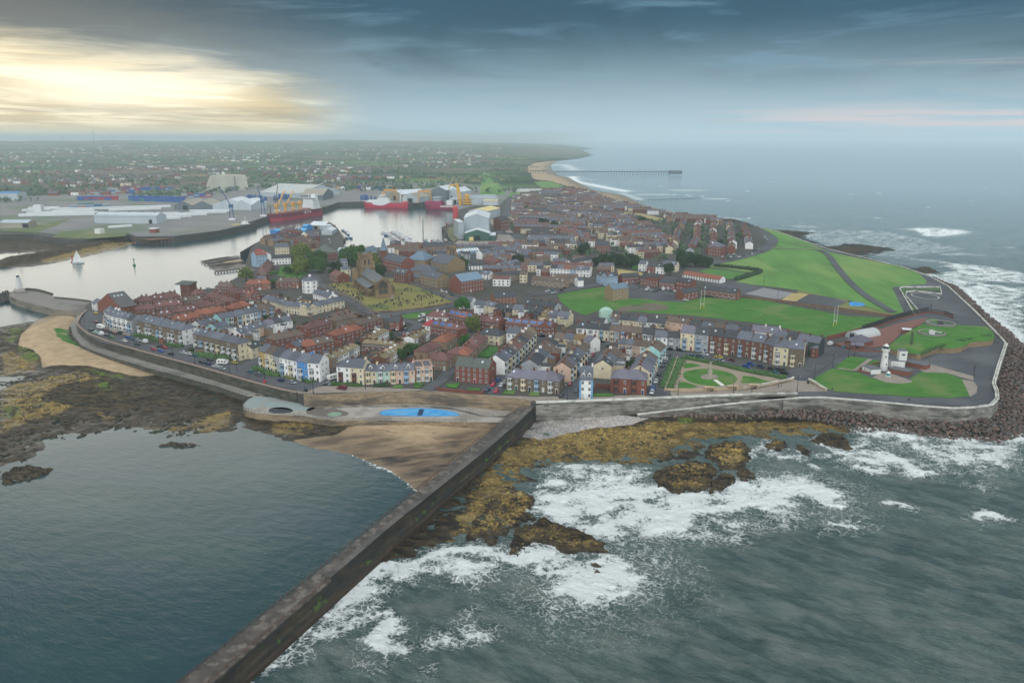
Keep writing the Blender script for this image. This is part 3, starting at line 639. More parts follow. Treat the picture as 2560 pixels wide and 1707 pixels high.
STONEB = material('sea_wall_brown_stone', '7c6c58', '98866d', .4, .9, c3='5d564c', s3=.12, stretch=(.5, .5, 2.2), bump=.1)
blocks(STONED, 1.6, .6, .5); blocks(STONEB, 1.4, .5, .5)
CAP = material('pale_coping_concrete', 'b4b4ac', 'c9c8c0', .5, .85, c3='94948c', s3=.2)
CONC = material('promenade_concrete', '77756f', '85827b', .3, .9, c3='66655f', s3=.05)
CONCP = material('promenade_pale', '8f8a82', 'a09a90', .3, .9, c3='7c776e', s3=.06)
ASPH = material('asphalt', '46494d', '505357', .25, .9, c3='3f4145', s3=.04)
ASPHD = material('asphalt_dark', '3f4247', '484b50', .3, .9, c3='54575a', s3=.03)
PAVE = material('pavement', '7f766c', '8e8479', .4, .9)
LAWN = material('lawn', '316114', '3f7221', .12, .95, c3='566f34', s3=.045, detail=8)
LAWNP = material('moor_grass', '47702c', '5a873c', .06, .95, c3='6c8743', s3=.025, stretch=(1, .25, 1, R(-20)))
SCRUB = material('rough_grass', '4c5c33', '5e6b3c', .08, .95, c3='6f7148', s3=.02)
CHYD = material('churchyard_grass', '6d6a32', '7d7640', .1, .95, c3='55602f', s3=.04)
SANDM = material('pale_sandy_grass', '9a8a55', 'a8986a', .1, .95)
RAILM = material('railing_metal', '3a3a3c', '4a4a4a', 1, .6)
RUST = material('rusty_railing', '4a3128', '5c3d30', 1, .8)

def parapet(name, pts, z0, z1, th, m, capm=None, label=None, cat='sea wall', group=None, capw=.5, caph=.35):
    z0l = z0 if isinstance(z0, list) else [z0] * len(pts); z1l = z1 if isinstance(z1, list) else [z1] * len(pts)
    o = MB().wall(pts, z0l, [z - caph for z in z1l] if capm else z1l, th).build(name, m); tag(o, label, cat, group)
    if capm: MB().wall(pts, [z - caph for z in z1l], z1l, th + capw).build('coping', capm, o)
    return o
mb = MB(); outer = PP('a 195,470 110,560 60,640 75,720 150,815 270,868 450,930 760,1022 1100,1112 1400,1192 1690,1290', ZP)
mb.prism(outer + PP('i 250,80 420,72 560,78', ZP) + TOPL[::-1], -2, ZP, 0, 1)
o = mb.build('lower_promenade', [STONED, CONC]); tag(o, 'long grey lower promenade sloping up to the dark upper sea wall', 'promenade', kind='structure')
PLT = PP('i 235,72 170,104 128,148 140,178 220,202 330,212 560,222 680,242 760,250 1000,254 1400,258 1700,264 1930,268 2040,200 2110,178', ZP)
mb = MB(); mb.prism(PLT + TOPM[::-1], -2, ZP, 0, 1); o = mb.build('paddling_pool_terrace', [STONEB, CONCP]); tag(o, kind='structure')
parapet('sea_wall', TOPL, ZP - .2, ZL + .9, .8, [STONED], material('pinkish_coping', '857568', '95857a', .5, .9), 'dark upper sea wall beside the curving road above the lower promenade')
parapet('sea_wall', TOPM, ZP - .2, ZL + .9 + .6, 1.0, [STONEB], None, 'tall brown stone wall behind the paddling pool terrace')
parapet('sea_wall', W1, 1.0, ZL + 1.6, 1.3, [STONE], CAP, 'straight grey stone sea wall with a pale coping below the gardens', capw=.9, caph=.5)
parapet('sea_wall', W2xy[:18], [.5] * 18, [z + .3 for x, y, z in W2[:18]], 1.2, [STONE], CAP, 'curved grey stone sea wall with a pale coping round the lighthouse lawn')
parapet('sea_wall', W2xy[17:], [2] * len(W2xy[17:]), [z for x, y, z in W2[17:]], .8, [CAP], None, 'low pale promenade wall above the boulders on the seaward coast')
# ramp surface between the two walls, promenade at the top
rp = PP('c 930,1440 1400,1390 1900,1335 2350,1292', 6); ramp = MB()
pr = [(x, y) for x, y, z in W2[:5]]; pz = [2.2, 4.0, 6.0, 7.8, 8.02]
inn = [P1_('c 1000,1405', 3), P1_('c 1400,1294', ZL + 1.1), W1[4], W1[5], P1_('d 200,1262', ZL + 1.1)]
vs = [(x, y, z) for (x, y), z in zip(pr, pz)] + [(x, y, z) for (x, y), z in zip(inn, pz)]
o = mesh_obj('ramp', vs, [(i, i + 1, 5 + i + 1, 5 + i) for i in range(4)], CONC); tag(o, kind='structure')

# breakwater
bd = Vector((BWB[0] - BWA[0], BWB[1] - BWA[1])); bl = bd.length; bd /= bl; bn = Vector((bd.y, -bd.x))
def bw(s, t):
    r_ = float(np.interp(s, [-70, 80, 110, 146, 181, 200, 213], [0, .1, 1.4, 2.7, 3.0, 2.2, .2])); l_ = float(np.interp(s, [-70, 0, 52, 90, 120, 213], [-6.9, -6.6, -5.8, -5.4, -4.9, -5.0]))
    t = r_ + t / 6.6 * (r_ - l_) if t < 0 else r_ + t * (1 if s < 100 else .6); p = Vector(BWA) + bd * s + bn * t; return (p.x, p.y)
BWT = empty('breakwater', (*bw(0, 0), 0), 0, 'long dark concrete breakwater running diagonally out to sea', 'breakwater')
def local(o, root): o.parent = root; o.matrix_parent_inverse = root.matrix_world.inverted() if False else Matrix.Translation(-root.location); return o
DECK = material('breakwater_deck', '37332f', '524c47', .45, .85, c3='67615a', s3=.4, detail=8)
DECK2 = material('breakwater_parapet_top', '4c4a47', '5f5b57', .3, .85, c3='3f3c3b', s3=.1)
def face_material():
    m = material('breakwater_face', '191a18', '2c2b26', .8, .8, c3='3a3123', s3=.25, stretch=(.4, .4, 1.6), bump=.2).copy(); t = m.node_tree; n = t.nodes; k = t.links; b = n['Principled BSDF']
    src = b.inputs['Base Color'].links[0].from_socket; geo = n.new('ShaderNodeNewGeometry'); s = n.new('ShaderNodeSeparateXYZ'); k.new(geo.outputs['Position'], s.inputs[0])
    def mr(x, a, c): r = n.new('ShaderNodeMapRange'); r.inputs[1].default_value = a; r.inputs[2].default_value = c; k.new(x, r.inputs[0]); return r.outputs[0]
    tx = n.new('ShaderNodeTexNoise'); tx.inputs['Scale'].default_value = .28; tx.inputs['Detail'].default_value = 6; k.new(geo.outputs['Position'], tx.inputs['Vector'])
    a1 = n.new('ShaderNodeMath'); a1.operation = 'MULTIPLY'; k.new(mr(tx.outputs[0], .595, .64), a1.inputs[0])
    p_ = n.new('ShaderNodeMath'); p_.operation = 'MULTIPLY'; k.new(mr(s.outputs[2], 1.6, 2.6), p_.inputs[0]); k.new(mr(s.outputs[2], 4.6, 3.4), p_.inputs[1]); k.new(p_.outputs[0], a1.inputs[1])
    m1 = n.new('ShaderNodeMix'); m1.data_type = 'RGBA'; k.new(a1.outputs[0], m1.inputs[0]); k.new(src, m1.inputs[6]); m1.inputs[7].default_value = (*L('435e22'), 1)
    m2 = n.new('ShaderNodeMix'); m2.data_type = 'RGBA'; k.new(mr(s.outputs[2], 2.4, .8), m2.inputs[0]); k.new(m1.outputs[2], m2.inputs[6]); m2.inputs[7].default_value = (*L('33261a'), 1)
    k.new(m2.outputs[2], b.inputs['Base Color']); return m
FACE = face_material(); blocks(FACE, 2.2, .8, .6)
S0, S1 = -70, bl
def bwprof(name, prof, s0, s1, mats, mi=None):
    n = len(prof); vs = [(*bw(s, t), z) for s in np.linspace(s0, s1, 40) for t, z in prof]; fs = []; mm = []
    for i in range(39):
        for j in range(n - 1): fs.append((i * n + j, i * n + j + 1, (i + 1) * n + j + 1, (i + 1) * n + j)); mm.append(mi[j] if mi else 0)
    fs.append(tuple(range(n))[::-1]); mm.append(0); fs.append(tuple(39 * n + j for j in range(n))); mm.append(0)
    return local(mesh_obj(name, vs, fs, mats, None, mm), BWT)
bwprof('base', [(-7.2, -2), (-6.6, 5.7), (0, 5.7), (.35, 3.0), (1.2, 2.6), (1.5, 1.5), (2.2, 1.2), (2.5, -2)], S0, S1 - 3, [FACE])
bwprof('deck', [(-6.7, 5.55), (-6.7, 6.0), (.08, 6.0), (.08, 5.55)], S0, S1 - 3, [DECK])
bwprof('parapet', [(-2.2, 5.9), (-2.2, 6.85), (.14, 6.85), (.14, 5.6)], 46, S1, [DECK2, FACE], [0, 0, 1])
def railing(name, pts, z, h, gap, label, m=RAILM, cat='railing', rails=(1.0, .55), th=.09, parent=None, group=None):
    mb = MB(); zs = z if isinstance(z, (list, tuple)) else [z] * len(pts)
    p3 = [(*p, q) for p, q in zip(pts, zs)]; tot = 0; nxt = 0
    for a, b in zip(p3[:-1], p3[1:]):
        l = math.dist(a, b)
        for r in rails: mb.bar((a[0], a[1], a[2] + h * r), (b[0], b[1], b[2] + h * r), th * .7)
        while nxt <= tot + l:
            f = (nxt - tot) / l if l else 0; x, y, zz_ = (a[i] + (b[i] - a[i]) * f for i in range(3)); mb.box(x - th / 2, x + th / 2, y - th / 2, y + th / 2, zz_, zz_ + h * 1.04); nxt += gap
        tot += l
    o = mb.build(name, m, parent); return tag(o, label, cat, group) if parent is None else o
local(railing('railing', [bw(S0, -6.4), bw(S1 - 14, -6.4)], 6, 1.15, 3.0, None, RUST, th=.13, parent=BWT), BWT)
local(railing('railing', [bw(S0, -.25), bw(46, -.25)], 6, 1.15, 3.0, None, RUST, th=.13, parent=BWT), BWT)
LM = PP('a 60,650 78,722 152,815 272,866 452,928 760,1020 1100,1110 1400,1190 1685,1286', ZP)
railing('railing', LM, ZP, 1.15, 3.0, 'long thin railing along the seaward edge of the lower promenade')
railing('railing', TOPL[2:], ZL + .9, .9, 3.2, 'dark railing on top of the upper sea wall beside the road', m=RUST)
railing('railing', PLT[1:-3], ZP, 1.1, 2.4, 'dark railing round the outer edge of the paddling pool terrace')
railing('railing', W2xy[4:18], [z + .3 for x, y, z in W2[4:18]], .8, 3.0, 'row of thin dark posts on the curved sea wall coping')
railing('railing', PP('c 960,1440 1400,1380 1900,1325 2350,1285', 6), [3, 4.9, 6.8, 8.4], 1, 2.5, 'thin railing down the ramp of the sea wall')

# --- left pilot pier
PIER = empty('stone_pier', (*P1_('e 400,1160', 4), 0), 0, 'grey stone pier with a small white lighthouse on its rounded head', 'pier')
pp = PP('e 820,1325 700,1308 520,1290 300,1240 160,1200 80,1165 90,1135 150,1112 240,1105 330,1112 400,1130 480,1155 500,1185 620,1190 700,1200 850,1215 960,1250 900,1330', 6)
mb = MB(); mb.prism(pp, -2, 5.2, 0, 1); local(mb.build('base', [material('pier_stone', '6a6459', '7d766a', .3, .9, c3='4f4b42', s3=.1, stretch=(.5, .5, 2)), material('pier_deck', '6f6b66', '7e7973', .2, .9, c3='5f5c58', s3=.05)]), PIER)
local(MB().wall(PP('e 240,1108 330,1115 400,1132 480,1158', 6), 5.1, 6.6, 1.5).build('parapet', material('dark_rock', '37352f', '4a473f', .6, .9)), PIER)
local(MB().wall(PP('e 500,1186 620,1196 720,1206 830,1222', 6), 5.1, 6.4, 1).build('parapet', [STONED]), PIER)
def rubble(name, cx, cy, rx, ry, z, n, m, label, seed=3, size=1.6):
    rg = random.Random(seed); mb = MB()
    for i in range(n):
        a = rg.random() * 6.28; q = rg.random() ** .5; x, y = cx + rx * q * math.cos(a), cy + ry * q * math.sin(a); s = size * rg.uniform(.5, 1.2)
        vs = [(x + s * rg.uniform(.5, 1) * sx, y + s * rg.uniform(.5, 1) * sy, z + s * (.2 + rg.uniform(.4, .9) * sz)) for sz in (-1, 1) for sx, sy in ((-1, -1), (1, -1), (1, 1), (-1, 1))]
        mb.add(vs, [(0, 3, 2, 1), (4, 5, 6, 7), (0, 1, 5, 4), (1, 2, 6, 5), (2, 3, 7, 6), (3, 0, 4, 7)])
    o = mb.build(name, m); return tag(o, label, 'rocks', kind='stuff')
x_, y_ = P1_('e 90,1180', 1); rubble('boulders', x_, y_, 20, 24, 1.2, 170, material('dark_boulders', '2f302e', '4b4a45', .5, .9), 'dark rubble rocks piled round the head of the stone pier')

# --- roads, pavements and lawns laid on the ground
zc = [ZL + .01]
LAYS = []; ROADS = []
def lay(name, spec, m, smooth=0, z=None, ref=ZL):
    LAYS.append((name, PP(spec, ref)))
    zc[0] += .006; pts = PP(spec, ref)
    if smooth: pts = smooth_line(pts, smooth, closed=True)
    return sheet(name, pts, z if z is not None else zc[0], m)
def road(name, spec, width, m=None, step=6):
    ROADS.append((PP(spec, ZL), width))
    zc[0] += .006; return strip(name, PP(spec, ZL), width, zc[0], m or ASPH, step=step)
lay('east_promenade', 'n 300,92 420,112 700,214 850,262 1100,330 1400,390 1570,440 1680,480 1800,590 1950,740 2130,925 2212,1000 2190,1080 2115,1270 2158,1380 2140,1420 2060,1456 1900,1468 1740,1470 1500,1452 1280,1436 1060,1418 800,1400 690,1392 c 2350,1278 1900,1290 1250,1306 1060,1310 1060,1270 1180,1200 1290,920 d 0,1060 200,1110 400,1000 700,800 900,720 n 1500,760 1330,740 1100,560 700,300', ASPHD)
lay('pavement', 'b 0,1262 400,1255 1000,1235 1500,1262 2000,1320 2150,1330 c 0,1325 600,1310 1060,1296 1060,1270 600,1285 0,1290 b 1800,1280 1650,1272 1220,1240 1100,1230 400,1215 230,1200 0,1240', PAVE)
lay('pavement', 'c 1225,1245 1500,1250 1750,1235 1900,1235 2000,1222 2128,1199 2352,1128 d 232,1126 260,1140 370,1150 530,1240 260,1245 0,1252 c 1900,1268 1250,1292', PAVE)
lay('moor', 'n -120,395 100,350 300,290 385,250 425,200 405,150 325,92 420,112 700,212 850,282 1100,332 1400,392 1530,440 1600,500 1590,524 1330,552 1420,740 1360,762 1130,700 900,640 600,572 300,535 110,515 320,440 180,430 0,400', LAWNP, 0)
lay('churchyard', 'b 195,280 300,235 460,240 640,200 820,205 1000,260 1200,320 1385,405 1380,425 1150,470 900,500 650,520 580,490 400,380', CHYD)
lay('green_verge', 'b 900,545 1000,515 1230,485 1100,540 1080,570 960,575 900,560', LAWN)
lay('grass_patch', 'p 1420,360 1480,200 1700,170 1980,180 1990,300 1800,420', LAWN)
lay('green_field', 'c 195,355 420,310 640,284 660,340 860,330 1050,395 1340,425 1540,380 1800,400 1880,370 2352,428 d 0,415 560,520 700,550 1190,575 1000,630 860,672 550,745 400,720 60,640 c 2250,640 1400,545 1000,520 700,495 590,500 450,545 300,480 230,420', LAWN)
lay('earth_patch', 'c 760,480 900,445 1060,435 1200,455 1220,480 1150,500 900,500 760,510', material('bare_earth', '5a5245', '6a6253', .15, .95, c3='4c5a34', s3=.08), smooth=3)
lay('car_park', 'c 860,285 950,290 1250,330 1300,390 1380,425 1150,418 1000,395 820,385', ASPH)
lay('play_court', 'n 180,600 330,555 590,600 450,645', material('court_grey', '77787a', '838486', .3, .9))
lay('dry_grass', 'n 470,650 560,598 700,598 590,660', SANDM)
lay('play_court', 'n 590,660 730,612 1000,650 900,705', ASPHD)
lay('dry_grass', 'n 600,575 900,640 1130,705 1360,765 1300,770 1100,735 900,708 1000,655 720,608 600,598', material('worn_verge', '5f6a35', '76733f', .1, .95))
lay('blue_pool', 'n 1000,680 1010,664 1100,672 1122,690 1080,698 1010,695', material('blue_paint', '2f7fc0', '4a9ad0', .5, .5), smooth=2)
lay('yard', 'n -120,500 0,500 200,520 330,560 180,605 -100,560', ASPH)
lay('bowling_green', 'c 1500,135 1600,115 1900,150 1960,165 1780,215 1560,165', material('bowling_grass', '3f6a2c', '4a7733', .2, .95))
lay('allotment', 'c 740,120 960,150 1000,175 760,185', SANDM)
strip('moor_path', PP('n 745,262 800,278 850,320 900,390 1000,510 1130,620 1240,690 1340,748', ZL), 6.0, ZL + .5, ASPH)
strip('moor_path', PP('n 400,250 560,254 760,264', ZL), 3.0, ZL + .51, PAVE)
strip('moor_path', PP('n 540,210 760,250', ZL), 3.0, ZL + .505, PAVE)
# lighthouse lawn and garden
lay('lighthouse_lawn', 'n 1000,1085 1155,1105 1050,1203 885,1172', LAWN)
lay('lighthouse_lawn', 'n 1168,1112 1250,1122 1230,1150 1080,1200 1065,1198', LAWN)
lay('lighthouse_lawn', 'n 865,1178 1050,1206 1100,1225 1180,1255 1290,1290 1400,1298 1488,1288 1470,1255 1560,1206 1750,1216 1820,1240 1875,1262 1935,1395 1800,1408 1500,1400 1100,1374 900,1360 700,1296 720,1262', LAWN)
lay('paved_point', 'n 1872,1265 1960,1280 1992,1320 1985,1370 1935,1400', PAVE)
lay('lighthouse_terrace', 'n 1180,1250 1240,1215 1340,1225 1480,1275 1488,1288 1400,1298 1290,1290', PAVE)
lay('lane_paving', 'n 1450,1120 1600,1140 1960,1240 1960,1275 1750,1215 1580,1210', PAVE)
lay('garden_ground', 'c 1180,1245 1300,935 1340,930 1500,950 1900,1050 2352,1145 d 230,1130 0,1200 c 2150,1190 1900,1232 1750,1235', material('garden_gravel', '857868', '938574', .4, .9))
lay('garden_lawn', 'c 1350,1090 1380,1060 1500,1038 1640,1040 1780,1075 1845,1120 1830,1160 1740,1192 1600,1195 1450,1170 1370,1130', LAWN, smooth=2)
lay('garden_lawn', 'c 1355,1005 1370,985 1450,988 1520,1010 1440,1025 1355,1035', LAWN)
lay('garden_lawn', 'c 1310,1215 1310,1160 1360,1155 1500,1200 1420,1215', LAWN)
lay('garden_lawn', 'c 1880,1170 1900,1100 2000,1110 2145,1155 2050,1170', LAWN)
lay('garden_path', 'c 1625,1140 1660,1135 1735,1190 1700,1195', material('white_paving', 'c9c4bc', 'd4d0c8', .5, .8))
lay('memorial_circle', 'c 1510,1110 1540,1090 1600,1084 1660,1095 1672,1115 1640,1132 1570,1135 1520,1125', PAVE, smooth=1.5)
# roads
road('seafront_road', 'a 300,500 275,560 255,620 290,690 400,755 560,805 760,850 1000,905 1300,985 1600,1050 1900,1135 2140,1205 2350,1235', 13)
lay('forecourt', 'b -60,1240 200,1195 420,1200 1100,1225 1100,1240 400,1255 0,1265 -140,1262', PAVE)
lay('forecourt', 'o 280,850 330,960 440,1040 640,1110 820,1150 850,1180 650,1150 420,1090 250,960', PAVE)
road('side_road', 'a 1640,1040 1730,985 1820,940', 9); road('side_road', 'a 1030,870 1140,835 1200,810', 6)
road('side_road', 'b -60,1240 120,1180 280,1110', 8)
road('side_road', 'b 1120,1235 1250,1150 1350,1040 1440,890 1560,760 1640,700', 6.5)
road('side_road', 'b 1690,1270 1790,1160 1880,1075', 9); road('side_road', 'b 1960,970 2080,860 2170,760 2250,700', 7)
road('side_road', 'c 290,1315 370,1170 470,1010 570,860', 8.5)
road('side_road', 'c 1110,1290 1170,1120 1230,990 1275,890', 11)
road('terrace_road', 'c 590,800 900,800 1190,870 1290,900 1500,925 1700,975 1900,1035 2100,1080 2352,1110', 10)
road('terrace_road', 'd 200,1115 330,1060 480,960 620,870 740,870', 12)
road('lane', 'd 560,850 760,890 900,905 1060,900 1200,935 1350,945', 9)
road('church_road', 'b 820,190 950,235 1150,300 1300,370 1430,420 1500,440', 9)
road('church_road', 'b 1500,440 1350,465 1100,500 900,525 720,545 560,490 400,385 200,285 130,240 70,110 30,0', 8)
road('church_road', 'b 700,545 800,570 960,600 1050,640 900,720', 7)
road('field_road', 'c -60,360 200,330 450,285 650,252 780,225 830,262 1000,330', 9)
road('moor_road', 'n -160,385 60,345 240,300 360,255 405,205 395,165 330,120', 12)
road('dock_road', 'g 380,900 310,830 190,780 260,500 100,300 30,220', 12)
road('field_path', 'd 640,1035 800,1055', 2, PAVE); road('field_path', 'd 800,1055 940,950', 2.5, PAVE)
# helter of white markings on the road
WHT = material('road_paint', 'c8c8c4', 'b8b8b4', 1, .8)
# paddling pool: blue basin let into a raised rim
rim = smooth_line(PP('i 1092,200 1130,186 1240,176 1380,172 1500,180 1600,196 1648,214 1600,222 1400,224 1200,221 1110,215', ZP), 1.2, True)
PO = empty('paddling_pool', (*P1_('i 1380,200', ZP), ZP), 0, 'empty bright blue paddling pool with a dark stripe across the middle', 'pool')
local(mesh_obj('basin', [(x, y, ZP + .02) for x, y in rim], [tuple(range(len(rim)))[::-1] if sum(rim[i][0] * rim[(i + 1) % len(rim)][1] - rim[(i + 1) % len(rim)][0] * rim[i][1] for i in range(len(rim))) < 0 else tuple(range(len(rim)))],
    material('pool_blue', '4a98c8', '64a8d2', .6, .4, c3='3790cf', s3=.2)), PO).matrix_parent_inverse = Matrix.Translation(-PO.location)
def localz(o, root): o.parent = root; o.matrix_parent_inverse = Matrix.Translation(-Vector(root.location)); return o
localz(MB().wall(rim, ZP - .1, ZP + .22, .45, closed=True).build('rim', material('pool_rim', '2f7fb8', '4590c4', .6, .6)), PO)
localz(MB().prism(PP('i 1368,176 1402,176 1386,222 1350,222', ZP), ZP, ZP + .07).build('dark_stripe', material('pool_navy', '16304a', '1c3a58', 1, .6)), PO)
lay2 = lambda nm, s, m, k: sheet(nm, smooth_line(PP(s, ZP), 1.5, True), ZP + .006 * k, m)
lay2('painted_circle', 'i 312,182 340,165 420,162 480,180 470,198 400,204 330,200', material('dark_rubber', '2b2f33', '363a3e', 1, .9), 1)
lay2('painted_patch', 'i 600,165 700,160 850,190 866,215 780,228 620,215 575,200', material('grey_rubber', '5b554f', '68615a', .5, .9), 1)
lay2('painted_circle', 'i 722,210 760,196 815,198 822,214 780,226 730,222', material('green_rubber', '6e8a72', '7c9880', .5, .9), 2)
lay2('painted_patch', 'i 170,110 240,90 400,95 560,130 640,160 560,190 300,165 180,170 140,150', material('pale_blue_paint', '7b8b8c', '878f8d', .3, .8, c3='86877f', s3=.1), 1)
parapet('pool_wall', PP('i 700,165 870,150 1170,148 1400,150 1580,165 1700,190 1800,215 1960,222 2010,205', ZP + .8), ZP - .1, ZP + .9, .4, [STONE], None, 'low curving wall with railings behind the blue paddling pool', 'wall')
railing('railing', PP('i 700,158 870,143 1170,140 1400,143 1580,158 1700,182 1800,210 1960,218', ZP + .9), ZP + .9, .9, 1.8, 'dark railing on the curving wall behind the paddling pool')
def rise_at(x, y):
    x, y = np.array([x]), np.array([y]); r_ = np.hypot(x, y); ph_ = np.degrees(np.arctan2(x, y)); k = ss(r_, 3200, 11000) * ss(-ph_, -6, 8)
    return (k * (62 + 26 * fbm(x / 2600, y / 2600, 5) + 26 * np.clip(fbm(x / 700 + 9, y / 1600, 3), 0, 1)))[0]
TOWNP = PP('g 330,620 200,740 300,880 380,940 60,1000 60,1100 400,1130 640,1120 860,1060 1040,1080 1500,1100 1830,1080 2350,1010 n 300,290 330,120 g 2250,745 1750,665 1250,545 850,415 560,440 300,480', ZL)
# ================================================================ houses
rg = random.Random(11)
WC = dict(W=('white', 'e2e3e1', 'd2d3d0', 'white rendered'), C=('cream', 'cfc5a9', 'beb397', 'cream'), B=('stone', '5c5143', '6f6251', 'brown stone'), N=('brick', '5f3f33', '6e4a3c', 'dark brick'),
    R=('red_brick', '6c3f34', '7a4c40', 'red brick'), O=('orange_brick', '8a5a44', '7b4e3b', 'orange brick'), P=('pink', 'cbb09c', 'bb9f8b', 'pale pink'), G=('grey', '999ea2', '888d92', 'grey rendered'),
    L=('blue', '3f7fc0', '4c8bc8', 'bright blue'), A=('pale_blue', '93acc2', '879fb5', 'pale blue'), Q=('aqua', '9cc8c8', '8fbcbd', 'aqua'), K=('black', '23282f', '2e343b', 'black painted'), T=('tan_brick', '7b6855', '8a7662', 'tan brick'),
    Y=('yellow', 'b89a4a', 'a68a42', 'yellow trimmed'), M=('mint', 'a4c2b4', '98b5a7', 'mint green'), V=('dark_green', '34483f', '3f554a', 'dark green'))
RC = dict(s=('slate', '4c515b', '5b5f69'), d=('dark_slate', '2f3338', '3c3f43'), o=('orange_tile', '86503c', '774a3b'), b=('brown_tile', '674540', '593f3b'), r=('brown_slate', '50453e', '5f5147'), g=('green_slate', '48504b', '555c56'),
    m=('mossy_tile', '6c614a', '7a6f55'), e=('red_tile', '93303a', '843039'), p=('purple_slate', '595763', '67646f'), y=('ochre_slate', '7c6436', '6a5a40'))
def wm(c): n_, a, b, _ = WC[c]; return material('wall_' + n_, a, b, .6, .9, rnd=.07)
def rm(c): n_, a, b = RC[c]; return material('roof_' + n_, a, b, .7, .75, stretch=(1, 1, 1.5), rnd=.2, detail=7)
FRAME = material('white_frame', 'c4c6c4', 'b8bab8', 1, .6); GLASS = material('window_glass', '1d242b', '39444e', .25, .15, spec=.6); FRAMED = material('stone_frame', '9a8f7c', '8d8271', 1, .8)
BRICKC = material('chimney_brick', '64483c', '563e34', 1.2, .9, rnd=.15); POT = material('chimney_pot', '9a6a4c', '8a5c42', 1, .8)
DOORM = [material('door_' + n_, c) for n_, c in (('blue', '24426a'), ('red', '7a2230'), ('green', '20443a'), ('white', 'b8bab8'), ('brown', '4a2f22'), ('black', '1c1e22'))]
_cache = {}
def cached(key, fn):
    if key not in _cache: _cache[key] = fn()
    return _cache[key]
def mk(name, mb, mats):
    me = bpy.data.meshes.new(name); me.from_pydata(mb.v, [], mb.f)
    for m in mats: me.materials.append(m)
    me.polygons.foreach_set('material_index', mb.m); return me
def inst(name, me, parent, loc, rz=0, sc=(1, 1, 1), rx=0):
    o = bpy.data.objects.new(name, me); COL.objects.link(o); o.parent = parent; o.location = loc; o.rotation_euler = (rx, 0, rz); o.scale = sc; return o
def win_mesh(frame=None):
    def f():
        mb = MB(); mb.box(-.5, .5, -.05, .02, -.5, .5, 1)
        for a in ((-.5, -.40, -.5, .5), (.40, .5, -.5, .5), (-.4, .4, .42, .5), (-.4, .4, -.5, -.42), (-.045, .045, -.42, .42)): mb.box(a[0], a[1], -.11, -.051, a[2], a[3], 0)
        return mk('window', mb, [frame or FRAME, GLASS])
    return cached(('w', frame and frame.name), f)
def door_mesh(i):
    def f():
        mb = MB(); mb.box(-.5, .5, -.08, .02, 0, 2.1, 0).box(-.62, -.5, -.14, .02, 0, 2.2, 1).box(.5, .62, -.14, .02, 0, 2.2, 1).box(-.62, .62, -.14, .02, 2.1, 2.55, 1); return mk('door', mb, [DOORM[i], FRAME])
    return cached(('d', i), f)
def bay_mesh(fl, trim, roof):
    def f():
        mb = MB(); w_, dp = 1.25, .85
        def ring(z0, z1, k, mi): mb.prism([(-w_ - k, .02), (-w_ * .62 - k, -dp - k), (w_ * .62 + k, -dp - k), (w_ + k, .02)], z0, z1, mi)
        for q in range(fl):
            z = q * 3.0; ring(z, z + .75, .03, 0); ring(z + .75, z + 2.35, -.05, 1); ring(z + 2.35, z + 3.0, .05, 0)
            for x in (-.38, .38): mb.box(x - .07, x + .07, -dp - .06, -dp + .06, z + .75, z + 2.35, 0)
            for x in (-w_ * .62, w_ * .62): mb.box(x - .09, x + .09, -dp - .03, -dp + .12, z + .75, z + 2.35, 0)
        ring(fl * 3.0, fl * 3.0 + .25, .12, 2); return mk('bay_window', mb, [trim, GLASS, roof])
    return cached(('b', fl, trim.name, roof.name), f)
def chim_mesh(mat_):
    def f():
        mb = MB(); mb.box(-.34, .34, -.7, .7, -1.2, 1.0, 0).box(-.4, .4, -.76, .76, 1.0, 1.14, 0)
        for y in (-.5, -.17, .17, .5): mb.cyl((0, y), .12, 1.14, 1.5, 6, .1, 1)
        return mk('chimney', mb, [mat_, POT])
    return cached(('c', mat_.name), f)
def dormer_mesh(roof, wall):
    def f():
        mb = MB(); mb.add([(-.8, 0, 0), (.8, 0, 0), (.8, 2.4, 0), (-.8, 2.4, 0), (-.8, 0, 1.5), (.8, 0, 1.5), (.8, 2.4, 1.5), (-.8, 2.4, 1.5)], [(0, 1, 5, 4), (1, 2, 6, 5), (3, 0, 4, 7)], 0)
        mb.add([(-.8, 0, 1.5), (.8, 0, 1.5), (0, 0, 2.4)], [(0, 1, 2)], 0)
        mb.add([(-1, -.2, 1.35), (0, -.2, 2.5), (0, 2.6, 2.5), (-1, 2.6, 1.35), (1, -.2, 1.35), (1, 2.6, 1.35)], [(0, 1, 2, 3), (1, 4, 5, 2)], 1)
        mb.box(-.5, .5, -.06, .01, .25, 1.35, 2).box(-.6, -.5, -.1, .01, .2, 1.45, 3).box(.5, .6, -.1, .01, .2, 1.45, 3).box(-.05, .05, -.1, .01, .25, 1.35, 3); return mk('dormer', mb, [wall, roof, GLASS, FRAME])
    return cached(('dm', roof.name, wall.name), f)
SKY_ = material('skylight_glass', '9fb4c4', 'c4d0d8', 1, .1, spec=.9); SOLAR = material('solar_panel', '1f4a86', '2c5c9a', 1, .2); SOLW = material('solar_frame', 'a8c4d8', 'a8c4d8', 1, .4)
def skyl_mesh(): return cached('sk', lambda: mk('skylight', MB().box(-.45, .45, -.6, .6, 0, .1, 0), [SKY_]))
def solar_mesh():
    def f():
        mb = MB(); mb.box(-1.7, 1.7, -1.35, 1.35, 0, .1, 1)
        for i in range(4):
            for j in range(2): mb.box(-1.66 + i * .84, -.90 + i * .84, -1.3 + j * 1.33, -.06 + j * 1.33, .1, .13, 0)
        return mk('solar_panels', mb, [SOLAR, SOLW])
    return cached('so', f)
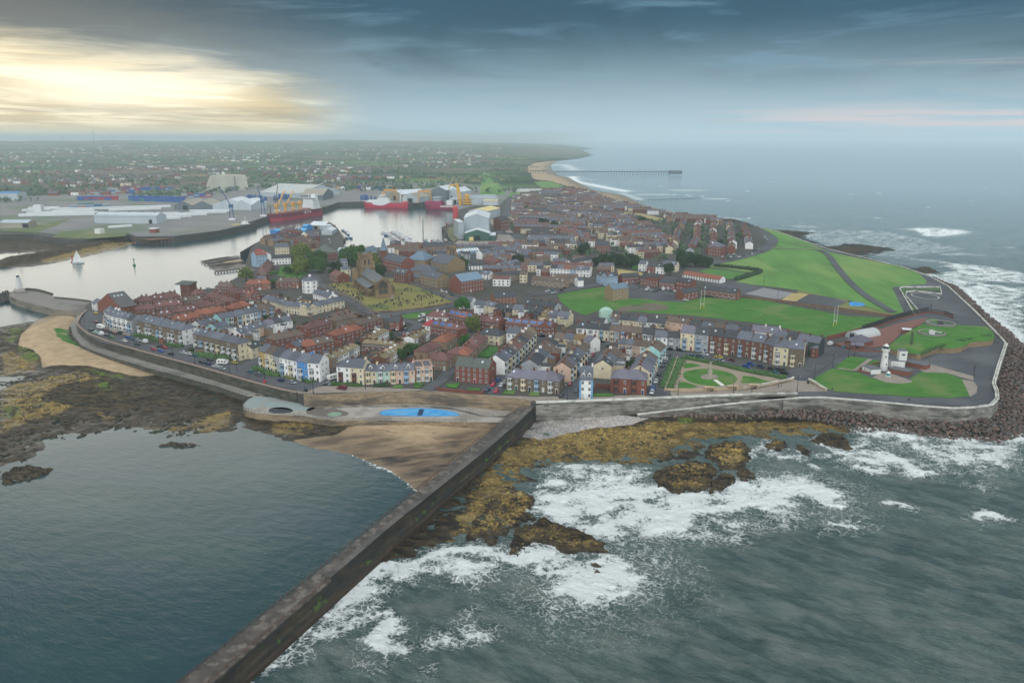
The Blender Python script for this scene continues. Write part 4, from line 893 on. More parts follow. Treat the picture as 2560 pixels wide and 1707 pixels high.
def roof_geo(W_, D_, e, rise, hl, hr, ov=.3, th=.16, x0=0, y0=0):
    """gable or hipped roof over a W x D box; returns MB"""
    mb = MB(); a = min(D_ / 2, W_ * .48) if hl else 0; b = min(D_ / 2, W_ * .48) if hr else 0
    ol, orr = (ov if hl else .0), (ov if hr else .0)
    zz_ = e - ov * rise / (D_ / 2)
    P = [(x0 - ol, y0 - ov, zz_), (x0 + W_ + orr, y0 - ov, zz_), (x0 + W_ + orr, y0 + D_ + ov, zz_), (x0 - ol, y0 + D_ + ov, zz_), (x0 + a, y0 + D_ / 2, e + rise), (x0 + W_ - b, y0 + D_ / 2, e + rise)]
    T_ = [(x, y, z + th) for x, y, z in P]; fs = [(0, 1, 5, 4), (2, 3, 4, 5)]
    if hl: fs.append((3, 0, 4))
    if hr: fs.append((1, 2, 5))
    mb.add(T_, fs)
    for i, j in ((0, 1), (1, 2), (2, 3), (3, 0)):
        if (i, j) == (1, 2) and not hr: mb.add([P[1], T_[1], T_[5], P[5]], [(0, 3, 2, 1)]); mb.add([P[5], T_[5], T_[2], P[2]], [(0, 3, 2, 1)])
        elif (i, j) == (3, 0) and not hl: mb.add([P[3], T_[3], T_[4], P[4]], [(0, 3, 2, 1)]); mb.add([P[4], T_[4], T_[0], P[0]], [(0, 3, 2, 1)])
        else: mb.add([P[i], P[j], T_[j], T_[i]], [(0, 1, 2, 3)])
    mb.add(P[:4], [(3, 2, 1, 0)]); return mb
def wall_geo(W_, D_, e, rise, hl, hr, x0=0, y0=0):
    mb = MB(); v = [(x0, y0, 0), (x0 + W_, y0, 0), (x0 + W_, y0 + D_, 0), (x0, y0 + D_, 0), (x0, y0, e), (x0 + W_, y0, e), (x0 + W_, y0 + D_, e), (x0, y0 + D_, e), (x0, y0 + D_ / 2, e + rise - .02), (x0 + W_, y0 + D_ / 2, e + rise - .02)]
    mb.add(v, [(0, 1, 5, 4), (2, 3, 7, 6)], 0)
    mb.add(v, [(1, 2, 6, 5)] if hr else [(1, 2, 6, 9, 5)], 2); mb.add(v, [(3, 0, 4, 7)] if hl else [(3, 0, 4, 8, 7)], 1)
    mb.add(v, [(4, 5, 6, 7)], 0); return mb
ORD = ['first', 'second', 'third', 'fourth', 'fifth', 'sixth', 'seventh', 'eighth', 'ninth', 'tenth', 'eleventh', 'twelfth', 'thirteenth', 'fourteenth']
NH = [0]; OCC = []
def house(A, B, e, D_, wc, rc, style, label, group, first, last, sl=None, sr=None, cat='house', z=ZL, flip=False, name=None, pitch=.62):
    """one house: front wall from A (left) to B (right), body behind it"""
    NH[0] += 1; r_ = rg; rz_ = math.atan2(B[1] - A[1], B[0] - A[0]); w_h = math.dist(A, B); OCC.append(((A[0] + B[0]) / 2 - math.sin(rz_) * D_ / 2, (A[1] + B[1]) / 2 + math.cos(rz_) * D_ / 2, max(w_h, D_) * .55))
    W_ = math.dist(A, B) - .02; rz = math.atan2(B[1] - A[1], B[0] - A[0]); far = A[1] > 720
    root = empty(name or 'terraced_house', (A[0], A[1], z), rz, label, cat, group)
    e = e + (r_.uniform(-.12, .12) if 'u' not in style else 0); rise = D_ / 2 * pitch
    hl = first and ('h' in style or 'l' in style); hr = last and ('h' in style or 'i' in style)
    o = wall_geo(W_, D_, e, rise, hl, hr).build('wall', [wm(wc), wm(sl or wc), wm(sr or wc)], root)
    roof_o = None
    if 'f' in style:
        MB().wall([(0, 0), (W_, 0), (W_, D_), (0, D_)], e - .2, e + .7, .3, closed=True, side=.16).build('parapet', [wm(wc)], root)
        MB().prism([(.3, .3), (W_ - .3, .3), (W_ - .3, D_ - .3), (.3, D_ - .3)], e, e + .15).build('roof', [rm(rc)], root)
    else: roof_o = roof_geo(W_, D_, e, rise, hl, hr).build('roof', [rm(rc)], root)
    ang = math.atan2(rise, D_ / 2); n_st = 3 if e > 7.6 else 2; sh = e / n_st
    # chimneys
    if 'x' not in style:
        cm = chim_mesh(BRICKC if wc in 'RNBTOGK' or r_.random() < .6 else wm(wc)); inst('chimney', cm, root, (W_ - .5 if not last or hr is False else W_ * .6, D_ / 2, e + rise))
        if first and not hl and r_.random() < .6: inst('chimney', cm, root, (.5, D_ / 2, e + rise))
    wme = win_mesh(FRAMED if wc in 'B' and r_.random() < .5 else None); bx = (.30 if not flip else .70) * W_; dx = (.80 if not flip else .2) * W_
    if 'v' in style and W_ > 3.6:
        trim = r_.choice([FRAME, FRAME, FRAME, wm('C'), wm('A')]) if wc not in 'L' else FRAME
        if 'M' in style: trim = wm('N')
        inst('bay_window', bay_mesh(2, trim, rm(rc if rc in 'sd' else 's')), root, (bx, 0, .1), sc=(min(1, W_ / 5.2), 1, sh / 3.05))
        inst('door', door_mesh(r_.randrange(6)), root, (dx, 0, .1)); inst('window', wme, root, (dx, 0, sh + sh * .52), sc=(1.0, 1, 1.6))
        if n_st == 3:
            for q in (bx - .7, bx + .9 if W_ < 6 else dx): inst('window', wme, root, (q, 0, 2 * sh + sh * .5), sc=(.95, 1, 1.5))
    elif 'w' in style:                                    # wide plain front
        k = max(2, int(W_ / 2.6)); db = r_.randrange(k)
        for s_ in range(n_st):
            for i in range(k):
                x = (i + .5) * W_ / k
                if s_ == 0 and i == db: inst('door', door_mesh(r_.randrange(6)), root, (x, 0, .05))
                else: inst('window', wme, root, (x, 0, s_ * sh + sh * .55), sc=(1.1, 1, 1.55))
    elif 'r' in style:                                    # back of a house, with an outshut
        inst('window', wme, root, (W_ * .28, 0, sh * 1.55), sc=(1.0, 1, 1.25)); 
        if r_.random() < .8 and not far:
            ww, dd, ee = W_ * .46, r_.uniform(3.5, 5), e * r_.uniform(.72, .85); wx = W_ * .52
            wr = empty('rear_wing', (wx, -dd, 0)); wr.parent = root; c2 = r_.choice([wc, wc, 'R', 'W', 'T'])
            wall_geo(dd + .5, ww, ee, ww * .3, True, False).build('wall', [wm(c2)] * 3, wr).rotation_euler = (0, 0, 0)
            for c_ in wr.children: c_.location = (ww, 0, 0); c_.rotation_euler = (0, 0, R(90))
            q = roof_geo(dd + .5, ww, ee, ww * .3, True, False, .12).build('roof', [rm(rc)], wr); q.location = (ww, 0, 0); q.rotation_euler = (0, 0, R(90))
            inst('window', wme, wr, (ww * .5, 0, ee * .72), sc=(.8, 1, 1.1)); inst('window', wme, wr, (ww * .5, 0, ee * .3), sc=(.9, 1, 1.1))
        else: inst('window', wme, root, (W_ * .72, 0, sh * 1.5), sc=(.8, 1, 1.1)); inst('window', wme, root, (W_ * .3, 0, sh * .5), sc=(1.2, 1, 1.2))
    elif 'c' in style:                                    # council house
        for x, s_, wd in ((.25, 0, 1.9), (.25, 1, 1.7), (.72, 1, 1.2)): inst('window', wme, root, (W_ * x, 0, s_ * sh + sh * .52), sc=(wd, 1, 1.15))
        inst('door', door_mesh(r_.randrange(6)), root, (W_ * .75, 0, .05))
        if r_.random() < .3: inst('window', wme, root, (W_ * .48, 0, sh * 1.6), sc=(.6, 1, .8))
    # end windows on exposed gables
    if last and not far:
        for s_ in range(n_st):
            for y in ((.3, .7) if 'E' in style else (.5,)):
                if 'E' in style or r_.random() < .5: inst('window', wme, root, (W_, D_ * y, s_ * sh + sh * .55), R(90), (1.0, 1, 1.4))
    if first and not far and r_.random() < .5: inst('window', wme, root, (0, D_ * .5, sh * 1.55), R(-90), (1.0, 1, 1.3))
    def on_roof(nm, me, x, f, lift=.17, s=(1, 1, 1)): inst(nm, me, root, (x, D_ / 2 * f, e + rise * f + lift), 0, s, ang)
    if 'D' in style and roof_o is not None: inst('dormer', dormer_mesh(rm(rc), wm('W' if wc not in 'B' else wc)), root, (W_ * .5, D_ * .12, e + rise * .24))
    if 'd' in style and roof_o is not None:
        for x in (.28, .72): inst('dormer', dormer_mesh(rm(rc), wm('W')), root, (W_ * x, D_ * .1, e + rise * .2))
    if 'k' in style and r_.random() < .8: on_roof('solar_panels', solar_mesh(), W_ * .5, .5, .18, (min(1, (W_ - .4) / 3.5), .8, 1))
    elif roof_o is not None and not far and r_.random() < .28: on_roof('skylight', skyl_mesh(), W_ * r_.uniform(.3, .7), r_.uniform(.35, .65))
    if 'g' in style:                                      # attic gable over the front
        gm = MB(); gw = 2.6; zt = e + rise * .85; yb = D_ * .45
        gm.add([(W_ / 2 - gw, -.06, e), (W_ / 2 + gw, -.06, e), (W_ / 2, -.06, zt)], [(0, 1, 2)], 0)
        gm.add([(W_ / 2 - gw - .3, -.3, e - .25), (W_ / 2, -.3, zt + .2), (W_ / 2, yb, zt + .2), (W_ / 2 - gw - .3, .3, e - .2), (W_ / 2 + gw + .3, -.3, e - .25), (W_ / 2 + gw + .3, .3, e - .2)], [(0, 1, 2, 3), (1, 4, 5, 2)], 1)
        gm.build('front_gable', [wm('W' if 'G' in style else 'P'), rm(rc)], root); inst('window', wme, root, (W_ / 2, -.07, e + 1.0), sc=(1.3, 1, 1))
    return root
LABELS = {}
def uniq(lb):
    LABELS[lb] = LABELS.get(lb, 0) + 1; return lb
def terrace(spec, n, e, D_, walls, roofs, style, desc, group=None, sl=None, sr=None, name='terraced_house', pitch=.62, near=None, flips=False, ref=None):
    line = PP(spec, ZL + (e if ref is None else ref)); seg = [math.dist(a, b) for a, b in zip(line[:-1], line[1:])]; tot = sum(seg)
    def at(s):
        for i, l in enumerate(seg):
            if s <= l or i == len(seg) - 1: f = s / l; return tuple(line[i][k] + (line[i + 1][k] - line[i][k]) * f for k in (0, 1))
            s -= l
    away = abs(line[-1][1] - line[0][1]) > 1.1 * abs(line[-1][0] - line[0][0]); near_first = line[0][1] < line[-1][1]
    for i in range(n):
        wc = walls[i % len(walls)]; A, B = at(tot * i / n), at(tot * (i + 1) / n); wn = WC[wc][3]
        if n == 1: lb = f'{wn} house {desc}'
        else:
            if away: k = (i if near_first else n - 1 - i); pos = 'nearest' if k == 0 else ('farthest' if k == n - 1 else ORD[k] + ' nearest')
            else: pos = 'leftmost' if i == 0 else ('rightmost' if i == n - 1 else ORD[i] + ' from left')
            lb = f'{wn} house, {pos} {desc}'
        st = style
        house(A, B, e, D_, wc, roofs[i % len(roofs)], st, uniq(lb), group or desc.replace('in the ', 'houses of the ').replace('of the ', 'the ', 0), i == 0, i == n - 1, sl if i == 0 else None, sr if i == n - 1 else None, name=name, pitch=pitch, flip=flips and i % 2)
T_ = terrace; SD = 'semi_detached_house'; HH = 'brick_house'
T_('o 285,712 335,755 390,797 560,836 800,890', 8, 8.2, 9.5, 'WWWWWWWG', 'sssssssd', 'v', 'in the white crescent beside the pier', sr='G')
T_('o 892,888 1722,1072', 8, 9.4, 10, 'B', 's', 'viE', 'in the stone terrace ending in a white gable', sr='W', flips=True)
T_('q -133,392 100,440 695,590', 8, 9.4, 8.5, 'B', 's', 'viE', 'in the stone terrace ending in a cream gable', sr='C')
T_('q 945,672 1130,612', 1, 6.0, 6.5, 'C', 'd', 'xw', 'with a slate roof behind the stone terrace end')
T_('q 1068,702 1212,755 1330,782 1462,826 1632,868 1800,905 1992,928 2192,942', 7, 9.8, 10, 'YCGWWLW', 'srdssss', 'vuE', 'in the colourful seafront terrace beside the side road', sr='W')
T_('r 445,992 690,1010 940,1026', 2, 8.8, 10, 'WC', 's', 'vMl', 'in the taller pair beside the parked caravan')
T_('r 955,1080 1175,1086 1435,1078 1660,1068 1890,1056', 4, 6.8, 8, 'CMPP', 's', 'vuD', 'in the low pastel terrace with dormers on the seafront')
T_('r 1905,1040 2215,1018', 2, 7.0, 13, 'P', 'p', 'vf', 'in the cream villa pair with a parapet')
T_('u 318,1060 470,1040', 1, 4.0, 8, 'P', 'g', 'xw', 'low annex behind the cream villa pair')
T_('u 565,1128 1195,1188', 2, 8.2, 10.5, 'R', 'g', 'wu', 'in the big red villa with a green slate roof')
T_('u 1500,1338 v 0,1386 435,1424', 4, 6.2, 10, 'B', 'p', 'vhu', 'in the stone seafront row with attic gables')
T_('v 800,1388 1050,1396', 1, 9.2, 15, 'W', 's', 'wd', 'tall and narrow with blue quoins and two dormers', 'tall blue and white house', sr='W', name='tall_house')
T_('v 1375,1358 2035,1396', 2, 7.2, 10.5, 'R', 'p', 'vhuM', 'in the hipped red villa beside the memorial garden street')
T_('v 2092,1252 2180,1080 2232,962', 5, 7.0, 10, 'CBCGC', 'psssr', 'v', 'in the bay windowed row facing the memorial garden')
T_('c 1136,880 1198,824', 2, 7.8, 9, 'Q', 'r', 'v', 'in the aqua block at the garden street corner')
T_('v 1388,1148 1560,862', 5, 6.6, 9, 'CCGWC', 'dssrr', 'r', 'in the row behind the tall blue and white house', sl='C')
T_('v 642,1192 740,1082 820,992 872,930 942,850 996,782', 7, 7.0, 9, 'PBCPGCC', 'rpdssrr', 'v', 'in the sloping street with red parked cars', sl='P')
T_('u 2098,1128 v 180,968 410,700', 6, 6.5, 9, 'W', 'ddsrrd', 'r', 'in the dark roofed row behind the stone gabled row', sl='G')
T_('u 1480,1062 1600,962 1730,852 1890,692 2070,512', 10, 7.2, 9.5, 'WGCCWCAWWA', 'ssdrbrdrrm', 'v', 'in the terrace climbing away from the big red villa', sl='W')
T_('u 1516,532 1760,546', 1, 7.2, 8, 'W', 's', 'wx', 'with a slate roof at the top of the climbing terrace')
T_('u 1000,545 1385,588', 2, 5.8, 10, 'C', 'd', 'ch', 'in the cream hipped pair above the green garden', name=SD)
T_('u 412,702 610,576', 2, 5.6, 9, 'T', 'o', 'ch', 'in the tan pair beside the narrow lane', name=SD)
T_('u 60,880 320,762', 2, 5.6, 8.5, 'T', 'b', 'chx', 'in the brown roofed pair behind the pastel terrace', name=SD)
T_('u 20,1010 420,1044', 2, 5.6, 9.5, 'T', 'b', 'ch', 'in the brown hipped pair behind the cream villa', name=SD)
T_('u 820,935 990,782', 2, 5.6, 8.5, 'T', 'ob', 'ch', 'in the orange roofed pair behind the big red villa', name=SD)
T_('u 1000,772 1175,602', 2, 5.6, 9, 'T', 'b', 'ch', 'in the tan pair below the cream hipped pair', name=SD)
T_('u 985,302 1375,352', 3, 6.0, 9, 'R', 'b', 'cu', 'in the plain red row behind the round tree', name=HH)
T_('u -30,384 105,404', 1, 5.6, 9, 'W', 'e', 'clu', 'with a bright red roof at the solar terrace end', name=SD)
T_('u 110,395 620,482', 4, 5.8, 9, 'R', 'b', 'ciku', 'in the lower red solar terrace', name=HH)
T_('u 420,196 850,272', 4, 5.8, 9, 'R', 'bbob', 'ciku', 'in the upper red solar terrace', name=HH)
T_('u 1490,352 2352,432 v 330,402', 7, 5.8, 9, 'R', 'b', 'ckhu', 'in the long red solar terrace', name=HH)
T_('u 40,228 410,248', 2, 5.4, 9, 'W', 'b', 'ch', 'in the white pair beside the green verge', name=SD)
T_('b 1560,447 1700,457 1850,490 2050,490 2180,520 c 40,532 300,560', 10, 6.0, 8, 'WCPKCWKCTC', 'ssddsddyss', 'r', 'in the black and white backs near the field', sr='C')
T_('b 2010,432 2300,474', 4, 6.0, 8.5, 'N', 'd', 'w', 'in the dark brick row with a grey gable', sr='G')
T_('b 1420,412 1540,420', 1, 5.6, 8, 'W', 's', 'wx', 'standing behind the round green tree')
T_('v 745,438 1230,472 1400,492 2000,548 2352,582', 8, 6.8, 9, 'WWCGNNGN', 'dddrrrdd', 'v', 'in the long low terrace facing the middle street')
T_('c 1090,742 1215,748 1322,752', 2, 6.8, 9, 'WG', 'sd', 'v', 'in the two low houses joining the tall terrace')
T_('c 1328,702 1700,736 2070,790 d 65,832 335,858', 9, 10.0, 10.5, 'CGNNNNNCB', 'pdddsssss', 'v', 'in the tall terrace above the memorial garden', sr='C')
T_('d 60,738 475,802', 4, 8.0, 9, 'GGGV', 'sds', 'r', 'in the tall backs behind the tall terrace', sr='K')
T_('c 680,572 905,596 1190,622', 6, 6.0, 8, 'ACCCWC', 'rddsdd', 'r', 'in the cream backs below the big field')
T_('c 505,600 625,612', 1, 5.6, 7, 'W', 'd', 'wx', 'beside the mint arched gable')
T_('c 1192,596 1402,624', 2, 7.0, 8, 'P', 'r', 'r', 'in the brown roofed backs below the big field')
T_('c 1402,640 1970,700', 5, 7.0, 8.5, 'N', 'dsrsd', 'r', 'in the hidden backs behind the tall terrace')
T_('c 1970,684 2230,714', 2, 7.5, 8.5, 'W', 'p', 'r', 'in the white backs at the field edge', sr='W')
T_('v 330,622 640,642 840,662 1000,704', 4, 6.5, 8, 'C', 'rsyp', 'r', 'in the cream backs with an ochre roof', sr='W')
T_('v 1512,724 1912,772', 3, 6.5, 8, 'P', 'ssr', 'r', 'in the peach backs behind the garden street')
T_('v 1915,775 2200,800', 2, 6.5, 8.5, 'W', 'r', 'r', 'in the brown roofed corner by the aqua block')
T_('p 1140,778 1400,852 1570,906', 5, 5.4, 8, 'C', 's', 'w', 'in the cream terrace near the octagonal house')
T_('p 1572,906 1990,965', 4, 5.4, 8, 'C', 's', 'w', 'in the middle stretch of the cream terrace')
T_('p 1992,965 b 150,452 370,406', 5, 5.4, 8, 'C', 's', 'w', 'in the cream terrace beside the churchyard', sr='W')
T_('p 380,1162 700,1096 960,1046 1120,1012', 5, 6.5, 8.5, 'QBCWA', 's', 'v', 'in the pastel row behind the stone terraces')
T_('p 5,1275 300,1195', 3, 5.6, 7.5, 'WPG', 's', 'r', 'in the low backs behind the first stone terrace')
T_('p 1128,988 1392,932', 2, 6.0, 8.5, 'T', 'r', 'vi', 'in the stone pair with white bays', name=SD)
T_('p 750,1432 1110,1302 1440,1226 1700,1182', 7, 6.0, 8, 'WWCPWWW', 'sssspds', 'r', 'in the white backs behind the second stone terrace')
T_('p 300,1330 540,1262', 2, 5.6, 7.5, 'QG', 's', 'r', 'in the low pair among the chimneys')
for sp_, n_, rf, ds in (('o 1240,642 1750,588', 4, 'b', 'in the long tiled row by the brick tower'), ('o 885,702 1240,666', 2, 'b', 'in the tiled pair beside the big dark hall'), ('o 935,548 1180,512', 2, 'b', 'in the tiled pair on the harbour edge'),
    ('o 1185,512 1700,440', 4, 'b', 'in the tiled harbour edge row'), ('o 1762,548 2112,502', 3, 'r', 'in the mossy roofed row below the brick tower'), ('o 1552,748 2042,682', 4, 'b', 'in the middle tiled row of the estate'),
    ('o 1290,802 1545,782', 2, 'b', 'in the tiled pair behind the first stone terrace'), ('o 2062,642 2340,592', 2, 'b', 'in the tiled pair at the estate centre'), ('o 1600,898 2052,822', 3, 'o', 'in the orange tiled row behind the white gable'),
    ('p -60,1088 500,1002', 4, 'o', 'in the orange tiled row of the lower estate'), ('p 82,722 470,842', 4, 'b', 'in the brown row running down the estate'), ('p 640,968 940,886', 2, 'o', 'in the orange pair behind the pastel row'),
    ('p 640,662 900,716 1105,692', 4, 'bbob', 'in the tiled row near the boat yard'), ('p 440,612 640,690', 2, 'b', 'in the tiled pair with a blue solar roof'), ('p 275,568 600,560', 3, 'r', 'in the brown row closest to the harbour water'),
    ('p 835,524 1290,504', 3, 'o', 'in the orange row below the grey block'), ('p 1385,478 1822,474', 3, 'r', 'in the brown row below the grass patch'), ('p 1240,302 1352,118', 4, 'b', 'in the stepped red row below the grey block'),
    ('o 1960,415 2160,390', 2, 'b', 'in the tiled pair right of the brick tower')):
    T_(sp_, n_, 5.4, 8.6, 'RRO', rf, 'ch', ds, name=SD, pitch=.66)
for sp_, n_, wl, rf, ds, st in (('q 1372,522 1720,442 1930,402', 3, 'R', 'r', 'in the brown row behind the colourful terrace', 'ch'), ('b 22,832 282,772', 3, 'R', 'orr', 'in the mixed orange and brown row', 'ch'), ('b 300,730 545,662', 3, 'R', 'o', 'in the bright orange roofed row', 'ch'),
    ('b 60,668 265,612', 3, 'R', 'b', 'in the brown tiled row left of centre', 'ch'), ('b 300,600 490,556', 3, 'T', 'r', 'in the stone coloured row below the churchyard', 'ch'), ('b 530,628 735,572', 3, 'R', 'r', 'in the red row below the churchyard', 'ch'),
    ('b 782,604 882,606', 1, 'R', 'd', 'with a white gable below the green verge', 'c'), ('q 1790,652 1962,572', 2, 'R', 's', 'in the brick pair behind the colourful terrace', 'c'), ('b 330,560 480,520', 2, 'R', 'r', 'in the pair beside the churchyard corner', 'ch'),
    ('p 2072,682 2352,768', 3, 'W', 's', 'in the white cottages below the octagonal house', 'w'), ('b 1420,905 1500,870', 1, 'T', 'b', 'small tiled behind the red villa', 'ch')):
    T_(sp_, n_, 5.6, 8.6, wl, rf, st, ds, name=SD if 'h' in st else HH)
for sp_, n_, wl, ds in (('r 370,868 870,622', 5, 'TWWGW', 'in the mossy row beside the colourful terrace'), ('r 1112,500 1412,338', 4, 'NWWW', 'in the upper mossy row of the courtyard'), ('r 925,562 1480,612', 5, 'N', 'in the dark mossy row across the courtyard'),
    ('r 1345,858 1790,582', 6, 'NPWWNN', 'in the mossy row with a brick gable'), ('r 1880,502 2160,352', 4, 'WNNW', 'in the mossy row with a white gable')):
    T_(sp_, n_, 5.2, 7.5, wl, 'm', 'c', ds, name='courtyard_house', pitch=.34, sl=wl[0])
# houses farther into the town that still read one by one
for sp_, n_, e_, wl, rf, ds, st in (
    ('t 1822,1082 1970,1050 2320,1012', 7, 6.2, 'W', 's', 'in the white waterfront terrace', 'w'), ('t 1450,1052 1800,1060', 6, 5.6, 'CWC', 'b', 'in the cream row by the slipway shed', 'w'), ('t 1990,1132 2235,1112', 6, 5.4, 'WC', 's', 'in the pale row behind the waterfront', 'w'),
    ('g 205,1120 370,1085', 3, 5.6, 'GW', 's', 'in the grey pair behind the red house', 'w'), ('g 645,1140 1005,1160', 6, 6.0, 'WWWAWW', 'dsorss', 'in the white row above the sandy allotment', 'w'), ('g 840,1095 1040,1055', 5, 6.0, 'W', 'd', 'in the long white row beside the wood', 'w'),
    ('g 1070,1190 1145,1225 1265,1210', 3, 7.5, 'A', 'db', 'in the pale blue block by the allotment', 'w'), ('g 1455,1100 1520,1105', 1, 6.5, 'W', 's', 'beside the dark trees', 'w'), ('g 1535,1120 1690,1130', 2, 6.5, 'RW', 'd', 'in the red and white pair by the trees', 'w'), ('g 1672,1100 1805,1110', 2, 6.5, 'C', 's', 'in the cream pair by the trees', 'w'),
    ('g 1310,1225 1470,1215', 3, 6.0, 'R', 'd', 'left in the red estate above the car park', 'c'), ('g 1475,1230 1530,1235', 1, 6.0, 'R', 'd', 'narrow in the red estate above the car park', 'c'), ('g 1530,1215 1640,1230', 2, 8.0, 'R', 'd', 'in the tall red pair of the estate', 'c'), ('g 1645,1265 1790,1280', 3, 5.6, 'R', 'd', 'in the low red row of the estate', 'c'),
    ('g 1800,1255 1935,1275', 2, 7.5, 'R', 'd', 'in the red pair at the estate end', 'c'), ('g 2040,1330 2352,1370', 6, 5.6, 'R', 'd', 'in the long red row behind the posts', 'c'), ('g 1870,1370 2005,1350', 2, 5.6, 'R', 'd', 'in the red pair beside the white car', 'c'),
    ('g 150,1215 430,1190', 6, 5.4, 'T', 'd', 'in the brown row behind the red institute', 'c'), ('g 470,1240 780,1270', 6, 5.2, 'T', 'r', 'in the low brown row by the bend', 'c'), ('g 650,1230 905,1225', 5, 5.2, 'T', 'r', 'in the low row with a white gable', 'c')):
    T_(sp_, n_, e_, 8, wl, rf, st + 'x', ds)
k_ = bpy.data.objects['tall_house']; w_q = max(v.co.x for v in [c for c in k_.children if c.name.startswith('wall')][0].data.vertices)
for sd_ in (0, 1):
    mb = MB()
    for i in range(13): q = .75 if i % 2 else 1.0; mb.box(-.04 if not sd_ else w_q - q, q if not sd_ else w_q + .04, -.07, .3, i * .7, i * .7 + .7)
    mb.build('quoin_strip', [material('quoin_blue', '5f8fb8', '6c9ac0')], k_)
# ================================================================ landmarks
def frame(spec, ref=ZL):
    a, b = PP(spec, ref)[:2]; return a, math.dist(a, b), math.atan2(b[1] - a[1], b[0] - a[0])
def shed(name, spec, D_, e, rise, wmat, rmat, label, cat='warehouse', group=None, front_gable=False, z=ZL, doors=(), ref=None, skylights=0, vents=0):
    a, W_, rz = frame(spec, z + (ref or 0)); root = empty(name, (*a, z), rz, label, cat, group)
    if front_gable:
        o = wall_geo(D_, W_, e, rise, False, False).build('wall', [wmat] * 3, root); o.location = (W_, 0, 0); o.rotation_euler = (0, 0, R(90))
        o = roof_geo(D_, W_, e, rise, False, False, .5, .25).build('roof', [rmat], root); o.location = (W_, 0, 0); o.rotation_euler = (0, 0, R(90))
    else:
        wall_geo(W_, D_, e, rise, False, False).build('wall', [wmat] * 3, root); ro = roof_geo(W_, D_, e, rise, False, False, .5, .25).build('roof', [rmat], root)
        ang = math.atan2(rise, D_ / 2)
        for i in range(skylights):
            o = MB().box(-.9, .9, -D_ * .13, D_ * .13, 0, .12).build('skylight', [material('shed_skylight', 'd2d8d6')], root); o.location = ((i + .5) * W_ / skylights, D_ * .3, e + rise * .6 + .3); o.rotation_euler = (ang, 0, 0)
        for i in range(vents): MB().box(-1.5, 1.5, -.8, .8, 0, 1.1).build('roof_vent', [material('vent_blue', '4f7484')], root).location = ((i + .5) * W_ / vents, D_ / 2, e + rise)
    for x, w_, h_ in doors: MB().box(x * W_ - w_ / 2, x * W_ + w_ / 2, -.12, .02, 0, h_).build('door', [material('shed_door_dark', '20282e')], root)
    return root
def metal(n_, a, b=None): return material('cladding_' + n_, a, b or a, .05, .6, stretch=(1, 1, .1))
M_GREY, M_WHITE, M_LG, M_TAN, M_DG = metal('grey', '9aa4aa', '8c979d'), metal('white', 'c9cfd2', 'bcc3c6'), metal('light_grey', 'aab4ba', 'a0abb1'), metal('tan', '9a9484', '8d887a'), metal('dark_grey', '5f6a70', '566067')
M_GREEN = metal('green', '33584c', '2d5046'); M_BLUE = metal('blue', '2a72b0', '3a80ba'); M_YEL = metal('yellow', 'cdbb7e', 'd8c88c'); SANDST = material('sandstone', '75634b', '8a765a', .5, .9, c3='5d4f3e', s3=.12, stretch=(1, 1, 2)); LEAD = material('lead_roof', '565b5e', '64696c', .4, .7, stretch=(1, 1, 1))

# ---- the old parish church
ra, rb = P1_('f 1168,908', ZL + 16), P1_('f 1312,1000', ZL + 16)
ax = math.atan2(ra[1] - rb[1], ra[0] - rb[0]); LEN = math.dist(ra, rb)
CH = empty('church', (rb[0], rb[1], ZL), ax - R(90), 'large brown stone church with a square tower in the yellow churchyard', 'church')
def Lc(m_, nm, mats): return m_.build(nm, mats, CH)
w2 = 5.2
o = wall_geo(LEN, 2 * w2, 11, 5, False, False).build('nave', [SANDST] * 3, CH); o.rotation_euler = (0, 0, R(90)); o.location = (w2, 0, 0)
o = roof_geo(LEN, 2 * w2, 11, 5, False, False, .4, .25).build('nave_roof', [LEAD], CH); o.rotation_euler = (0, 0, R(90)); o.location = (w2, 0, 0)
for sx in (-1, 1):
    mb = MB(); x0, x1 = (w2, w2 + 5) if sx > 0 else (-w2 - 5, -w2); mb.box(x0, x1, 9, LEN - 1, 0, 6.2); Lc(mb, 'aisle', [SANDST])
    mb = MB(); xi, xo = sx * (w2 + .02), sx * (w2 + 5.4); vs = [(xi, 8.8, 8.6), (xo, 8.8, 6.2), (xo, LEN - .8, 6.2), (xi, LEN - .8, 8.6)]; vs2 = [(x, y, z + .25) for x, y, z in vs]
    f_ = [(0, 1, 2, 3), (7, 6, 5, 4), (0, 4, 5, 1), (1, 5, 6, 2), (2, 6, 7, 3)]; mb.add(vs + vs2, f_); Lc(mb, 'aisle_roof', [LEAD])
    for i in range(7):
        y = 10.5 + i * (LEN - 14) / 6; Lc(MB().box(sx * (w2 + 5) - .5, sx * (w2 + 5) + .5 + (sx * .6), y - .45, y + .45, 0, 6.8), 'buttress', [SANDST])
        if i < 6:
            ym = y + (LEN - 14) / 12; mb = MB(); mb.prism([(sx * (w2 + 5.06), ym - .8), (sx * (w2 + 5.06), ym + .8), (sx * (w2 + 4.9), ym + .8), (sx * (w2 + 4.9), ym - .8)], 2, 4.6); Lc(mb, 'window', [GLASS])
            mb = MB(); mb.box(min(sx * (w2 - .1), sx * (w2 + .05)), max(sx * (w2 - .1), sx * (w2 + .05)), ym - .55, ym + .55, 8.9, 10.6); Lc(mb, 'window', [GLASS])
for x in (-w2, w2):
    for y in (0, 7.5): Lc(MB().box(x - .7, x + .7, y - .7, y + .7, 0, 11.5).prism([(x - .7, y - .7), (x + .7, y - .7), (x + .7, y + .7), (x - .7, y + .7)], 11.5, [12.2, 12.2, 13, 13]), 'buttress', [SANDST])
ew = MB(); pts_ = [(-3.2, 3), (3.2, 3), (3.2, 9.5), (2.4, 11.3), (1.2, 12.6), (0, 13.2), (-1.2, 12.6), (-2.4, 11.3), (-3.2, 9.5)]
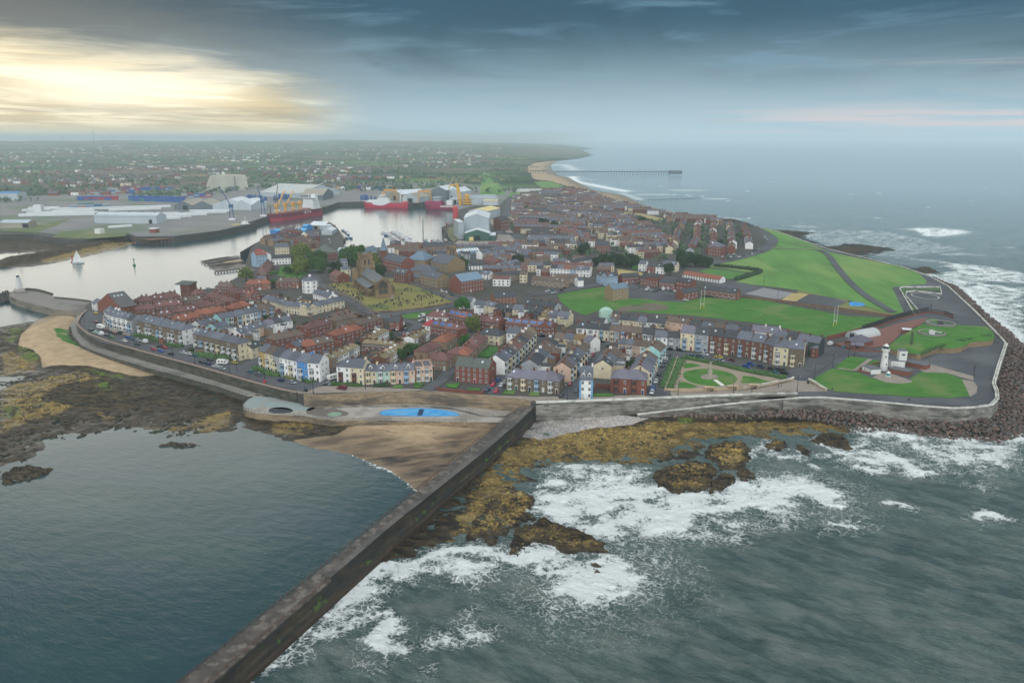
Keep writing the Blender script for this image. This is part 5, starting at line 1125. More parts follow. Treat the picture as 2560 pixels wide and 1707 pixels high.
ew.add([(x, -.06, z) for x, z in pts_], [tuple(range(9))]); 
for x in (-2.1, -1.05, 0, 1.05, 2.1): ew.box(x - .13, x + .13, -.2, -.07, 3, 11.2 if abs(x) > 2 else 12.4, 1)
ew.box(-3.2, 3.2, -.2, -.07, 6.6, 6.9, 1); Lc(ew, 'east_window', [GLASS, SANDST])
TW = MB(); ty = LEN + .5; TW.box(-5, 5, ty, ty + 10, 0, 25); Lc(TW, 'tower', [SANDST])
tb = MB()
for i in range(6):
    for x, y in ((-4.6 + i * 1.84, ty - .1), (-4.6 + i * 1.84, ty + 9.5)): tb.box(x - .55, x + .55, y, y + .6, 25, 26.3)
    for x in (-5.1, 4.5): tb.box(x, x + .6, ty + .4 + i * 1.84 - .5, ty + .4 + i * 1.84 + .5, 25, 26.3)
Lc(tb, 'battlements', [SANDST])
for x in (-4.6, 4.6):
    for y in (ty + .4, ty + 9.6): Lc(MB().cyl((x, y), .6, 25, 28, 6, .08), 'pinnacle', [SANDST])
for x in (-1.6, 1.6):
    Lc(MB().box(x - .6, x + .6, ty - .08, ty + .02, 17.5, 22), 'belfry_window', [GLASS]); Lc(MB().box(4.98, 5.08, ty + 5 + x - .6, ty + 5 + x + .6, 17.5, 22), 'belfry_window', [GLASS]); Lc(MB().box(-5.08, -4.98, ty + 5 + x - .6, ty + 5 + x + .6, 17.5, 22), 'belfry_window', [GLASS])
for x, y in ((-5, ty), (5, ty), (-5, ty + 10), (5, ty + 10)): Lc(MB().box(x - 1.1, x + 1.1, y - 1.1, y + 1.1, 0, 19).prism([(x - 1.1, y - 1.1), (x + 1.1, y - 1.1), (x + 1.1, y + 1.1), (x - 1.1, y + 1.1)], 19, 19.8), 'buttress', [SANDST])
Lc(MB().box(-12, -8, ty - 2, ty + 2.4, 0, 15).box(-8, -4.8, ty - .4, ty + .8, 8, 12.5), 'stair_turret', [SANDST])
Lc(MB().box(8.6, 14, ty - 8, ty - 1, 0, 5).prism([(8.6, ty - 8), (14, ty - 8), (14, ty - 1), (8.6, ty - 1)], 5, [5, 5, 5.6, 5.6]), 'porch', [SANDST, LEAD])
strip('churchyard_path', PP('b 800,400 820,350 800,300 780,240', ZL), 2.5, ZL + .6, PAVE)
strip('churchyard_path', PP('b 440,280 560,330 640,370', ZL), 2.0, ZL + .61, PAVE)
# gravestones
gm_ = [mk('gravestone', MB().box(-.55, .55, -.14, .14, 0, 1.5).box(-.4, .4, -.13, .13, 1.5, 1.75), [material('gravestone_dark', '2f2e2b', '45433e', 1.5, .9)]), mk('gravestone', MB().box(-.6, .6, -.6, .6, 0, .35).box(-.16, .16, -.16, .16, .35, 1.9).box(-.5, .5, -.15, .15, 1.2, 1.5), [material('gravestone_grey', '4b4a46', '5d5b56', 1.5, .9)])]
cyp = PP('b 215,285 300,245 440,262 520,330 640,380 790,400 800,240 830,215 1000,270 1200,330 1370,408 1150,455 900,488 660,508 590,480 400,370', ZL); ca = np.array(cyp); n_ = 0; rc_ = random.Random(5)
while n_ < 190:
    x, y = rc_.uniform(ca[:, 0].min(), ca[:, 0].max()), rc_.uniform(ca[:, 1].min(), ca[:, 1].max())
    if sdf(np.array([x]), np.array([y]), cyp)[0] < 1.5 or pn(np.array([x / 14]), np.array([y / 14]))[0] < -.12 + .1 * rc_.random(): continue
    if abs(x - rb[0]) < 9 and y > rb[1] - 3: continue
    k_ = rc_.random() < .2; o = bpy.data.objects.new('gravestone', gm_[k_]); COL.objects.link(o); o.location = (x, y, ZL + .05); o.rotation_euler = (rc_.uniform(-.08, .08), 0, ax - R(90) + rc_.uniform(-.15, .15)); s_ = rc_.uniform(.55, .9); o.scale = (s_, s_, s_)
    tag(o, 'grey stone cross standing in the yellow churchyard grass' if k_ else 'dark upright gravestone standing in the yellow churchyard grass', 'gravestone', 'gravestones round the church'); n_ += 1
o = MB().wall(PP('b 195,283 400,382 580,492 650,522 900,502 1150,472 1385,428', ZL), ZL, ZL + 1.0, .5).build('churchyard_wall', [SANDST]); tag(o, 'low stone wall along the near edge of the churchyard', 'wall')
o = MB().wall(PP('b 820,203 1000,256 1200,318 1390,405', ZL), ZL, ZL + 1.0, .5).build('churchyard_wall', [SANDST]); tag(o, 'low stone wall beside the sloping road on the churchyard right side', 'wall')

# ---- the lighthouse group on the point
WHITE = material('white_paint', 'd2d3d0', 'c6c7c4', .8, .6); LGL = material('lantern_glass', '26333c', '3c4a54', 1, .1); TEAL = material('teal_paint', '4f8a90')
x, y = P1_('d 1060,1046'); LH = empty('lighthouse', (x, y, ZL), 0, 'tall white tapering lighthouse with a domed lantern on the green', 'lighthouse')
MB().cyl((0, 0), 1.95, 0, 10.2, 24, 1.35).build('tower', [WHITE], LH, False); MB().cyl((0, 0), 2.1, 0, .5, 24, 2.05).build('plinth', [WHITE], LH)
MB().cyl((0, 0), 1.5, 10.2, 10.45, 20, 2.0).cyl((0, 0), 2.0, 10.45, 10.7, 20).build('gallery', [WHITE], LH)
mb = MB()
for i in range(14): a = i * 2 * math.pi / 14; mb.box(1.9 * math.cos(a) - .04, 1.9 * math.cos(a) + .04, 1.9 * math.sin(a) - .04, 1.9 * math.sin(a) + .04, 10.7, 11.7)
rl = [(1.9 * math.cos(i * math.pi / 10), 1.9 * math.sin(i * math.pi / 10)) for i in range(20)]; mb.wall(rl, 11.62, 11.72, .08, closed=True).wall(rl, 11.15, 11.22, .06, closed=True).build('railing', [WHITE], LH)
MB().cyl((0, 0), 1.3, 10.7, 11.5, 16).cyl((0, 0), 1.25, 11.5, 12.9, 12, mi=1).cyl((0, 0), 1.4, 12.9, 13.1, 16).cyl((0, 0), 1.35, 13.1, 13.8, 16, .6).cyl((0, 0), .6, 13.8, 14.1, 10, .15).cyl((0, 0), .12, 14.1, 14.7, 6, .03).build('lantern', [WHITE, LGL], LH)
for z_, a in ((3, -80), (7, -100)): MB().box(-.3, .3, -.1, .1, 0, .9).build('window', [GLASS], LH).location = (1.78 * math.cos(R(a)) * (1 - z_ * .02), 1.78 * math.sin(R(a)) * (1 - z_ * .02), z_)
def flat_block(name, spec, D_, h_, wmat, rmat, label, cat, par=.25, z=ZL, ref=None, wins=()):
    a, W_, rz = frame(spec, z if ref is None else z + ref); root = empty(name, (*a, z), rz, label, cat)
    MB().box(0, W_, 0, D_, 0, h_).build('wall', [wmat], root); MB().box(-.15, W_ + .15, -.15, D_ + .15, h_ + .003, h_ + par).build('roof', [rmat], root)
    for x, zz_, sw, sh in wins: inst('window', win_mesh(), root, (x * W_, 0, zz_), sc=(sw, 1, sh))
    return root
FELT = material('grey_felt', '55585c', '62656a', .4, .9)
flat_block('keepers_store', 'd 862,1050 945,1088', 5.5, 2.6, WHITE, FELT, 'low white flat roofed store left of the tall lighthouse', 'store', wins=((.3, 1.5, .8, .8),))
fb = flat_block('signal_block', 'd 1125,1034 1252,1040', 5, 4.2, WHITE, FELT, 'white signal block with a square tower right of the lighthouse', 'building', wins=((.2, 2.6, .5, .6), (.45, 2.6, .5, .6)))
MB().box(3.8, 7.6, 1, 5, 4.3, 9.6).build('tower', [WHITE], fb); MB().box(3.6, 7.8, .8, 5.2, 9.6, 9.9).build('tower_roof', [FELT], fb); MB().box(5, 6.6, .9, 1.0, 7.2, 8).build('window', [GLASS], fb)
flat_block('plant_room', 'd 1110,1075 1290,1108', 6, 2.4, wm('R'), FELT, 'low red brick block in front of the signal block', 'building')
flat_block('brick_annex', 'd 1262,1010 1440,1048', 6, 2.3, wm('R'), FELT, 'long low red brick annex behind the signal block', 'building')
parapet('garden_wall', PP('d 1030,985 860,1030 826,1062 940,1085 1020,1082', ZL), ZL, ZL + 1.1, .35, [wm('R')], None, 'low red brick wall round the white store', 'wall')
x, y = P1_('d 1102,1108'); k_ = empty('lantern_kiosk', (x, y, ZL), 0, 'small white and teal lantern standing on the paved terrace below the lighthouse', 'lantern')
MB().cyl((0, 0), 1.3, 0, .5, 8).build('plinth', [WHITE], k_); MB().cyl((0, 0), .9, .5, 2.0, 8, .85, 0).build('glazing', [TEAL], k_); MB().cyl((0, 0), 1.15, 2.0, 2.2, 8).cyl((0, 0), 1.1, 2.2, 2.9, 8, .2).cyl((0, 0), .18, 2.9, 3.4, 6, .05).build('roof', [WHITE], k_)
# pier head light
x, y = P1_('e 182,1130', 5.2); k_ = empty('small_lighthouse', (x, y, 5.2), 0, 'small white slatted harbour light on the head of the stone pier', 'lighthouse')
MB().cyl((0, 0), 4.2, 0, 2.4, 4, 4.0).build('base', [material('pier_base', 'a59c98')], k_)
mb = MB(); 
for i in range(9): mb.cyl((0, 0), 3.3 - i * .16, 2.4 + i * .95, 3.15 + i * .95, 6, 3.2 - i * .16)
mb.build('slatted_tower', [WHITE], k_); MB().cyl((0, 0), 1.4, 2.4, 11, 6).build('core', [material('pier_core', '9aa0a2')], k_); MB().cyl((0, 0), 2.1, 11, 11.3, 8).cyl((0, 0), 1.1, 11.3, 13, 8, mi=1).cyl((0, 0), 1.3, 13, 14, 8, .2).build('lantern', [WHITE, LGL], k_)

# ---- the battery museum
mound = PP('n 1545,1068 1620,1035 1700,1018 1790,1020 1880,1008 1935,975 2030,968 2110,955 2118,915 2095,880 2060,852 1960,846 1880,845 1760,822 1640,788 1560,838 1500,870 1400,930 1340,975 1310,1000 1310,1022 1400,1045 1530,1068', ZL + 3.2)
mpl = smooth_line(mound, 4, True); mb = MB(); mb.prism(mpl, ZL - .5, ZL + 3.0, 0, 1); o = mb.build('battery_mound', [SANDST, LAWN]); tag(o, kind='structure')
Xg, Yg = np.meshgrid(np.arange(min(p[0] for p in mpl) - 1, max(p[0] for p in mpl) + 1, 1.2), np.arange(min(p[1] for p in mpl) - 1, max(p[1] for p in mpl) + 1, 1.2)); dd = sdf(Xg, Yg, mpl)
for sp_ in ('n 1720,845 1620,845', 'n 1600,905 1640,912'):
    c_ = P1_(sp_, ZL + 4)
hump = ZL + 2.95 + 1.6 * ss(dd, 0, 9) + .35 * fbm(Xg / 6, Yg / 6, 3)
for s_, r0 in (('n 1705,838', 9), ('n 1640,912', 8)):
    cx, cy = P1_(s_, ZL + 4); q = np.hypot(Xg - cx, Yg - cy); hump = np.where(q < r0, ZL + 3.05, hump)
o = grid_mesh('battery_lawn', Xg, Yg, hump, LAWN, keep=dd > .8); tag(o, kind='structure')
for s_, r0, lb in (('n 1705,838', 9, 'far round concrete gun emplacement with a dark pit on the grassy mound'), ('n 1640,912', 8, 'near round concrete gun emplacement with a white gun on the grassy mound')):
    cx, cy = P1_(s_, ZL + 3.4); k_ = empty('gun_emplacement', (cx, cy, ZL + 3.1), R(20), lb, 'emplacement')
    rr_ = [(r0 * .9 * math.cos(i * .2618), r0 * .9 * math.sin(i * .2618)) for i in range(24)]; MB().wall(rr_, -.1, 1.5, .9, closed=True).build('rim', [material('old_concrete', '84837c', '74736c', .5, .9)], k_); MB().cyl((0, 0), r0 * .85, .0, .12, 24).build('floor', [FELT], k_)
    g_ = 'white' if 'near' in lb else 'grey'; gmt = WHITE if 'near' in lb else material('gun_grey', '4a4f4c'); MB().cyl((0, 0), 1.6, .1, 1.0, 12).box(-1, 1, -1.2, 1.6, 1.0, 2.4).bar((0, 1, 2), (0, -6.5, 2.6), .45).build('gun', [gmt], k_)
sh_ = shed('arched_hut', 'd 835,772 1035,735', 9, .6, .1, M_LG, M_LG, 'long white arched metal hut in the museum yard', 'hut')
for c_ in list(sh_.children): bpy.data.objects.remove(c_)
W_ = frame('d 835,772 1035,735')[1]; mb = MB(); an = [R(i * 15) for i in range(13)]; vs = [(x, 5 - 5 * math.cos(a), 4.4 * math.sin(a)) for x in (0, W_) for a in an]; mb.add(vs, [(i, i + 1, 14 + i, 13 + i) for i in range(12)] + [tuple(range(13))[::-1], tuple(range(13, 26))])
mb.build('shell', [metal('hut', 'aeb2b2', 'a2a6a6')], sh_); MB().box(-.08, .02, 3.4, 6.6, 0, 3).build('door', [GLASS], sh_)
house(*[P1_(s, ZL + 3.2) for s in ('d 850,800', 'd 968,772')], 3.2, 10, 'R', 'p', 'xuh', 'red brick museum building with a grey hipped roof beside the arched hut', None, True, True, cat='museum', name='museum_building')
shed('brick_shed', 'd 755,855 880,865', 4, 2.6, .8, wm('R'), rm('p'), 'small red brick shed at the museum gate', 'shed', doors=((.5, 1.2, 2),))
shed('yard_kiosk', 'd 1228,712 1318,718', 4, 2.6, .2, wm('R'), M_WHITE, 'flat white roofed kiosk in the museum yard', 'kiosk')
lay('museum_yard', 'd 560,800 700,800 860,700 1040,670 1200,620 1400,580 1470,570 1400,640 1230,700 1150,790 1080,830 960,845 760,850', material('red_paving', '6f4a42', '7c564c', .3, .9))
def palisade(name, spec, h_, label, m=None, gap=.5, cat='fence'):
    pts = PP(spec, ZL); mb = MB()
    mb.wall(pts, ZL, ZL + 1.2, .3, 1); mb.wall(pts, ZL + h_ - .3, ZL + h_ - .18, .08)
    for a, b in zip(pts[:-1], pts[1:]):
        k = max(1, int(math.dist(a, b) / gap))
        for i in range(k): x = a[0] + (b[0] - a[0]) * i / k; y = a[1] + (b[1] - a[1]) * i / k; mb.box(x - .09, x + .09, y - .09, y + .09, ZL + 1.2, ZL + h_)
    o = mb.build(name, [m or RAILM, wm('R')]); return tag(o, label, cat)
palisade('palisade_fence', 'd 860,700 1000,655 1150,600 1300,560 1475,525', 4.5, 'tall dark spiked fence on a brick wall along the museum yard', material('tarred_timber', '1f2223', '2b2e2f', 1, .8), .6)
palisade('palisade_fence', 'd 1480,520 1620,540 1700,575', 3, 'short dark fence behind the far gun emplacement')
parapet('brick_wall', PP('d 545,770 700,735 860,690', ZL), ZL, ZL + 2.6, .4, [wm('R')], None, 'red brick wall along the end of the green field', 'wall')
parapet('brick_wall', PP('d 0,408 300,455 660,498 900,530 1120,562 1190,575', ZL), ZL, ZL + 2.0, .4, [material('old_brick', '5f4a40', '75604f', .4, .9)], None, 'long weathered brick wall between the green field and the courts', 'wall')
parapet('brick_wall', PP('c 1500,375 1860,380 2120,410 2352,440', ZL), ZL, ZL + 1.8, .35, [material('old_brick', '5f4a40')], None, 'weathered brick wall behind the far end of the field', 'wall')
palisade('museum_railings', 'd 560,800 760,870 960,880 1080,890', 1.8, 'low railings in front of the museum yard', None, 1.0)
palisade('lane_fence', 'd 1090,880 1280,890 1380,915', 1.6, 'grey mesh fence along the foot of the mound', None, 1.5)
# L-shaped planter on the promenade
for sp_, lb in (('d 1205,300 1240,290 1580,290 1592,352', 'outer pale wall of the angled promenade planter'), ('d 1592,355 1350,325 1270,335 1262,370 1400,530', 'inner pale wall of the angled promenade planter'), ('d 1205,300 1280,430 1350,550', 'long pale wall of the planter beside the moor')):
    parapet('planter_wall', PP(sp_, ZL), ZL, ZL + 1.1, .5, [CAP], None, lb, 'wall')
lay('planter_bed', 'd 1215,305 1580,300 1580,322 1340,312 1250,325 1270,400 1390,535 1350,545 1280,430', material('bed_green', '3b5a26', '4c6a2e', .5, .95))
cx, cy = P1_('d 1441,375'); ring = [(cx + 8.6 * math.cos(i * .16), cy + 12 * math.sin(i * .16)) for i in range(39)]; zc[0] += .006; strip('painted_ring', ring + [ring[0]], .7, ZL + .65, WHT, step=0)
# lattice mast
def lattice(name, spec, h_, w_, label, cat='mast', m=None, zb=ZL, w1=None):
    x, y = P1_(spec, zb); root = empty(name, (x, y, zb), R(20), label, cat); mb = MB(); w1 = w1 or w_ * .6; n = int(h_ / w_ / .9)
    for i in range(n):
        a0, a1 = w_ + (w1 - w_) * i / n, w_ + (w1 - w_) * (i + 1) / n; z0, z1 = h_ * i / n, h_ * (i + 1) / n; c4 = lambda a, z: [(-a / 2, -a / 2, z), (a / 2, -a / 2, z), (a / 2, a / 2, z), (-a / 2, a / 2, z)]
        p, q = c4(a0, z0), c4(a1, z1)
        for j in range(4): mb.bar(p[j], q[j], .12); mb.bar(p[j], q[(j + 1) % 4], .08); mb.bar(q[j], q[(j + 1) % 4], .08)
    mb.build('lattice', [m or RAILM], root); return root
lattice('lattice_mast', 'd 1305,885', 12, 1.2, 'slim grey lattice mast at the foot of the grassy mound'); lattice('lattice_mast', 'd 1490,520', 6, .4, 'short pale flag mast behind the museum fence')

# ---- memorial garden
x, y = P1_('c 1594,1108'); k_ = empty('war_memorial', (x, y, ZL), 0, 'pale stone memorial column with a figure on top in the round lawn', 'memorial')
PS = material('pale_stone', 'a09a8c', '8d877a', .8, .9); MB().cyl((0, 0), 2.6, 0, .4, 8).cyl((0, 0), 2.1, .4, .8, 8).build('steps', [PS], k_)
MB().box(-.95, .95, -.95, .95, .8, 3.0).box(-1.1, 1.1, -1.1, 1.1, 3.0, 3.3).build('pedestal', [PS], k_); MB().cyl((0, 0), .62, 3.3, 7.6, 12, .52).cyl((0, 0), .8, 7.6, 8.0, 8).build('column', [PS], k_)
MB().cyl((0, 0), .5, 8.0, 8.9, 8, .35).cyl((0, 0), .32, 8.9, 9.7, 8, .4).cyl((0, 0), .2, 9.7, 10.1, 8, .16).bar((.2, 0, 9.5), (.8, 0, 10.4), .16).bar((-.2, 0, 9.5), (-.7, .1, 9.0), .16).build('figure', [material('bronze', '39423a', '465047')], k_)
parapet('garden_wall', PP('c 1182,1235 1400,1245 1570,1240 1740,1232 1860,1225', ZL), ZL, ZL + 1.2, .7, [material('cream_stone', 'a08e74', 'b09d82', .5, .9)], None, 'low cream stone wall along the front of the memorial garden', 'wall')
parapet('garden_wall', PP('c 1900,1225 2060,1200 2200,1170 2352,1140 d 232,1128', ZL), ZL, ZL + 1.3, .7, [material('cream_stone', 'a08e74')], CAP, 'curving stone wall with a pale coping right of the memorial garden', 'wall', capw=.3)
parapet('garden_wall', PP('d 372,1145 420,1170 480,1210 535,1240', ZL), ZL, ZL + 1.4, .7, [material('cream_stone', 'a08e74')], CAP, 'short stone wall at the corner of the lighthouse lawn', 'wall', capw=.3)
parapet('garden_wall', PP('c 1180,1245 1240,1090 1300,935', ZL), ZL, ZL + 1.0, .4, [material('cream_stone', 'a08e74')], None, 'stone wall between the garden hedge and the parked cars', 'wall')
for s_, lb in (('c 1590,1240', 'cream stone shelter in the middle of the garden wall'), ('c 1800,1228', 'dark stone bench recess at the garden entrance'), ('c 1990,1215', 'cream stone shelter at the right end of the garden wall')):
    x, y = P1_(s_); k_ = empty('stone_shelter', (x, y - 1.2, ZL), 0, lb, 'shelter'); MB().box(-2.2, -1.8, 0, 2, 0, 2).box(1.8, 2.2, 0, 2, 0, 2).box(-1.8, 1.8, 1.6, 2, 0, 2).build('wall', [material('cream_stone', 'a08e74')], k_); MB().box(-2.4, 2.4, -.2, 2.2, 2.0, 2.25).build('roof', [material('cream_stone', 'a08e74')], k_); MB().box(-1.7, 1.7, .8, 1.4, .4, .5).build('seat', [material('bench_wood', '4f3a2a')], k_)
# ---- rugby posts
def posts(s0, s1, lb, zt=10):
    a, b = P1_(s0), P1_(s1); mid = ((a[0] + b[0]) / 2, (a[1] + b[1]) / 2); k_ = empty('rugby_posts', (*mid, ZL), math.atan2(b[1] - a[1], b[0] - a[0]), lb, 'goal posts'); w_ = math.dist(a, b) / 2
    for sx in (-1, 1): MB().cyl((sx * w_, 0), .11, 1.6, zt, 6).build('upright', [WHITE], k_); MB().cyl((sx * w_, 0), .28, 0, 1.6, 8).build('pad', [material('yellow_pad', 'c2b428')], k_)
    MB().bar((-w_, 0, 3), (w_, 0, 3), .2).build('crossbar', [WHITE], k_)
posts('c 1509,484', 'c 1540,474', 'white rugby posts at the far end of the green field, beside the courts', 13); posts('d 600,645', 'd 628,630', 'white rugby posts at the near end of the green field', 13)
# ---- civic buildings in the middle of the town
def bld(spec, e, D_, wc, rc, st, label, name, cat, sr=None, sl=None, **kw): return house(*PP(spec, ZL + e)[:2], e, D_, wc, rc, st + 'u', label, None, True, True, sl, sr, cat=cat, name=name, **kw)
WC['S'] = ('sandstone', '7c6a4e', '8d7a5c', 'sandstone'); RC['l'] = ('lead_blue', '5b7080', '66798a')
bld('b 1440,236 1648,206', 9.5, 15, 'R', 'l', 'wxE', 'large red brick institute with a pale blue roof above the sloping road', 'institute_building', 'institute')
bld('b 1062,168 1226,206', 8.5, 11, 'S', 's', 'wxE', 'long sandstone school with rows of windows beside the church road', 'school_building', 'school')
bld('b 955,132 1190,142', 8, 14, 'T', 's', 'wxh', 'wide brown hall with a curved slate roof behind the sandstone school', 'assembly_hall', 'hall')
bld('b 820,150 925,165', 8, 10, 'R', 's', 'wxd', 'red house with white dormers beside the town hall', 'corner_house', 'house')
bld('b 985,190 1060,200', 4, 8, 'T', 's', 'wx', 'low lodge at the left end of the sandstone school', 'lodge_building', 'lodge')
th = bld('t 365,1140 690,1215', 10, 14, 'R', 's', 'wxE', 'long red brick town hall with a pointed spire', 'town_hall', 'town hall')
MB().box(3, 8, .5, 5.5, 9, 17).build('tower', [wm('R')], th); MB().cyl((5.5, 3), 4.6, 17, 20, 4, 2.4).cyl((5.5, 3), 2.4, 20, 29, 6, .12).build('spire', [rm('l')], th)
k_ = empty('church_tower', (*P1_('t 1400,1296'), ZL), R(10), 'tall weathered sandstone church tower standing in the middle of the town', 'tower')
MB().box(-4, 4, -4, 4, 0, 20).build('wall', [SANDST], k_); mb = MB()
for i in range(4): mb.box(-4.2 + i * 2.4, -3 + i * 2.4, -4.2, -3.6, 20, 21.6).box(-4.2 + i * 2.4, -3 + i * 2.4, 3.6, 4.2, 20, 21.6).box(-4.2, -3.6, -4.2 + i * 2.4, -3 + i * 2.4, 20, 21.6).box(3.6, 4.2, -4.2 + i * 2.4, -3 + i * 2.4, 20, 21.6)
mb.build('battlements', [SANDST], k_)
for x, y in ((-4, -4), (4, -4), (4, 4), (-4, 4)): MB().box(x - .9, x + .9, y - .9, y + .9, 0, 15).build('buttress', [SANDST], k_)
for x in (-1.3, 1.3): MB().box(x - .5, x + .5, -4.1, -3.98, 13, 17).build('belfry_window', [GLASS], k_)
bld('t 1100,1190 1335,1235', 8, 20, 'S', 's', 'wx', 'sandstone church body with a slate roof left of the weathered tower', 'chapel_building', 'church')
bld('t 760,1165 1020,1180', 9, 22, 'S', 'l', 'wxh', 'wide building with a blue slate roof behind the town hall', 'market_building', 'building')
shed('market_shed', 't 1455,1185 1820,1155', 22, 6, 4, M_DG, rm('l'), 'long shed with a grey blue ribbed roof behind the weathered tower', 'shed', skylights=10)
shed('market_shed', 't 1000,1095 1440,1085', 18, 7, 4, wm('N'), rm('d'), 'long brown shed in front of the harbour slip', 'shed')
bld('c 703,306 852,288', 9, 9.5, 'S', 'l', 'wx', 'lone old sandstone manor with a blue slate roof on the green field', 'manor_house', 'manor', sl='S')
pv = bld('c 1345,168 1690,218', 3.2, 8, 'W', 'o', 'wx', 'long low white pavilion with an orange tiled roof by the bowling green', 'pavilion', 'pavilion')
bld('c 385,225 438,222', 5.5, 7, 'W', 's', 'x', 'plain white gable end of the low brown row', 'gable_house', 'house')
oh = empty('octagonal_house', (*P1_('p 2055,690'), ZL), R(22), 'white octagonal three storey house at the top of the cream terrace', 'house')
MB().cyl((0, 6), 6.2, 0, 10, 8).build('wall', [wm('W')], oh); MB().cyl((0, 6), 6.9, 10, 12.6, 8, .4).build('roof', [rm('s')], oh); MB().box(-.8, .8, 5.2, 6.8, 11.8, 14).build('chimney', [wm('W')], oh)
for a in (-112.5, -67.5, -157.5, -22.5):
    for z_ in (2.2, 5.2, 8.2): inst('window', win_mesh(), oh, (5.78 * math.cos(R(a)), 6 + 5.78 * math.sin(R(a)), z_), R(a + 90), (1.3, 1, 1.7))
hl_ = shed('boat_hall', 'o 600,655 900,600', 28, 6, 8, wm('R'), material('hall_slate', '4f4d4e', '5b595a', .4, .8), 'big dark slate hall with three roof lights near the pier', 'hall', ref=6)
for i in range(3): inst('skylight', skyl_mesh(), hl_, (2.8 + i * 2.6, 10.5, 6 + 8 * 10.5 / 14 + .3), 0, (1.2, 1.2, 1), math.atan2(8, 14))
bld('o 60,560 130,590', 5, 8, 'W', 's', 'wx', 'small white pilot house at the root of the pier', 'pilot_house', 'house'); bld('o 175,600 290,600', 3.4, 7, 'W', 'g', 'wx', 'low white garage beside the pilot house', 'garage', 'garage')
k_ = empty('brick_tower', (*P1_('o 1725,215', ZL + 10), ZL), R(-14), 'tall brick tower with a white painted side standing over the harbour edge', 'tower')
MB().box(-3, 9, -4, 5, 0, 10).build('wall', [wm('N')], k_); MB().box(-3.2, -3.003, -4, 5, 0, 9.9).box(-3.2, 1.2, -4.2, -4.003, 0, 9.9).build('white_side', [wm('W')], k_)
o = MB().prism([(-3.4, -4.6), (9.4, -4.6), (9.4, 5.4), (-3.4, 5.4)], 10, [10.2, 10.2, 11.4, 11.4]).build('roof', [rm('g')], k_); MB().box(3, 6, -4.12, -4.0, 4, 9).build('shutter', [material('rust_shutter', '5a3a38')], k_)
mg = empty('mint_gable', (*P1_('v 1190,112', ZL + 10.4), ZL), 0, 'tall pale mint round topped gable beside the big field', 'building')
W_ = 9.; prof = [(0, 0), (W_, 0), (W_, 7)] + [(W_ / 2 + W_ / 2 * math.cos(R(a)), 7 + 3.4 * math.sin(R(a))) for a in range(15, 180, 15)] + [(0, 7)]; n = len(prof)
MB().add([(x, 0, z) for x, z in prof] + [(x, 10, z) for x, z in prof], [tuple(range(n)), tuple(range(n, 2 * n))[::-1]] + [(i, n + i, n + (i + 1) % n, (i + 1) % n) for i in range(n)]).build('wall', [wm('M')], mg); inst('window', win_mesh(), mg, (5.5, 0, 7), sc=(.8, 1, .9))
for s_, e_, D_, wc, rc, lb in (('s 200,1425 290,1465', 10, 14, 'W', 'e', 'tall white block with a bright red roof on the harbour corner'), ('s 290,1462 500,1440', 11, 10, 'A', 'o', 'slab sided grey blue block with an orange roof on the harbour corner'), ('s 640,1310 900,1300', 9.5, 11, 'C', 's', 'cream three storey block behind the harbour corner'),
    ('s 590,1520 930,1500', 6, 9, 'W', 'd', 'long white house with a dark roof above the stepped red row'), ('s 1480,1425 1790,1400', 7, 22, 'R', 'g', 'wide red brick block with a green slate roof behind the trees'), ('s 1230,1405 1400,1400', 6, 9, 'O', 'y', 'orange brick house with a tan roof beside the trees'),
    ('b 235,165 310,190', 5.5, 10, 'R', 'b', 'red brick house left of the church'), ('b 320,195 395,190', 3, 8, 'R', 'b', 'low brown roofed annex left of the church'), ('t 350,1010 190,1070', 5, 9, 'A', 'l', 'pale blue harbour office behind the spire'),
    ('t 2010,1215 1830,1180', 6, 10, 'R', 'b', 'red brick house in the trees right of the weathered tower'), ('t 1640,1255 1850,1250', 4, 8, 'W', 'd', 'white bungalow with twin gables right of the weathered tower'), ('t 1790,1370 1918,1380', 4.5, 8, 'W', 's', 'white house above the red institute'),
    ('g 430,880 590,880', 7, 10, 'C', 's', 'cream three storey building near the dock road'), ('g 1280,890 1380,890', 9, 10, 'C', 'r', 'cream block at the road bend in the far town'), ('g 1065,930 1190,930', 8, 12, 'R', 'd', 'red brick chapel in the far town'),
    ('g 2095,935 2215,945', 10, 12, 'R', 'p', 'square red hotel at the corner of the moor'), ('g 190,700 265,690', 14, 12, 'N', 'd', 'tall dark brick block beside the yellow canopy'), ('b 1750,385 1950,370', 6, 9, 'O', 'd', 'orange brick house with a steep gable above the black backs')):
    aa = PP(s_, ZL + e_); 
    if aa[0][0] > aa[1][0]: aa = aa[::-1]
    house(*aa, e_, D_, wc, rc, 'wxuh' if 'hotel' in lb or 'green slate' in lb else 'wxu', lb, None, True, True, cat='building' if 'block' in lb or 'hotel' in lb or 'office' in lb else 'house', name='town_building' if 'block' in lb else 'detached_house')
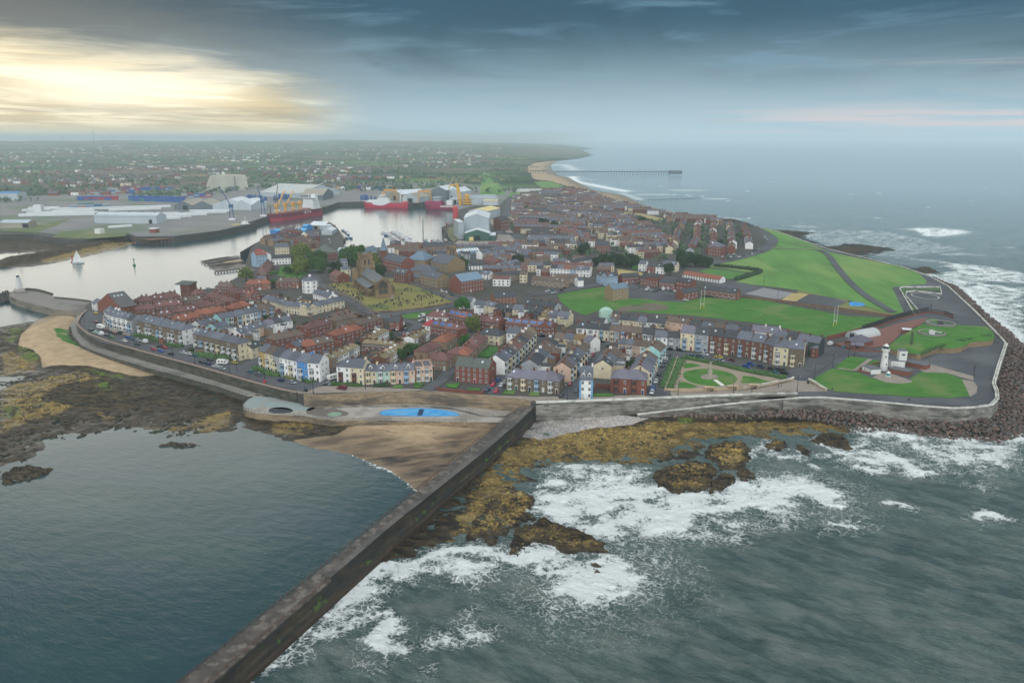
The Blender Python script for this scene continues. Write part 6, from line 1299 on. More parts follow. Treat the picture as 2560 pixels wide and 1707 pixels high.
# ================================================================ harbour: sheds, ships, containers, boats
shed('dock_shed', 'e 870,508 1442,515', 26, 10, 5, M_LG, M_GREY, 'long pale grey dockside shed with a row of roof lights', skylights=24, doors=((.9, 5, 6),), vents=5)
shed('twin_gable_shed', 'e 1600,388 1772,388', 70, 8, 7, M_DG, M_TAN, 'left dark gabled shed behind the white bars', front_gable=True, doors=((.6, 8, 8),)); shed('twin_gable_shed', 'e 1776,388 1946,386', 70, 8, 7, M_DG, M_TAN, 'right dark gabled shed behind the white bars', front_gable=True)
shed('white_gable_shed', 'e 1950,385 2290,385', 60, 9, 9, M_LG, M_WHITE, 'pale gabled shed right of the two dark sheds', front_gable=True); shed('white_gable_shed', 'f -60,388 105,390', 60, 9, 8, M_LG, M_WHITE, 'pale gabled shed behind the blue quay crane', front_gable=True); shed('white_gable_shed', 'f 108,388 246,372', 60, 8, 7, M_LG, M_WHITE, 'pale gabled shed left of the red bulk carrier', front_gable=True)
shed('low_store', 'e 0,552 262,552', 20, 7, 3, M_TAN, M_LG, 'low store with a pale roof at the far left shore', doors=((.9, 8, 6),))
a, W_, rz = frame('e 1960,218 2285,205'); k_ = empty('silo_building', (*a, ZL), rz, 'huge slab sided pale building with sloping ends behind the containers', 'building')
MB().add([(0, 0, 0), (W_, 0, 0), (W_, 60, 0), (0, 60, 0), (12, 8, 34), (W_ - 2, 8, 34), (W_ - 2, 52, 34), (12, 52, 34)], [(0, 1, 5, 4), (1, 2, 6, 5), (2, 3, 7, 6), (3, 0, 4, 7), (4, 5, 6, 7)]).build('wall', [metal('silo', 'a4a498', '969689')], k_)
MB().box(W_ * .42, W_ * .6, -6, 0, 0, 10).build('annex', [M_DG], k_); MB().box(W_ * .62, W_ * .64, 1.5, 3, 0, 33).build('rib', [M_DG], k_)
shed('grain_shed', 'f 185,262 560,278', 120, 9, 14, M_LG, metal('roof_pale', 'b0b4b0', 'a4a8a6'), 'very wide pale roofed shed behind the blue stacks'); shed('grain_shed', 'f 560,300 765,300', 90, 10, 10, M_DG, M_TAN, 'wide tan roofed shed behind the bulk carrier')
for s_, D_, e_, ri, wmt, rmt, lb, fg in (('t 500,330 700,350', 60, 12, 7, M_TAN, M_WHITE, 'pale roofed shed behind the white and red ship', True), ('t 700,372 930,378', 50, 9, 8, M_LG, M_TAN, 'tan roofed shed with a dark doorway beside the yellow frame', True), ('t 930,345 1100,350', 70, 14, 8, M_TAN, M_TAN, 'tall tan shed between the two red ships', True),
    ('t 1110,345 1320,350', 60, 20, 7, M_DG, M_WHITE, 'tall blue grey shed with a white roof at the basin head', True), ('t 1320,340 1520,345', 60, 16, 7, M_LG, M_WHITE, 'tall pale shed behind the yellow crane', True), ('t 1600,408 2048,398', 40, 11, 5, M_LG, M_GREY, 'long pale shed at the right end of the basin', False), ('t 1365,400 1475,400', 20, 9, 4, M_LG, M_WHITE, 'small pale shed behind the yellow crane foot', True)):
    shed('basin_shed', s_, D_, e_, ri, wmt, rmt, lb, front_gable=fg, doors=((.5, 10, 8),) if fg else ((.8, 8, 8),))
shed('fabrication_hall', 't 1570,872 1918,872', 60, 24, 5, M_GREY, M_WHITE, 'towering grey hall with a white roof beside the boatyard slip', front_gable=True)
k_ = shed('front_hall', 't 1580,908 1925,908', 24, 8.5, 4.5, M_GREEN, M_WHITE, 'lower green and white hall in front of the towering grey hall', front_gable=True, doors=((.5, 7, 6),)); MB().box(5, 10, -.2, -.02, 0, 4.5).build('crate_stack', [M_YEL], k_)
shed('side_hall', 't 1492,890 1568,888', 40, 20, 0.5, M_GREY, M_WHITE, 'narrow tall silver lean to left of the towering hall'); shed('side_hall', 't 1926,905 2010,905', 30, 6, .5, M_GREEN, M_WHITE, 'low green lean to right of the towering hall')
shed('yellow_canopy', 't 1900,610 2075,560', 30, 12, 3, M_LG, M_YEL, 'pale yellow roofed canopy right of the towering hall', 'canopy')
shed('yellow_canopy', 't 1840,412 2040,412', 16, 8, 1, M_LG, M_YEL, 'thin yellow topped canopy by the long pale shed', 'canopy')
shed('fish_shed', 's 1280,975 1560,985', 22, 5, 4, M_TAN, M_WHITE, 'white roofed fish market shed at the end of the fish quay', doors=((.4, 5, 4),)); shed('fish_shed', 's 1500,1085 1690,1085', 28, 5, 3, M_LG, M_WHITE, 'white gabled shed in the middle of the fish quay', front_gable=True); shed('fish_shed', 's 1465,985 1670,985', 10, 5, 1, M_LG, M_WHITE, 'narrow white shed behind the gabled fish shed')
shed('blue_shed', 's 990,1072 1200,1078', 14, 5, 2, M_BLUE, metal('sky_blue', '4f9ccc', '5fa8d4'), 'long bright blue shed on the fish quay'); shed('blue_shed', 's 1145,1005 1235,1010', 12, 6, 1.5, M_BLUE, metal('sky_blue', '4f9ccc'), 'small blue shed left of the fish market'); shed('blue_shed', 's 680,1085 790,1070', 12, 5, 1.5, M_BLUE, metal('sky_blue', '4f9ccc'), 'blue roofed shed at the water end of the terrace')
shed('workshop', 's 1795,1480 2090,1480', 16, 6, 2, wm('G'), metal('blue_grey', 'a3b0ba'), 'pale blue grey workshop beside the basin road', 'workshop', ref=0); shed('workshop', 's 2100,1450 2300,1460', 18, 6, 2, wm('T'), M_TAN, 'tan workshop left of the round trees', 'workshop')
shed('harbour_office', 'e -10,300 165,300', 30, 14, 2, M_LG, M_BLUE, 'white and blue plant building at the far left edge', 'building'); flat_block('brick_kiosk', 'e 1372,598 1425,600', 8, 5, wm('R'), WHITE, 'small red kiosk with a white roof on the timber quay', 'kiosk', par=1.2); flat_block('white_hut', 'e 870,606 918,608', 8, 6, WHITE, WHITE, 'small white hut on the grassy shore of the channel', 'hut')
lay('dock_yard', 'e 0,560 400,600 800,640 1180,600 1250,630 1600,627 2000,577 2350,503 f 0,525 300,432 520,400 790,356 900,316 1110,310 1550,326 1680,312 1960,334 t 1480,480 1700,420 2050,420 2080,500 1900,600 z 1290,470 1100,455 700,455 300,480 0,495', material('dock_yard_ground', '6d6e70', '7c7a76', .02, .95, c3='5d6a55', s3=.008), z=ZL + .34)
lay('grass_bank', 'e 480,640 560,590 720,575 1000,600 1180,590 1150,630 800,655', SCRUB, z=ZL + .45); lay('grass_bank', 'e 0,580 0,560 260,555 340,520 640,470 500,540 320,600', SCRUB, z=ZL + .45)
lay('shipyard_apron', 't 1430,945 1490,900 1600,915 2010,915 2060,760 1920,650 1920,600 2100,620 2350,900 2200,960 1800,1000 1200,985', material('shipyard_concrete', '7f7770', '8d857c', .05, .9), z=ZL + .2)
lay('green_slope', 'g 0,420 30,260 100,280 180,380 240,470 0,470', LAWNP, z=ZL + .4); lay('green_slope', 'g 490,350 640,345 820,405 700,420 560,400', LAWNP, z=ZL + .4); lay('green_slope', 'g 270,450 520,440 540,460 260,485', LAWNP, z=ZL + .4)
lay('sandy_field', 'g 1240,620 1480,640 1690,690 1650,715 1500,680 1250,640', material('sandy_field', '8f8256', '9c8f64', .03, .95), z=ZL + .3)
# white wrapped bars
WRAP = material('white_wrap', 'c9ced1', 'bcc2c6', .05, .5)
for i, (s_, h_) in enumerate((('e 170,452 870,440', 4), ('e 245,432 890,425', 4), ('e 200,405 470,400', 4), ('e 310,412 380,412', 12), ('e 400,395 760,388', 4), ('e 470,418 860,410', 4), ('e 700,392 1300,372', 4), ('e 900,388 1570,366', 4), ('e 1000,402 1480,385', 4), ('e 260,385 540,380', 4),
    ('e 1490,455 1900,440', 4), ('e 1490,440 1800,425', 4), ('e 1500,482 1660,474', 4), ('e 1500,470 1760,456', 4), ('e 1640,432 2080,418', 4), ('e 1740,414 2112,408', 4), ('e 1015,560 1215,545', 3))):
    a, W_, rz = frame(s_); k_ = empty('wrapped_bar_stack', (*a, ZL + .3), rz, ORD[i % 14].capitalize() + (' lower' if i > 13 else '') + ' nearest long white wrapped stack lying on the dock yard', 'stack', 'long white wrapped stacks on the dock yard')
    MB().box(0, W_, 0, 9, .5, h_).build('bar', [WRAP], k_); MB().box(1, W_ - 1, 1, 8, 0, .497).build('trestle', [material('trestle_dark', '2b3036')], k_)
# containers
cont_col = dict(blue='1f4f8c', red='8a3038', grey='8d9698', teal='2f6f78', rust='8a4f38')
cme = {k: mk('shipping_container', MB().box(-6, 6, -1.25, 1.25, 0, 2.6), [material('container_' + k, v, v, .5, .6)]) for k, v in cont_col.items()}
nco = 0; rk = random.Random(4)
for s_, rows, lev, cols, ds in (('e 705,300 1120,296', 2, 3, ['blue', 'blue', 'red', 'blue'], 'in the near left container stack'), ('e 1180,305 1690,320', 3, 4, ['blue'] * 6 + ['teal'], 'in the long blue container stack'), ('e 820,245 1280,235', 2, 3, ['blue', 'red', 'grey', 'blue'], 'in the middle container stack'),
    ('e 1120,200 1610,215', 3, 3, ['blue', 'blue', 'grey', 'red', 'blue'], 'in the far container stack'), ('e 640,370 1020,360', 1, 3, ['blue', 'teal', 'grey', 'red'], 'in the low stack behind the white bars'), ('e 1665,270 1990,272', 2, 3, ['blue', 'grey', 'red', 'blue'], 'in the stack before the silo building'),
    ('f 600,180 1345,205', 1, 3, ['teal', 'grey', 'red', 'blue', 'blue', 'rust'], 'in the mixed stack beyond the basin'), ('e 930,205 1100,205', 1, 2, ['grey'], 'in the grey stack at the back')):
    a, W_, rz = frame(s_); k = int(W_ / 12.6)
    for r_ in range(rows):
        for i in range(k):
            top = lev if rk.random() < .75 else lev - 1
            for l in range(top):
                if nco > 292: continue
                if rk.random() < (0 if l < top - 1 or rows == 1 else .05): continue
                if r_ < rows - 1 and False: continue
                if r_ > 0 and l < top - 1: continue
                c_ = rk.choice(cols); o = bpy.data.objects.new('shipping_container', cme[c_]); COL.objects.link(o)
                x = (i + .5) * 12.6; y = 1.3 + r_ * 3.2; o.location = (a[0] + x * math.cos(rz) - y * math.sin(rz), a[1] + x * math.sin(rz) + y * math.cos(rz), ZL + .3 + l * 2.62); o.rotation_euler = (0, 0, rz); nco += 1
                tag(o, f'{c_} shipping container {ds}', 'container', 'shipping containers ' + ds)
# ships
def hull(L_, B_, H_, name, mats, root, z0=-1.5, wl=2.0, bow=.16, stern=.06, sheer=1.5, n=28, split=None):
    """loft: x along the length, bow at x = 0"""
    mb = MB(); prof = []
    for i in range(n + 1):
        t = i / n; f = min(1, (t / bow)) ** .6 if t < bow else (1 if t < 1 - stern else max(.7, (1 - (t - 1 + stern) / stern * .3)))
        sh = sheer * max(0, 1 - t / .2) ** 1.5; xk = t * L_ + (0 if t > bow else (1 - t / bow) * 0)
        rake = max(0, 1 - t / .1) * H_ * .35
        row = []
        for s, z, k in ((-1, H_ + sh, 1), (-1, wl, .97), (-1, z0, .85), (1, z0, .85), (1, wl, .97), (1, H_ + sh, 1)):
            b = B_ / 2 * f * k; row.append((xk + (rake * (1 - (z - z0) / (H_ + sh - z0)) if t < .1 else 0), s * b, z))
        prof.append(row)
    vs = [p for r_ in prof for p in r_]; fs = []; mi = []
    for i in range(n):
        for j in range(5):
            fs.append((i * 6 + j, (i + 1) * 6 + j, (i + 1) * 6 + j + 1, i * 6 + j + 1)); mi.append(0 if j in (0, 4) else 1)
        fs.append((i * 6, i * 6 + 5, (i + 1) * 6 + 5, (i + 1) * 6)); mi.append(2)
    fs.append(tuple(range(6))); mi.append(0); fs.append(tuple(n * 6 + j for j in range(6))[::-1]); mi.append(0)
    return mesh_obj(name, vs, fs, mats, root, mi)
def shiproot(name, s0, s1, label, cat='ship', z=0, group=None, beam=20):
    a, b = P1_(s0, 0), P1_(s1, 0)
    l = math.dist(a, b); nx, ny = -(b[1] - a[1]) / l, (b[0] - a[0]) / l; k = (beam / 2) * (1 if ny > 0 else -1)
    return empty(name, (a[0] + nx * k, a[1] + ny * k, z), math.atan2(b[1] - a[1], b[0] - a[0]), label, cat, group), l
def pm(n_, c, r_=.5): return material(n_, c, c, 1, r_)
CRY = pm('crane_yellow', 'c9974a'); SHW = pm('ship_white', 'cfd3d4'); 
sr_, Ls = shiproot('bulk_carrier', 'f 312,500', 'f 768,428', 'big dark red bulk carrier with three yellow deck cranes at the quay')
hull(Ls, 24, 11.5, 'hull', [pm('hull_maroon', '6a2638'), pm('hull_red', 'a8384a'), pm('deck_red', '7d5048')], sr_, wl=5.5)
for i in range(4): MB().box(Ls * (.2 + i * .15), Ls * (.31 + i * .15), -8, 8, 11.5, 13.3).build('hatch_cover', [pm('hatch', '8d6a5e')], sr_)
for i, t in enumerate((.165, .33, .48, .63)):
    c_ = MB().cyl((Ls * t, 0), 2.0, 11.5, 24, 10, 1.8).box(Ls * t - 2.6, Ls * t + 2.6, -2.6, 2.6, 21, 26).build('crane_post', [CRY], sr_)
    if i < 2: MB().bar((Ls * t + 2, 0, 22), (Ls * t + 28, 3, 44 - i * 2), 1.4).build('crane_jib', [CRY], c_)
    else: MB().bar((Ls * t + 2, 0, 23), (Ls * t + (22 if i == 2 else -20), 0, 20), 1.6).build('crane_jib', [CRY], c_)
br = MB(); 
for q in range(5): br.box(Ls * .78 + q * .5, Ls * .93 - q * .9, -11 + q * .4, 11 - q * .4, 11.5 + q * 3.1, 14.4 + q * 3.1)
br.box(Ls * .79, Ls * .83, -13, 13, 27, 29.8).build('superstructure', [SHW], sr_); MB().box(Ls * .785, Ls * .79, -12.5, 12.5, 28, 29.2).build('bridge_windows', [GLASS], sr_); MB().box(Ls * .9, Ls * .96, -4, 4, 11.5, 34).build('funnel', [SHW], sr_); MB().bar((Ls * .81, 0, 29), (Ls * .81, 0, 38), .6).build('mast', [SHW], sr_); MB().cyl((Ls * .05, 0), .8, 11, 24, 6, .4).build('foremast', [pm('mast_dark', '4a3030')], sr_)
# white hull lettering, as it reads from the water
def word(root, txt, x0, z0, y, h_, gap, m, name='lettering'):
    G5 = {'I': ['1', '1', '1', '1', '1'], 'R': ['110', '101', '110', '101', '101'], 'T': ['111', '010', '010', '010', '010'], 'S': ['111', '100', '111', '001', '111'], 'E': ['111', '100', '110', '100', '111'], 'A': ['010', '101', '111', '101', '101'], 'N': ['1001', '1101', '1011', '1001', '1001']}
    u = h_ / 5; x = x0; mb = MB()
    for c in txt:
        g = G5[c]
        for r_, row in enumerate(g):
            for q, b in enumerate(row):
                if b == '1': mb.box(x + q * u, x + (q + 1) * u, y - .12, y, z0 + (4 - r_) * u, z0 + (5 - r_) * u)
        x += len(g[0]) * u + gap
    mb.build(name, [m], root)
word(sr_, 'IRTIA', Ls * .57, 6.3, -11.98, 4.6, 2.2, pm('lettering_white', 'd8d0c8'))
sr_, Ls = shiproot('supply_ship', 't 140,452', 't 775,456', 'white and bright red offshore ship moored at the head of the basin')
hull(Ls, 20, 10, 'hull', [pm('bright_red', 'b02a48'), pm('bright_red', 'b02a48'), pm('deck_green', '4f6f68')], sr_, wl=3, sheer=3)
mb = MB(); xs = [0, .1, .25, .38, .48, .6]; top = [13.2, 12.4, 11.5, 11.2, 10.9, 10.6]; bot = [11.5, 9.5, 7, 5, 5.5, 9.8]
for s in (-1, 1):
    vs = [(Ls * x, s * (.4 + 9.75 * min(1, (x / .16)) ** .6), z) for x, z in zip(xs, top)] + [(Ls * x, s * (.42 + 9.8 * min(1, (x / .16)) ** .6), z) for x, z in zip(xs, bot)]; mb.add(vs, [(i, i + 1, 7 + i, 6 + i) for i in range(5)])
mb.box(Ls * .12, Ls * .42, -8.5, 8.5, 10, 14).box(Ls * .2, Ls * .62, -8, 8, 10, 12).box(Ls * .34, Ls * .58, -8, 8, 12, 17).box(Ls * .36, Ls * .52, -8, 8, 17, 20).box(Ls * .37, Ls * .5, -9, 9, 20, 23).build('superstructure', [SHW], sr_)
MB().box(Ls * .365, Ls * .505, -9.1, 9.1, 21, 22).build('bridge_windows', [GLASS], sr_); MB().cyl((Ls * .44, 0), 2, 23, 30, 6, .3).build('mast', [CRY], sr_); MB().bar((Ls * .82, 0, 9), (Ls * .84, 0, 34), 1.2).bar((Ls * .92, -6, 9), (Ls * .93, -6, 22), 1).bar((Ls * .92, 6, 9), (Ls * .93, 6, 22), 1).bar((Ls * .93, -6, 22), (Ls * .93, 6, 22), 1).build('stern_frame', [SHW], sr_)
MB().box(Ls * .88, Ls * .99, -8, 8, 10, 12).build('deck_cargo', [pm('orange_red', 'c24a3a')], sr_)
sr_, Ls = shiproot('construction_ship', 't 998,470', 't 1640,480', 'dark magenta ship carrying a large yellow crane and reels')
hull(Ls, 24, 8, 'hull', [pm('magenta', '8a2348'), pm('magenta', '8a2348'), pm('deck_brown', '6a4a4a')], sr_, wl=3, sheer=4)
MB().box(Ls * .05, Ls * .4, -11, 11, 8, 15).build('forecastle', [pm('magenta', '8a2348')], sr_); MB().box(Ls * .38, Ls * .98, -12.2, -12.0, 4.5, 7.5).build('side_band', [pm('pale_pink', 'b8a8a4')], sr_); MB().box(Ls * .22, Ls * .36, -9, 9, 15, 20).box(Ls * .2, Ls * .37, -10, 10, 20, 22).build('superstructure', [pm('ship_grey', '8d979c')], sr_)
MB().cyl((Ls * .78, 0), 3, 8, 20, 10).bar((Ls * .76, -3, 18), (Ls * .72, -3, 46), 3).bar((Ls * .82, -3, 18), (Ls * .74, -3, 46), 2).bar((Ls * .74, -3, 45), (Ls * .56, -3, 42), 2.5).bar((Ls * .56, -3, 42), (Ls * .55, -3, 36), 1.5).build('crane', [pm('deep_yellow', 'c89a2e')], sr_)
mb = MB(); 
for q in range(4): mb.cyl((Ls * .93, 0), 9 - q, 10 + q * 4.5, 12 + q * 4.5, 16)
mb.cyl((Ls * .93, 0), 3, 8, 28, 10).build('reel_tower', [pm('deep_yellow', 'c89a2e')], sr_); MB().box(Ls * .5, Ls * .62, -7, 7, 8, 16).build('deck_house', [SHW], sr_)
k_ = empty('red_caisson', (*P1_('t 1452,650', 0), 0), 0, 'tall bright red cylinder standing beside the towering grey hall', 'caisson'); MB().cyl((0, 0), 4.2, 0, 22, 20).cyl((0, 0), 4.2, 22, 24.5, 20, 2).build('shell', [pm('caisson_red', 'b03a3e')], k_)
sr_, Ls = shiproot('rusty_hull', 't 1262,722', 't 1500,735', 'rusty flat hull beside the overgrown slipway'); hull(Ls, 14, 5, 'hull', [pm('rust', '7a4a40'), pm('rust_dark', '3a2c2c'), pm('rust_deck', '8d6458')], sr_, wl=1.5, bow=.4)
lay('overgrown_slip', 't 1335,730 1480,715 1490,890 1420,930 1340,850', material('slip_weeds', '5d6040', '6a6a4c', .1, .95), z=ZL + .5)
sr_, Ls = shiproot('dredger', 'e 2330,570', 'e 2010,600', 'low dredger with a yellow frame and white wheelhouse at the timber quay'); 
hull(Ls, 12, 4, 'hull', [pm('dredger_dark', '26323c'), pm('dredger_dark', '26323c'), pm('deck_rust', '8a4038')], sr_, wl=1, bow=.12); MB().box(Ls * .05, Ls * .22, -5, 5, 4, 9).box(Ls * .08, Ls * .18, -4, 4, 9, 12).build('wheelhouse', [SHW], sr_); MB().box(Ls * .3, Ls * .5, -4, 4, 4, 9).box(Ls * .62, Ls * .72, -4, 4, 4, 6.5).build('hopper', [pm('dredge_yellow', 'b8a03c')], sr_); MB().bar((Ls * .8, 0, 4), (Ls * .98, 0, 5), 1).build('suction_pipe', [pm('dredge_yellow', 'b8a03c')], sr_); MB().bar((Ls * .12, 0, 12), (Ls * .12, 0, 19), .4).build('mast', [SHW], sr_)
# quay cranes
def quay_crane(spec, h_, lb, jib, c='2c4f78', zt=ZL + .3):
    x, y = P1_(spec, ZL); k_ = empty('quay_crane', (x, y, zt), R(15), lb, 'crane'); m_ = pm('crane_' + c, c); mb = MB()
    for sx in (-3, 3):
        for sy in (-3, 3): mb.bar((sx, sy, 0), (sx * .5, sy * .5, h_ * .7), .9)
    mb.build('legs', [m_], k_); MB().box(-3, 3, -2.5, 4, h_ * .68, h_ * .86).build('cab', [m_], k_); MB().bar((0, -2, h_ * .8), jib, .9).build('jib', [m_], k_); MB().box(-4.5, 4.5, -4.5, 4.5, -.2, 2.2).build('undercarriage', [SHW], k_)
quay_crane('f 215,445', 30, 'tall blue harbour crane just left of the bulk carrier bow', (-6, 4, 44)); quay_crane('e 2130,478', 26, 'blue harbour crane with a raised jib on the timber quay', (-14, 6, 48)); quay_crane('f 340,400', 26, 'dark crane behind the bulk carrier bow', (4, 6, 42), '39414a')
for s_, lb in (('t 540,365', 'yellow gantry frame left of the tan shed'), ('t 1020,385', 'yellow gantry frame beside the magenta ship')):
    x, y = P1_(s_, ZL); k_ = empty('gantry_frame', (x, y, ZL + .3), 0, lb, 'gantry'); MB().bar((-12, 0, 0), (-10, 0, 20), 1.4).bar((12, 0, 0), (10, 0, 20), 1.4).build('legs', [pm('gantry_orange', 'c08a3c')], k_); MB().box(-12, 12, -1.5, 1.5, 20, 23).build('beam', [pm('gantry_orange', 'c08a3c')], k_)
# blue stacks of floats behind the cranes
rubb = random.Random(9)
for s_, n_ in (('f 60,300 320,305', 24), ('f 340,290 450,292', 14), ('f 1110,295 1195,300', 9)):
    a, W_, rz = frame(s_)
    for i in range(n_):
        o = MB().cyl((0, 0), 2.2, 0, rubb.uniform(6, 11), 8, 1.4).build('blue_float', [pm('float_blue', '1d4f86')]); x = rubb.uniform(0, W_); y = rubb.uniform(0, 14); o.location = (a[0] + x * math.cos(rz) - y * math.sin(rz), a[1] + x * math.sin(rz) + y * math.cos(rz), ZL + .3); tag(o, 'dark blue float stored upright in the dock yard', 'float', 'blue floats stored behind the cranes')
# timber quay piles and jetties
def jetty(name, spec, w_, zt, label, m, gap=4, zb=-1.5, cat='jetty', deckh=.5):
    pts = PP(spec, zt); root = empty(name, (*pts[0], 0), 0, label, cat); dk = MB().wall([(p[0] - pts[0][0], p[1] - pts[0][1]) for p in pts], zt - deckh, zt, w_).build('deck', [m], root); mb = MB()
    for a, b in zip(pts[:-1], pts[1:]):
        k = max(1, int(math.dist(a, b) / gap)); nx, ny = -(b[1] - a[1]), b[0] - a[0]; l = math.hypot(nx, ny); nx /= l; ny /= l
        for i in range(k + 1):
            x, y = a[0] + (b[0] - a[0]) * i / k - pts[0][0], a[1] + (b[1] - a[1]) * i / k - pts[0][1]
            for s in (-.42, .42): mb.box(x + nx * w_ * s - .25, x + nx * w_ * s + .25, y + ny * w_ * s - .25, y + ny * w_ * s + .25, zb, zt - deckh)
    mb.build('piles', [m], root); return root
TIM = material('dark_timber', '3b3a38', '4b4844', .6, .9)
jetty('timber_quay', 'e 1240,640 1400,655 1600,640', 10, 6, 'old timber quay with brown deck beside the red kiosk', material('brown_timber', '7a5a44', '6a4c3a', .5, .9)); jetty('timber_jetty', 's 1770,960 1910,1150', 4, 4, 'narrow jetty at the end of the fish quay', material('pale_timber', '8d877c', '7c766c', .5, .9)); jetty('timber_jetty', 's 1740,1100 1850,1230', 7, 5, 'wide concrete jetty beside the fish quay cars', material('pale_timber', '8d877c')); jetty('marina_pontoon', 't 520,790 640,860 830,985', 3, .8, 'long floating pontoon between two rows of small boats', material('pale_timber', '8d877c'), 8)
for s_, lb in (('p 30,92 360,32 540,10', 'longest dark timber jetty at the slipways'), ('p 90,135 400,90 700,28', 'second dark timber jetty at the slipways'), ('p 178,180 500,130 830,95', 'third dark timber jetty at the slipways'), ('p 275,288 500,262 720,232', 'nearest dark timber jetty at the slipways')): jetty('slipway_jetty', s_, 2.2, 1.6, lb, TIM, 3)
# the long ruined pier in the bay
pa, pb = P1_('g 680,288', 0), P1_('g 1735,287', 0); Lp = math.dist(pa, pb); k_ = empty('ruined_pier', (*pa, 0), math.atan2(pb[1] - pa[1], pb[0] - pa[0]), 'long thin ruined pier on many legs in the bay', 'pier'); PM_ = material('pier_metal', '3f4a52', '4a555c', .5, .9)
MB().box(0, Lp, -2, 2, 12, 13.4).box(0, Lp, -.2, .2, 10.8, 12).build('deck', [PM_], k_); MB().box(Lp, Lp + 42, -14, 14, 4, 15).build('pier_head', [PM_], k_)
ns = 44
for i in range(ns + 1):
    x = Lp * i / ns; MB().bar((x, -3.5, -2), (x, -1.6, 12), 1.1).bar((x, 3.5, -2), (x, 1.6, 12), 1.1).bar((x, -3, 3), (x, 3, 3), .5).build('trestle', [PM_], k_)
pa, pb = P1_('g 440,262', 5), P1_('g 630,264', 5); Lp = math.dist(pa, pb); k_ = empty('pier_stub', (*pa, 2), math.atan2(pb[1] - pa[1], pb[0] - pa[0]), 'short landward stub of the ruined pier on the beach', 'pier'); MB().box(0, Lp, -2, 2, 9, 10).build('deck', [PM_], k_)
for i in range(9): MB().bar((Lp * i / 8, 0, 0), (Lp * i / 8, 0, 9), 1.6).build('trestle', [PM_], k_)
jetty('timber_groyne', 'g 1440,518 1600,512 1800,503 2012,495', 3, 1.6, 'low dark timber groyne reaching out from the beach', TIM, 12)
for s_ in ('g 455,212 545,212', 'g 455,246 610,246'): a, W_, rz = frame(s_, 3); tag(MB().wall(PP(s_, 3), 1, 4.5, 3).build('beach_groyne', [TIM]), 'dark groyne lying across the far beach, ' + ('farther' if '212' in s_ else 'nearer') + ' of two', 'groyne')
# boats
def boat_mesh(L_, c, cab=True, mast=0, sail=False):
    key = ('boat', L_, c, cab, mast, sail)
    def f():
        t_ = [bpy.data.meshes.new('x')]; mb = MB(); n = 8; rows = []
        for i in range(n + 1):
            t = i / n; f_ = min(1, t / .45) ** .7; b = L_ * .16 * f_
            rows.append([(t * L_, -b, .9 + .4 * (1 - t)), (t * L_ + .2 * (1 - t), -b * .6, -.3), (t * L_ + .2 * (1 - t), b * .6, -.3), (t * L_, b, .9 + .4 * (1 - t))])
        vs = [p for r_ in rows for p in r_]; fs = []
        for i in range(n):
            for j in range(3): fs.append((i * 4 + j, (i + 1) * 4 + j, (i + 1) * 4 + j + 1, i * 4 + j + 1))
            fs.append((i * 4, i * 4 + 3, (i + 1) * 4 + 3, (i + 1) * 4))
        fs.append((n * 4 + 3, n * 4 + 2, n * 4 + 1, n * 4)); mb.add(vs, fs, 0); return mk('hull', mb, [pm('boat_' + c, c)])
    return cached(key, f)
def boat(name, x, y, rz, L_, c, label, group, mast=0, cab=True, z=0, parts=None, cat='boat'):
    k_ = empty(name, (x, y, z), rz, label, cat, group); inst('hull', boat_mesh(L_, c), k_, (-L_ / 2, 0, 0))
    if cab: inst('cabin', cached(('cab', L_), lambda: mk('cabin', MB().box(-L_ * .1, L_ * .25, -L_ * .1, L_ * .1, .8, 1.9 + L_ * .05).box(-L_ * .11, L_ * .12, -L_ * .105, L_ * .105, 1.3, 1.6, 1), [SHW, GLASS])), k_, (0, 0, 0))
    if mast: inst('mast', cached(('mast', mast), lambda: mk('mast', MB().bar((0, 0, .8), (0, 0, mast), .16).bar((0, 0, 2.2), (3.2, 0, 2.2), .14), [pm('mast_white', 'b8bcbe')])), k_, (-.6, 0, 0))
    return k_
rb_ = random.Random(21); pts = PP('t 515,785 640,860 830,985', .5); n_ = 0
ccol = ['c8ccce', 'c8ccce', 'd2d4d2', '2a3f6a', '8a3038', '9fb0b8', 'c8ccce']
cname = {'c8ccce': 'white', 'd2d4d2': 'pale', '2a3f6a': 'navy', '8a3038': 'red', '9fb0b8': 'grey blue', '2458a0': 'blue'}
for side in (-1, 1):
    for i in range(27):
        t = (i + .5) / 27 * .95; j = 0 if t < .38 else 1; f_ = t / .38 if j == 0 else (t - .38) / .62; a, b = pts[j], pts[j + 1]; d_ = math.atan2(b[1] - a[1], b[0] - a[0]); x, y = a[0] + (b[0] - a[0]) * f_, a[1] + (b[1] - a[1]) * f_
        L_ = rb_.choice([8, 9.5, 11]); off = side * (L_ / 2 + 2.4); x += -math.sin(d_) * off; y += math.cos(d_) * off; c = rb_.choice(ccol)
        boat('marina_boat', x, y, d_ + (R(90) if side < 0 else R(-90)) + rb_.uniform(-.08, .08), L_, c, f'{cname[c]} small boat moored on the ' + ('left' if side > 0 else 'right') + ' side of the marina pontoon', 'small boats along the marina pontoon', mast=rb_.choice([0, 9, 11, 12]))
for i in range(13):
    x, y = P1_(f't {1040 + i * 29},{905 + (i % 3) * 20}', 0); c = rb_.choice(ccol); boat('marina_boat', x, y, rb_.uniform(0, 6.2), rb_.choice([8, 10]), c, f'{cname[c]} small boat moored before the shipyard apron', 'small boats before the shipyard', mast=rb_.choice([0, 10, 12]))
for i, s_ in enumerate(('s 1900,1010', 's 1950,1040', 's 1990,1080', 's 1960,1150', 's 2040,1150')):
    x, y = P1_(s_, 0); boat('fishing_boat', x, y, R(110), 15, '2458a0' if i > 2 else '9fb0b8', ('blue' if i > 2 else 'grey') + ' fishing boat, ' + ORD[i] + ' along the narrow jetty', 'fishing boats by the jetty', mast=8)
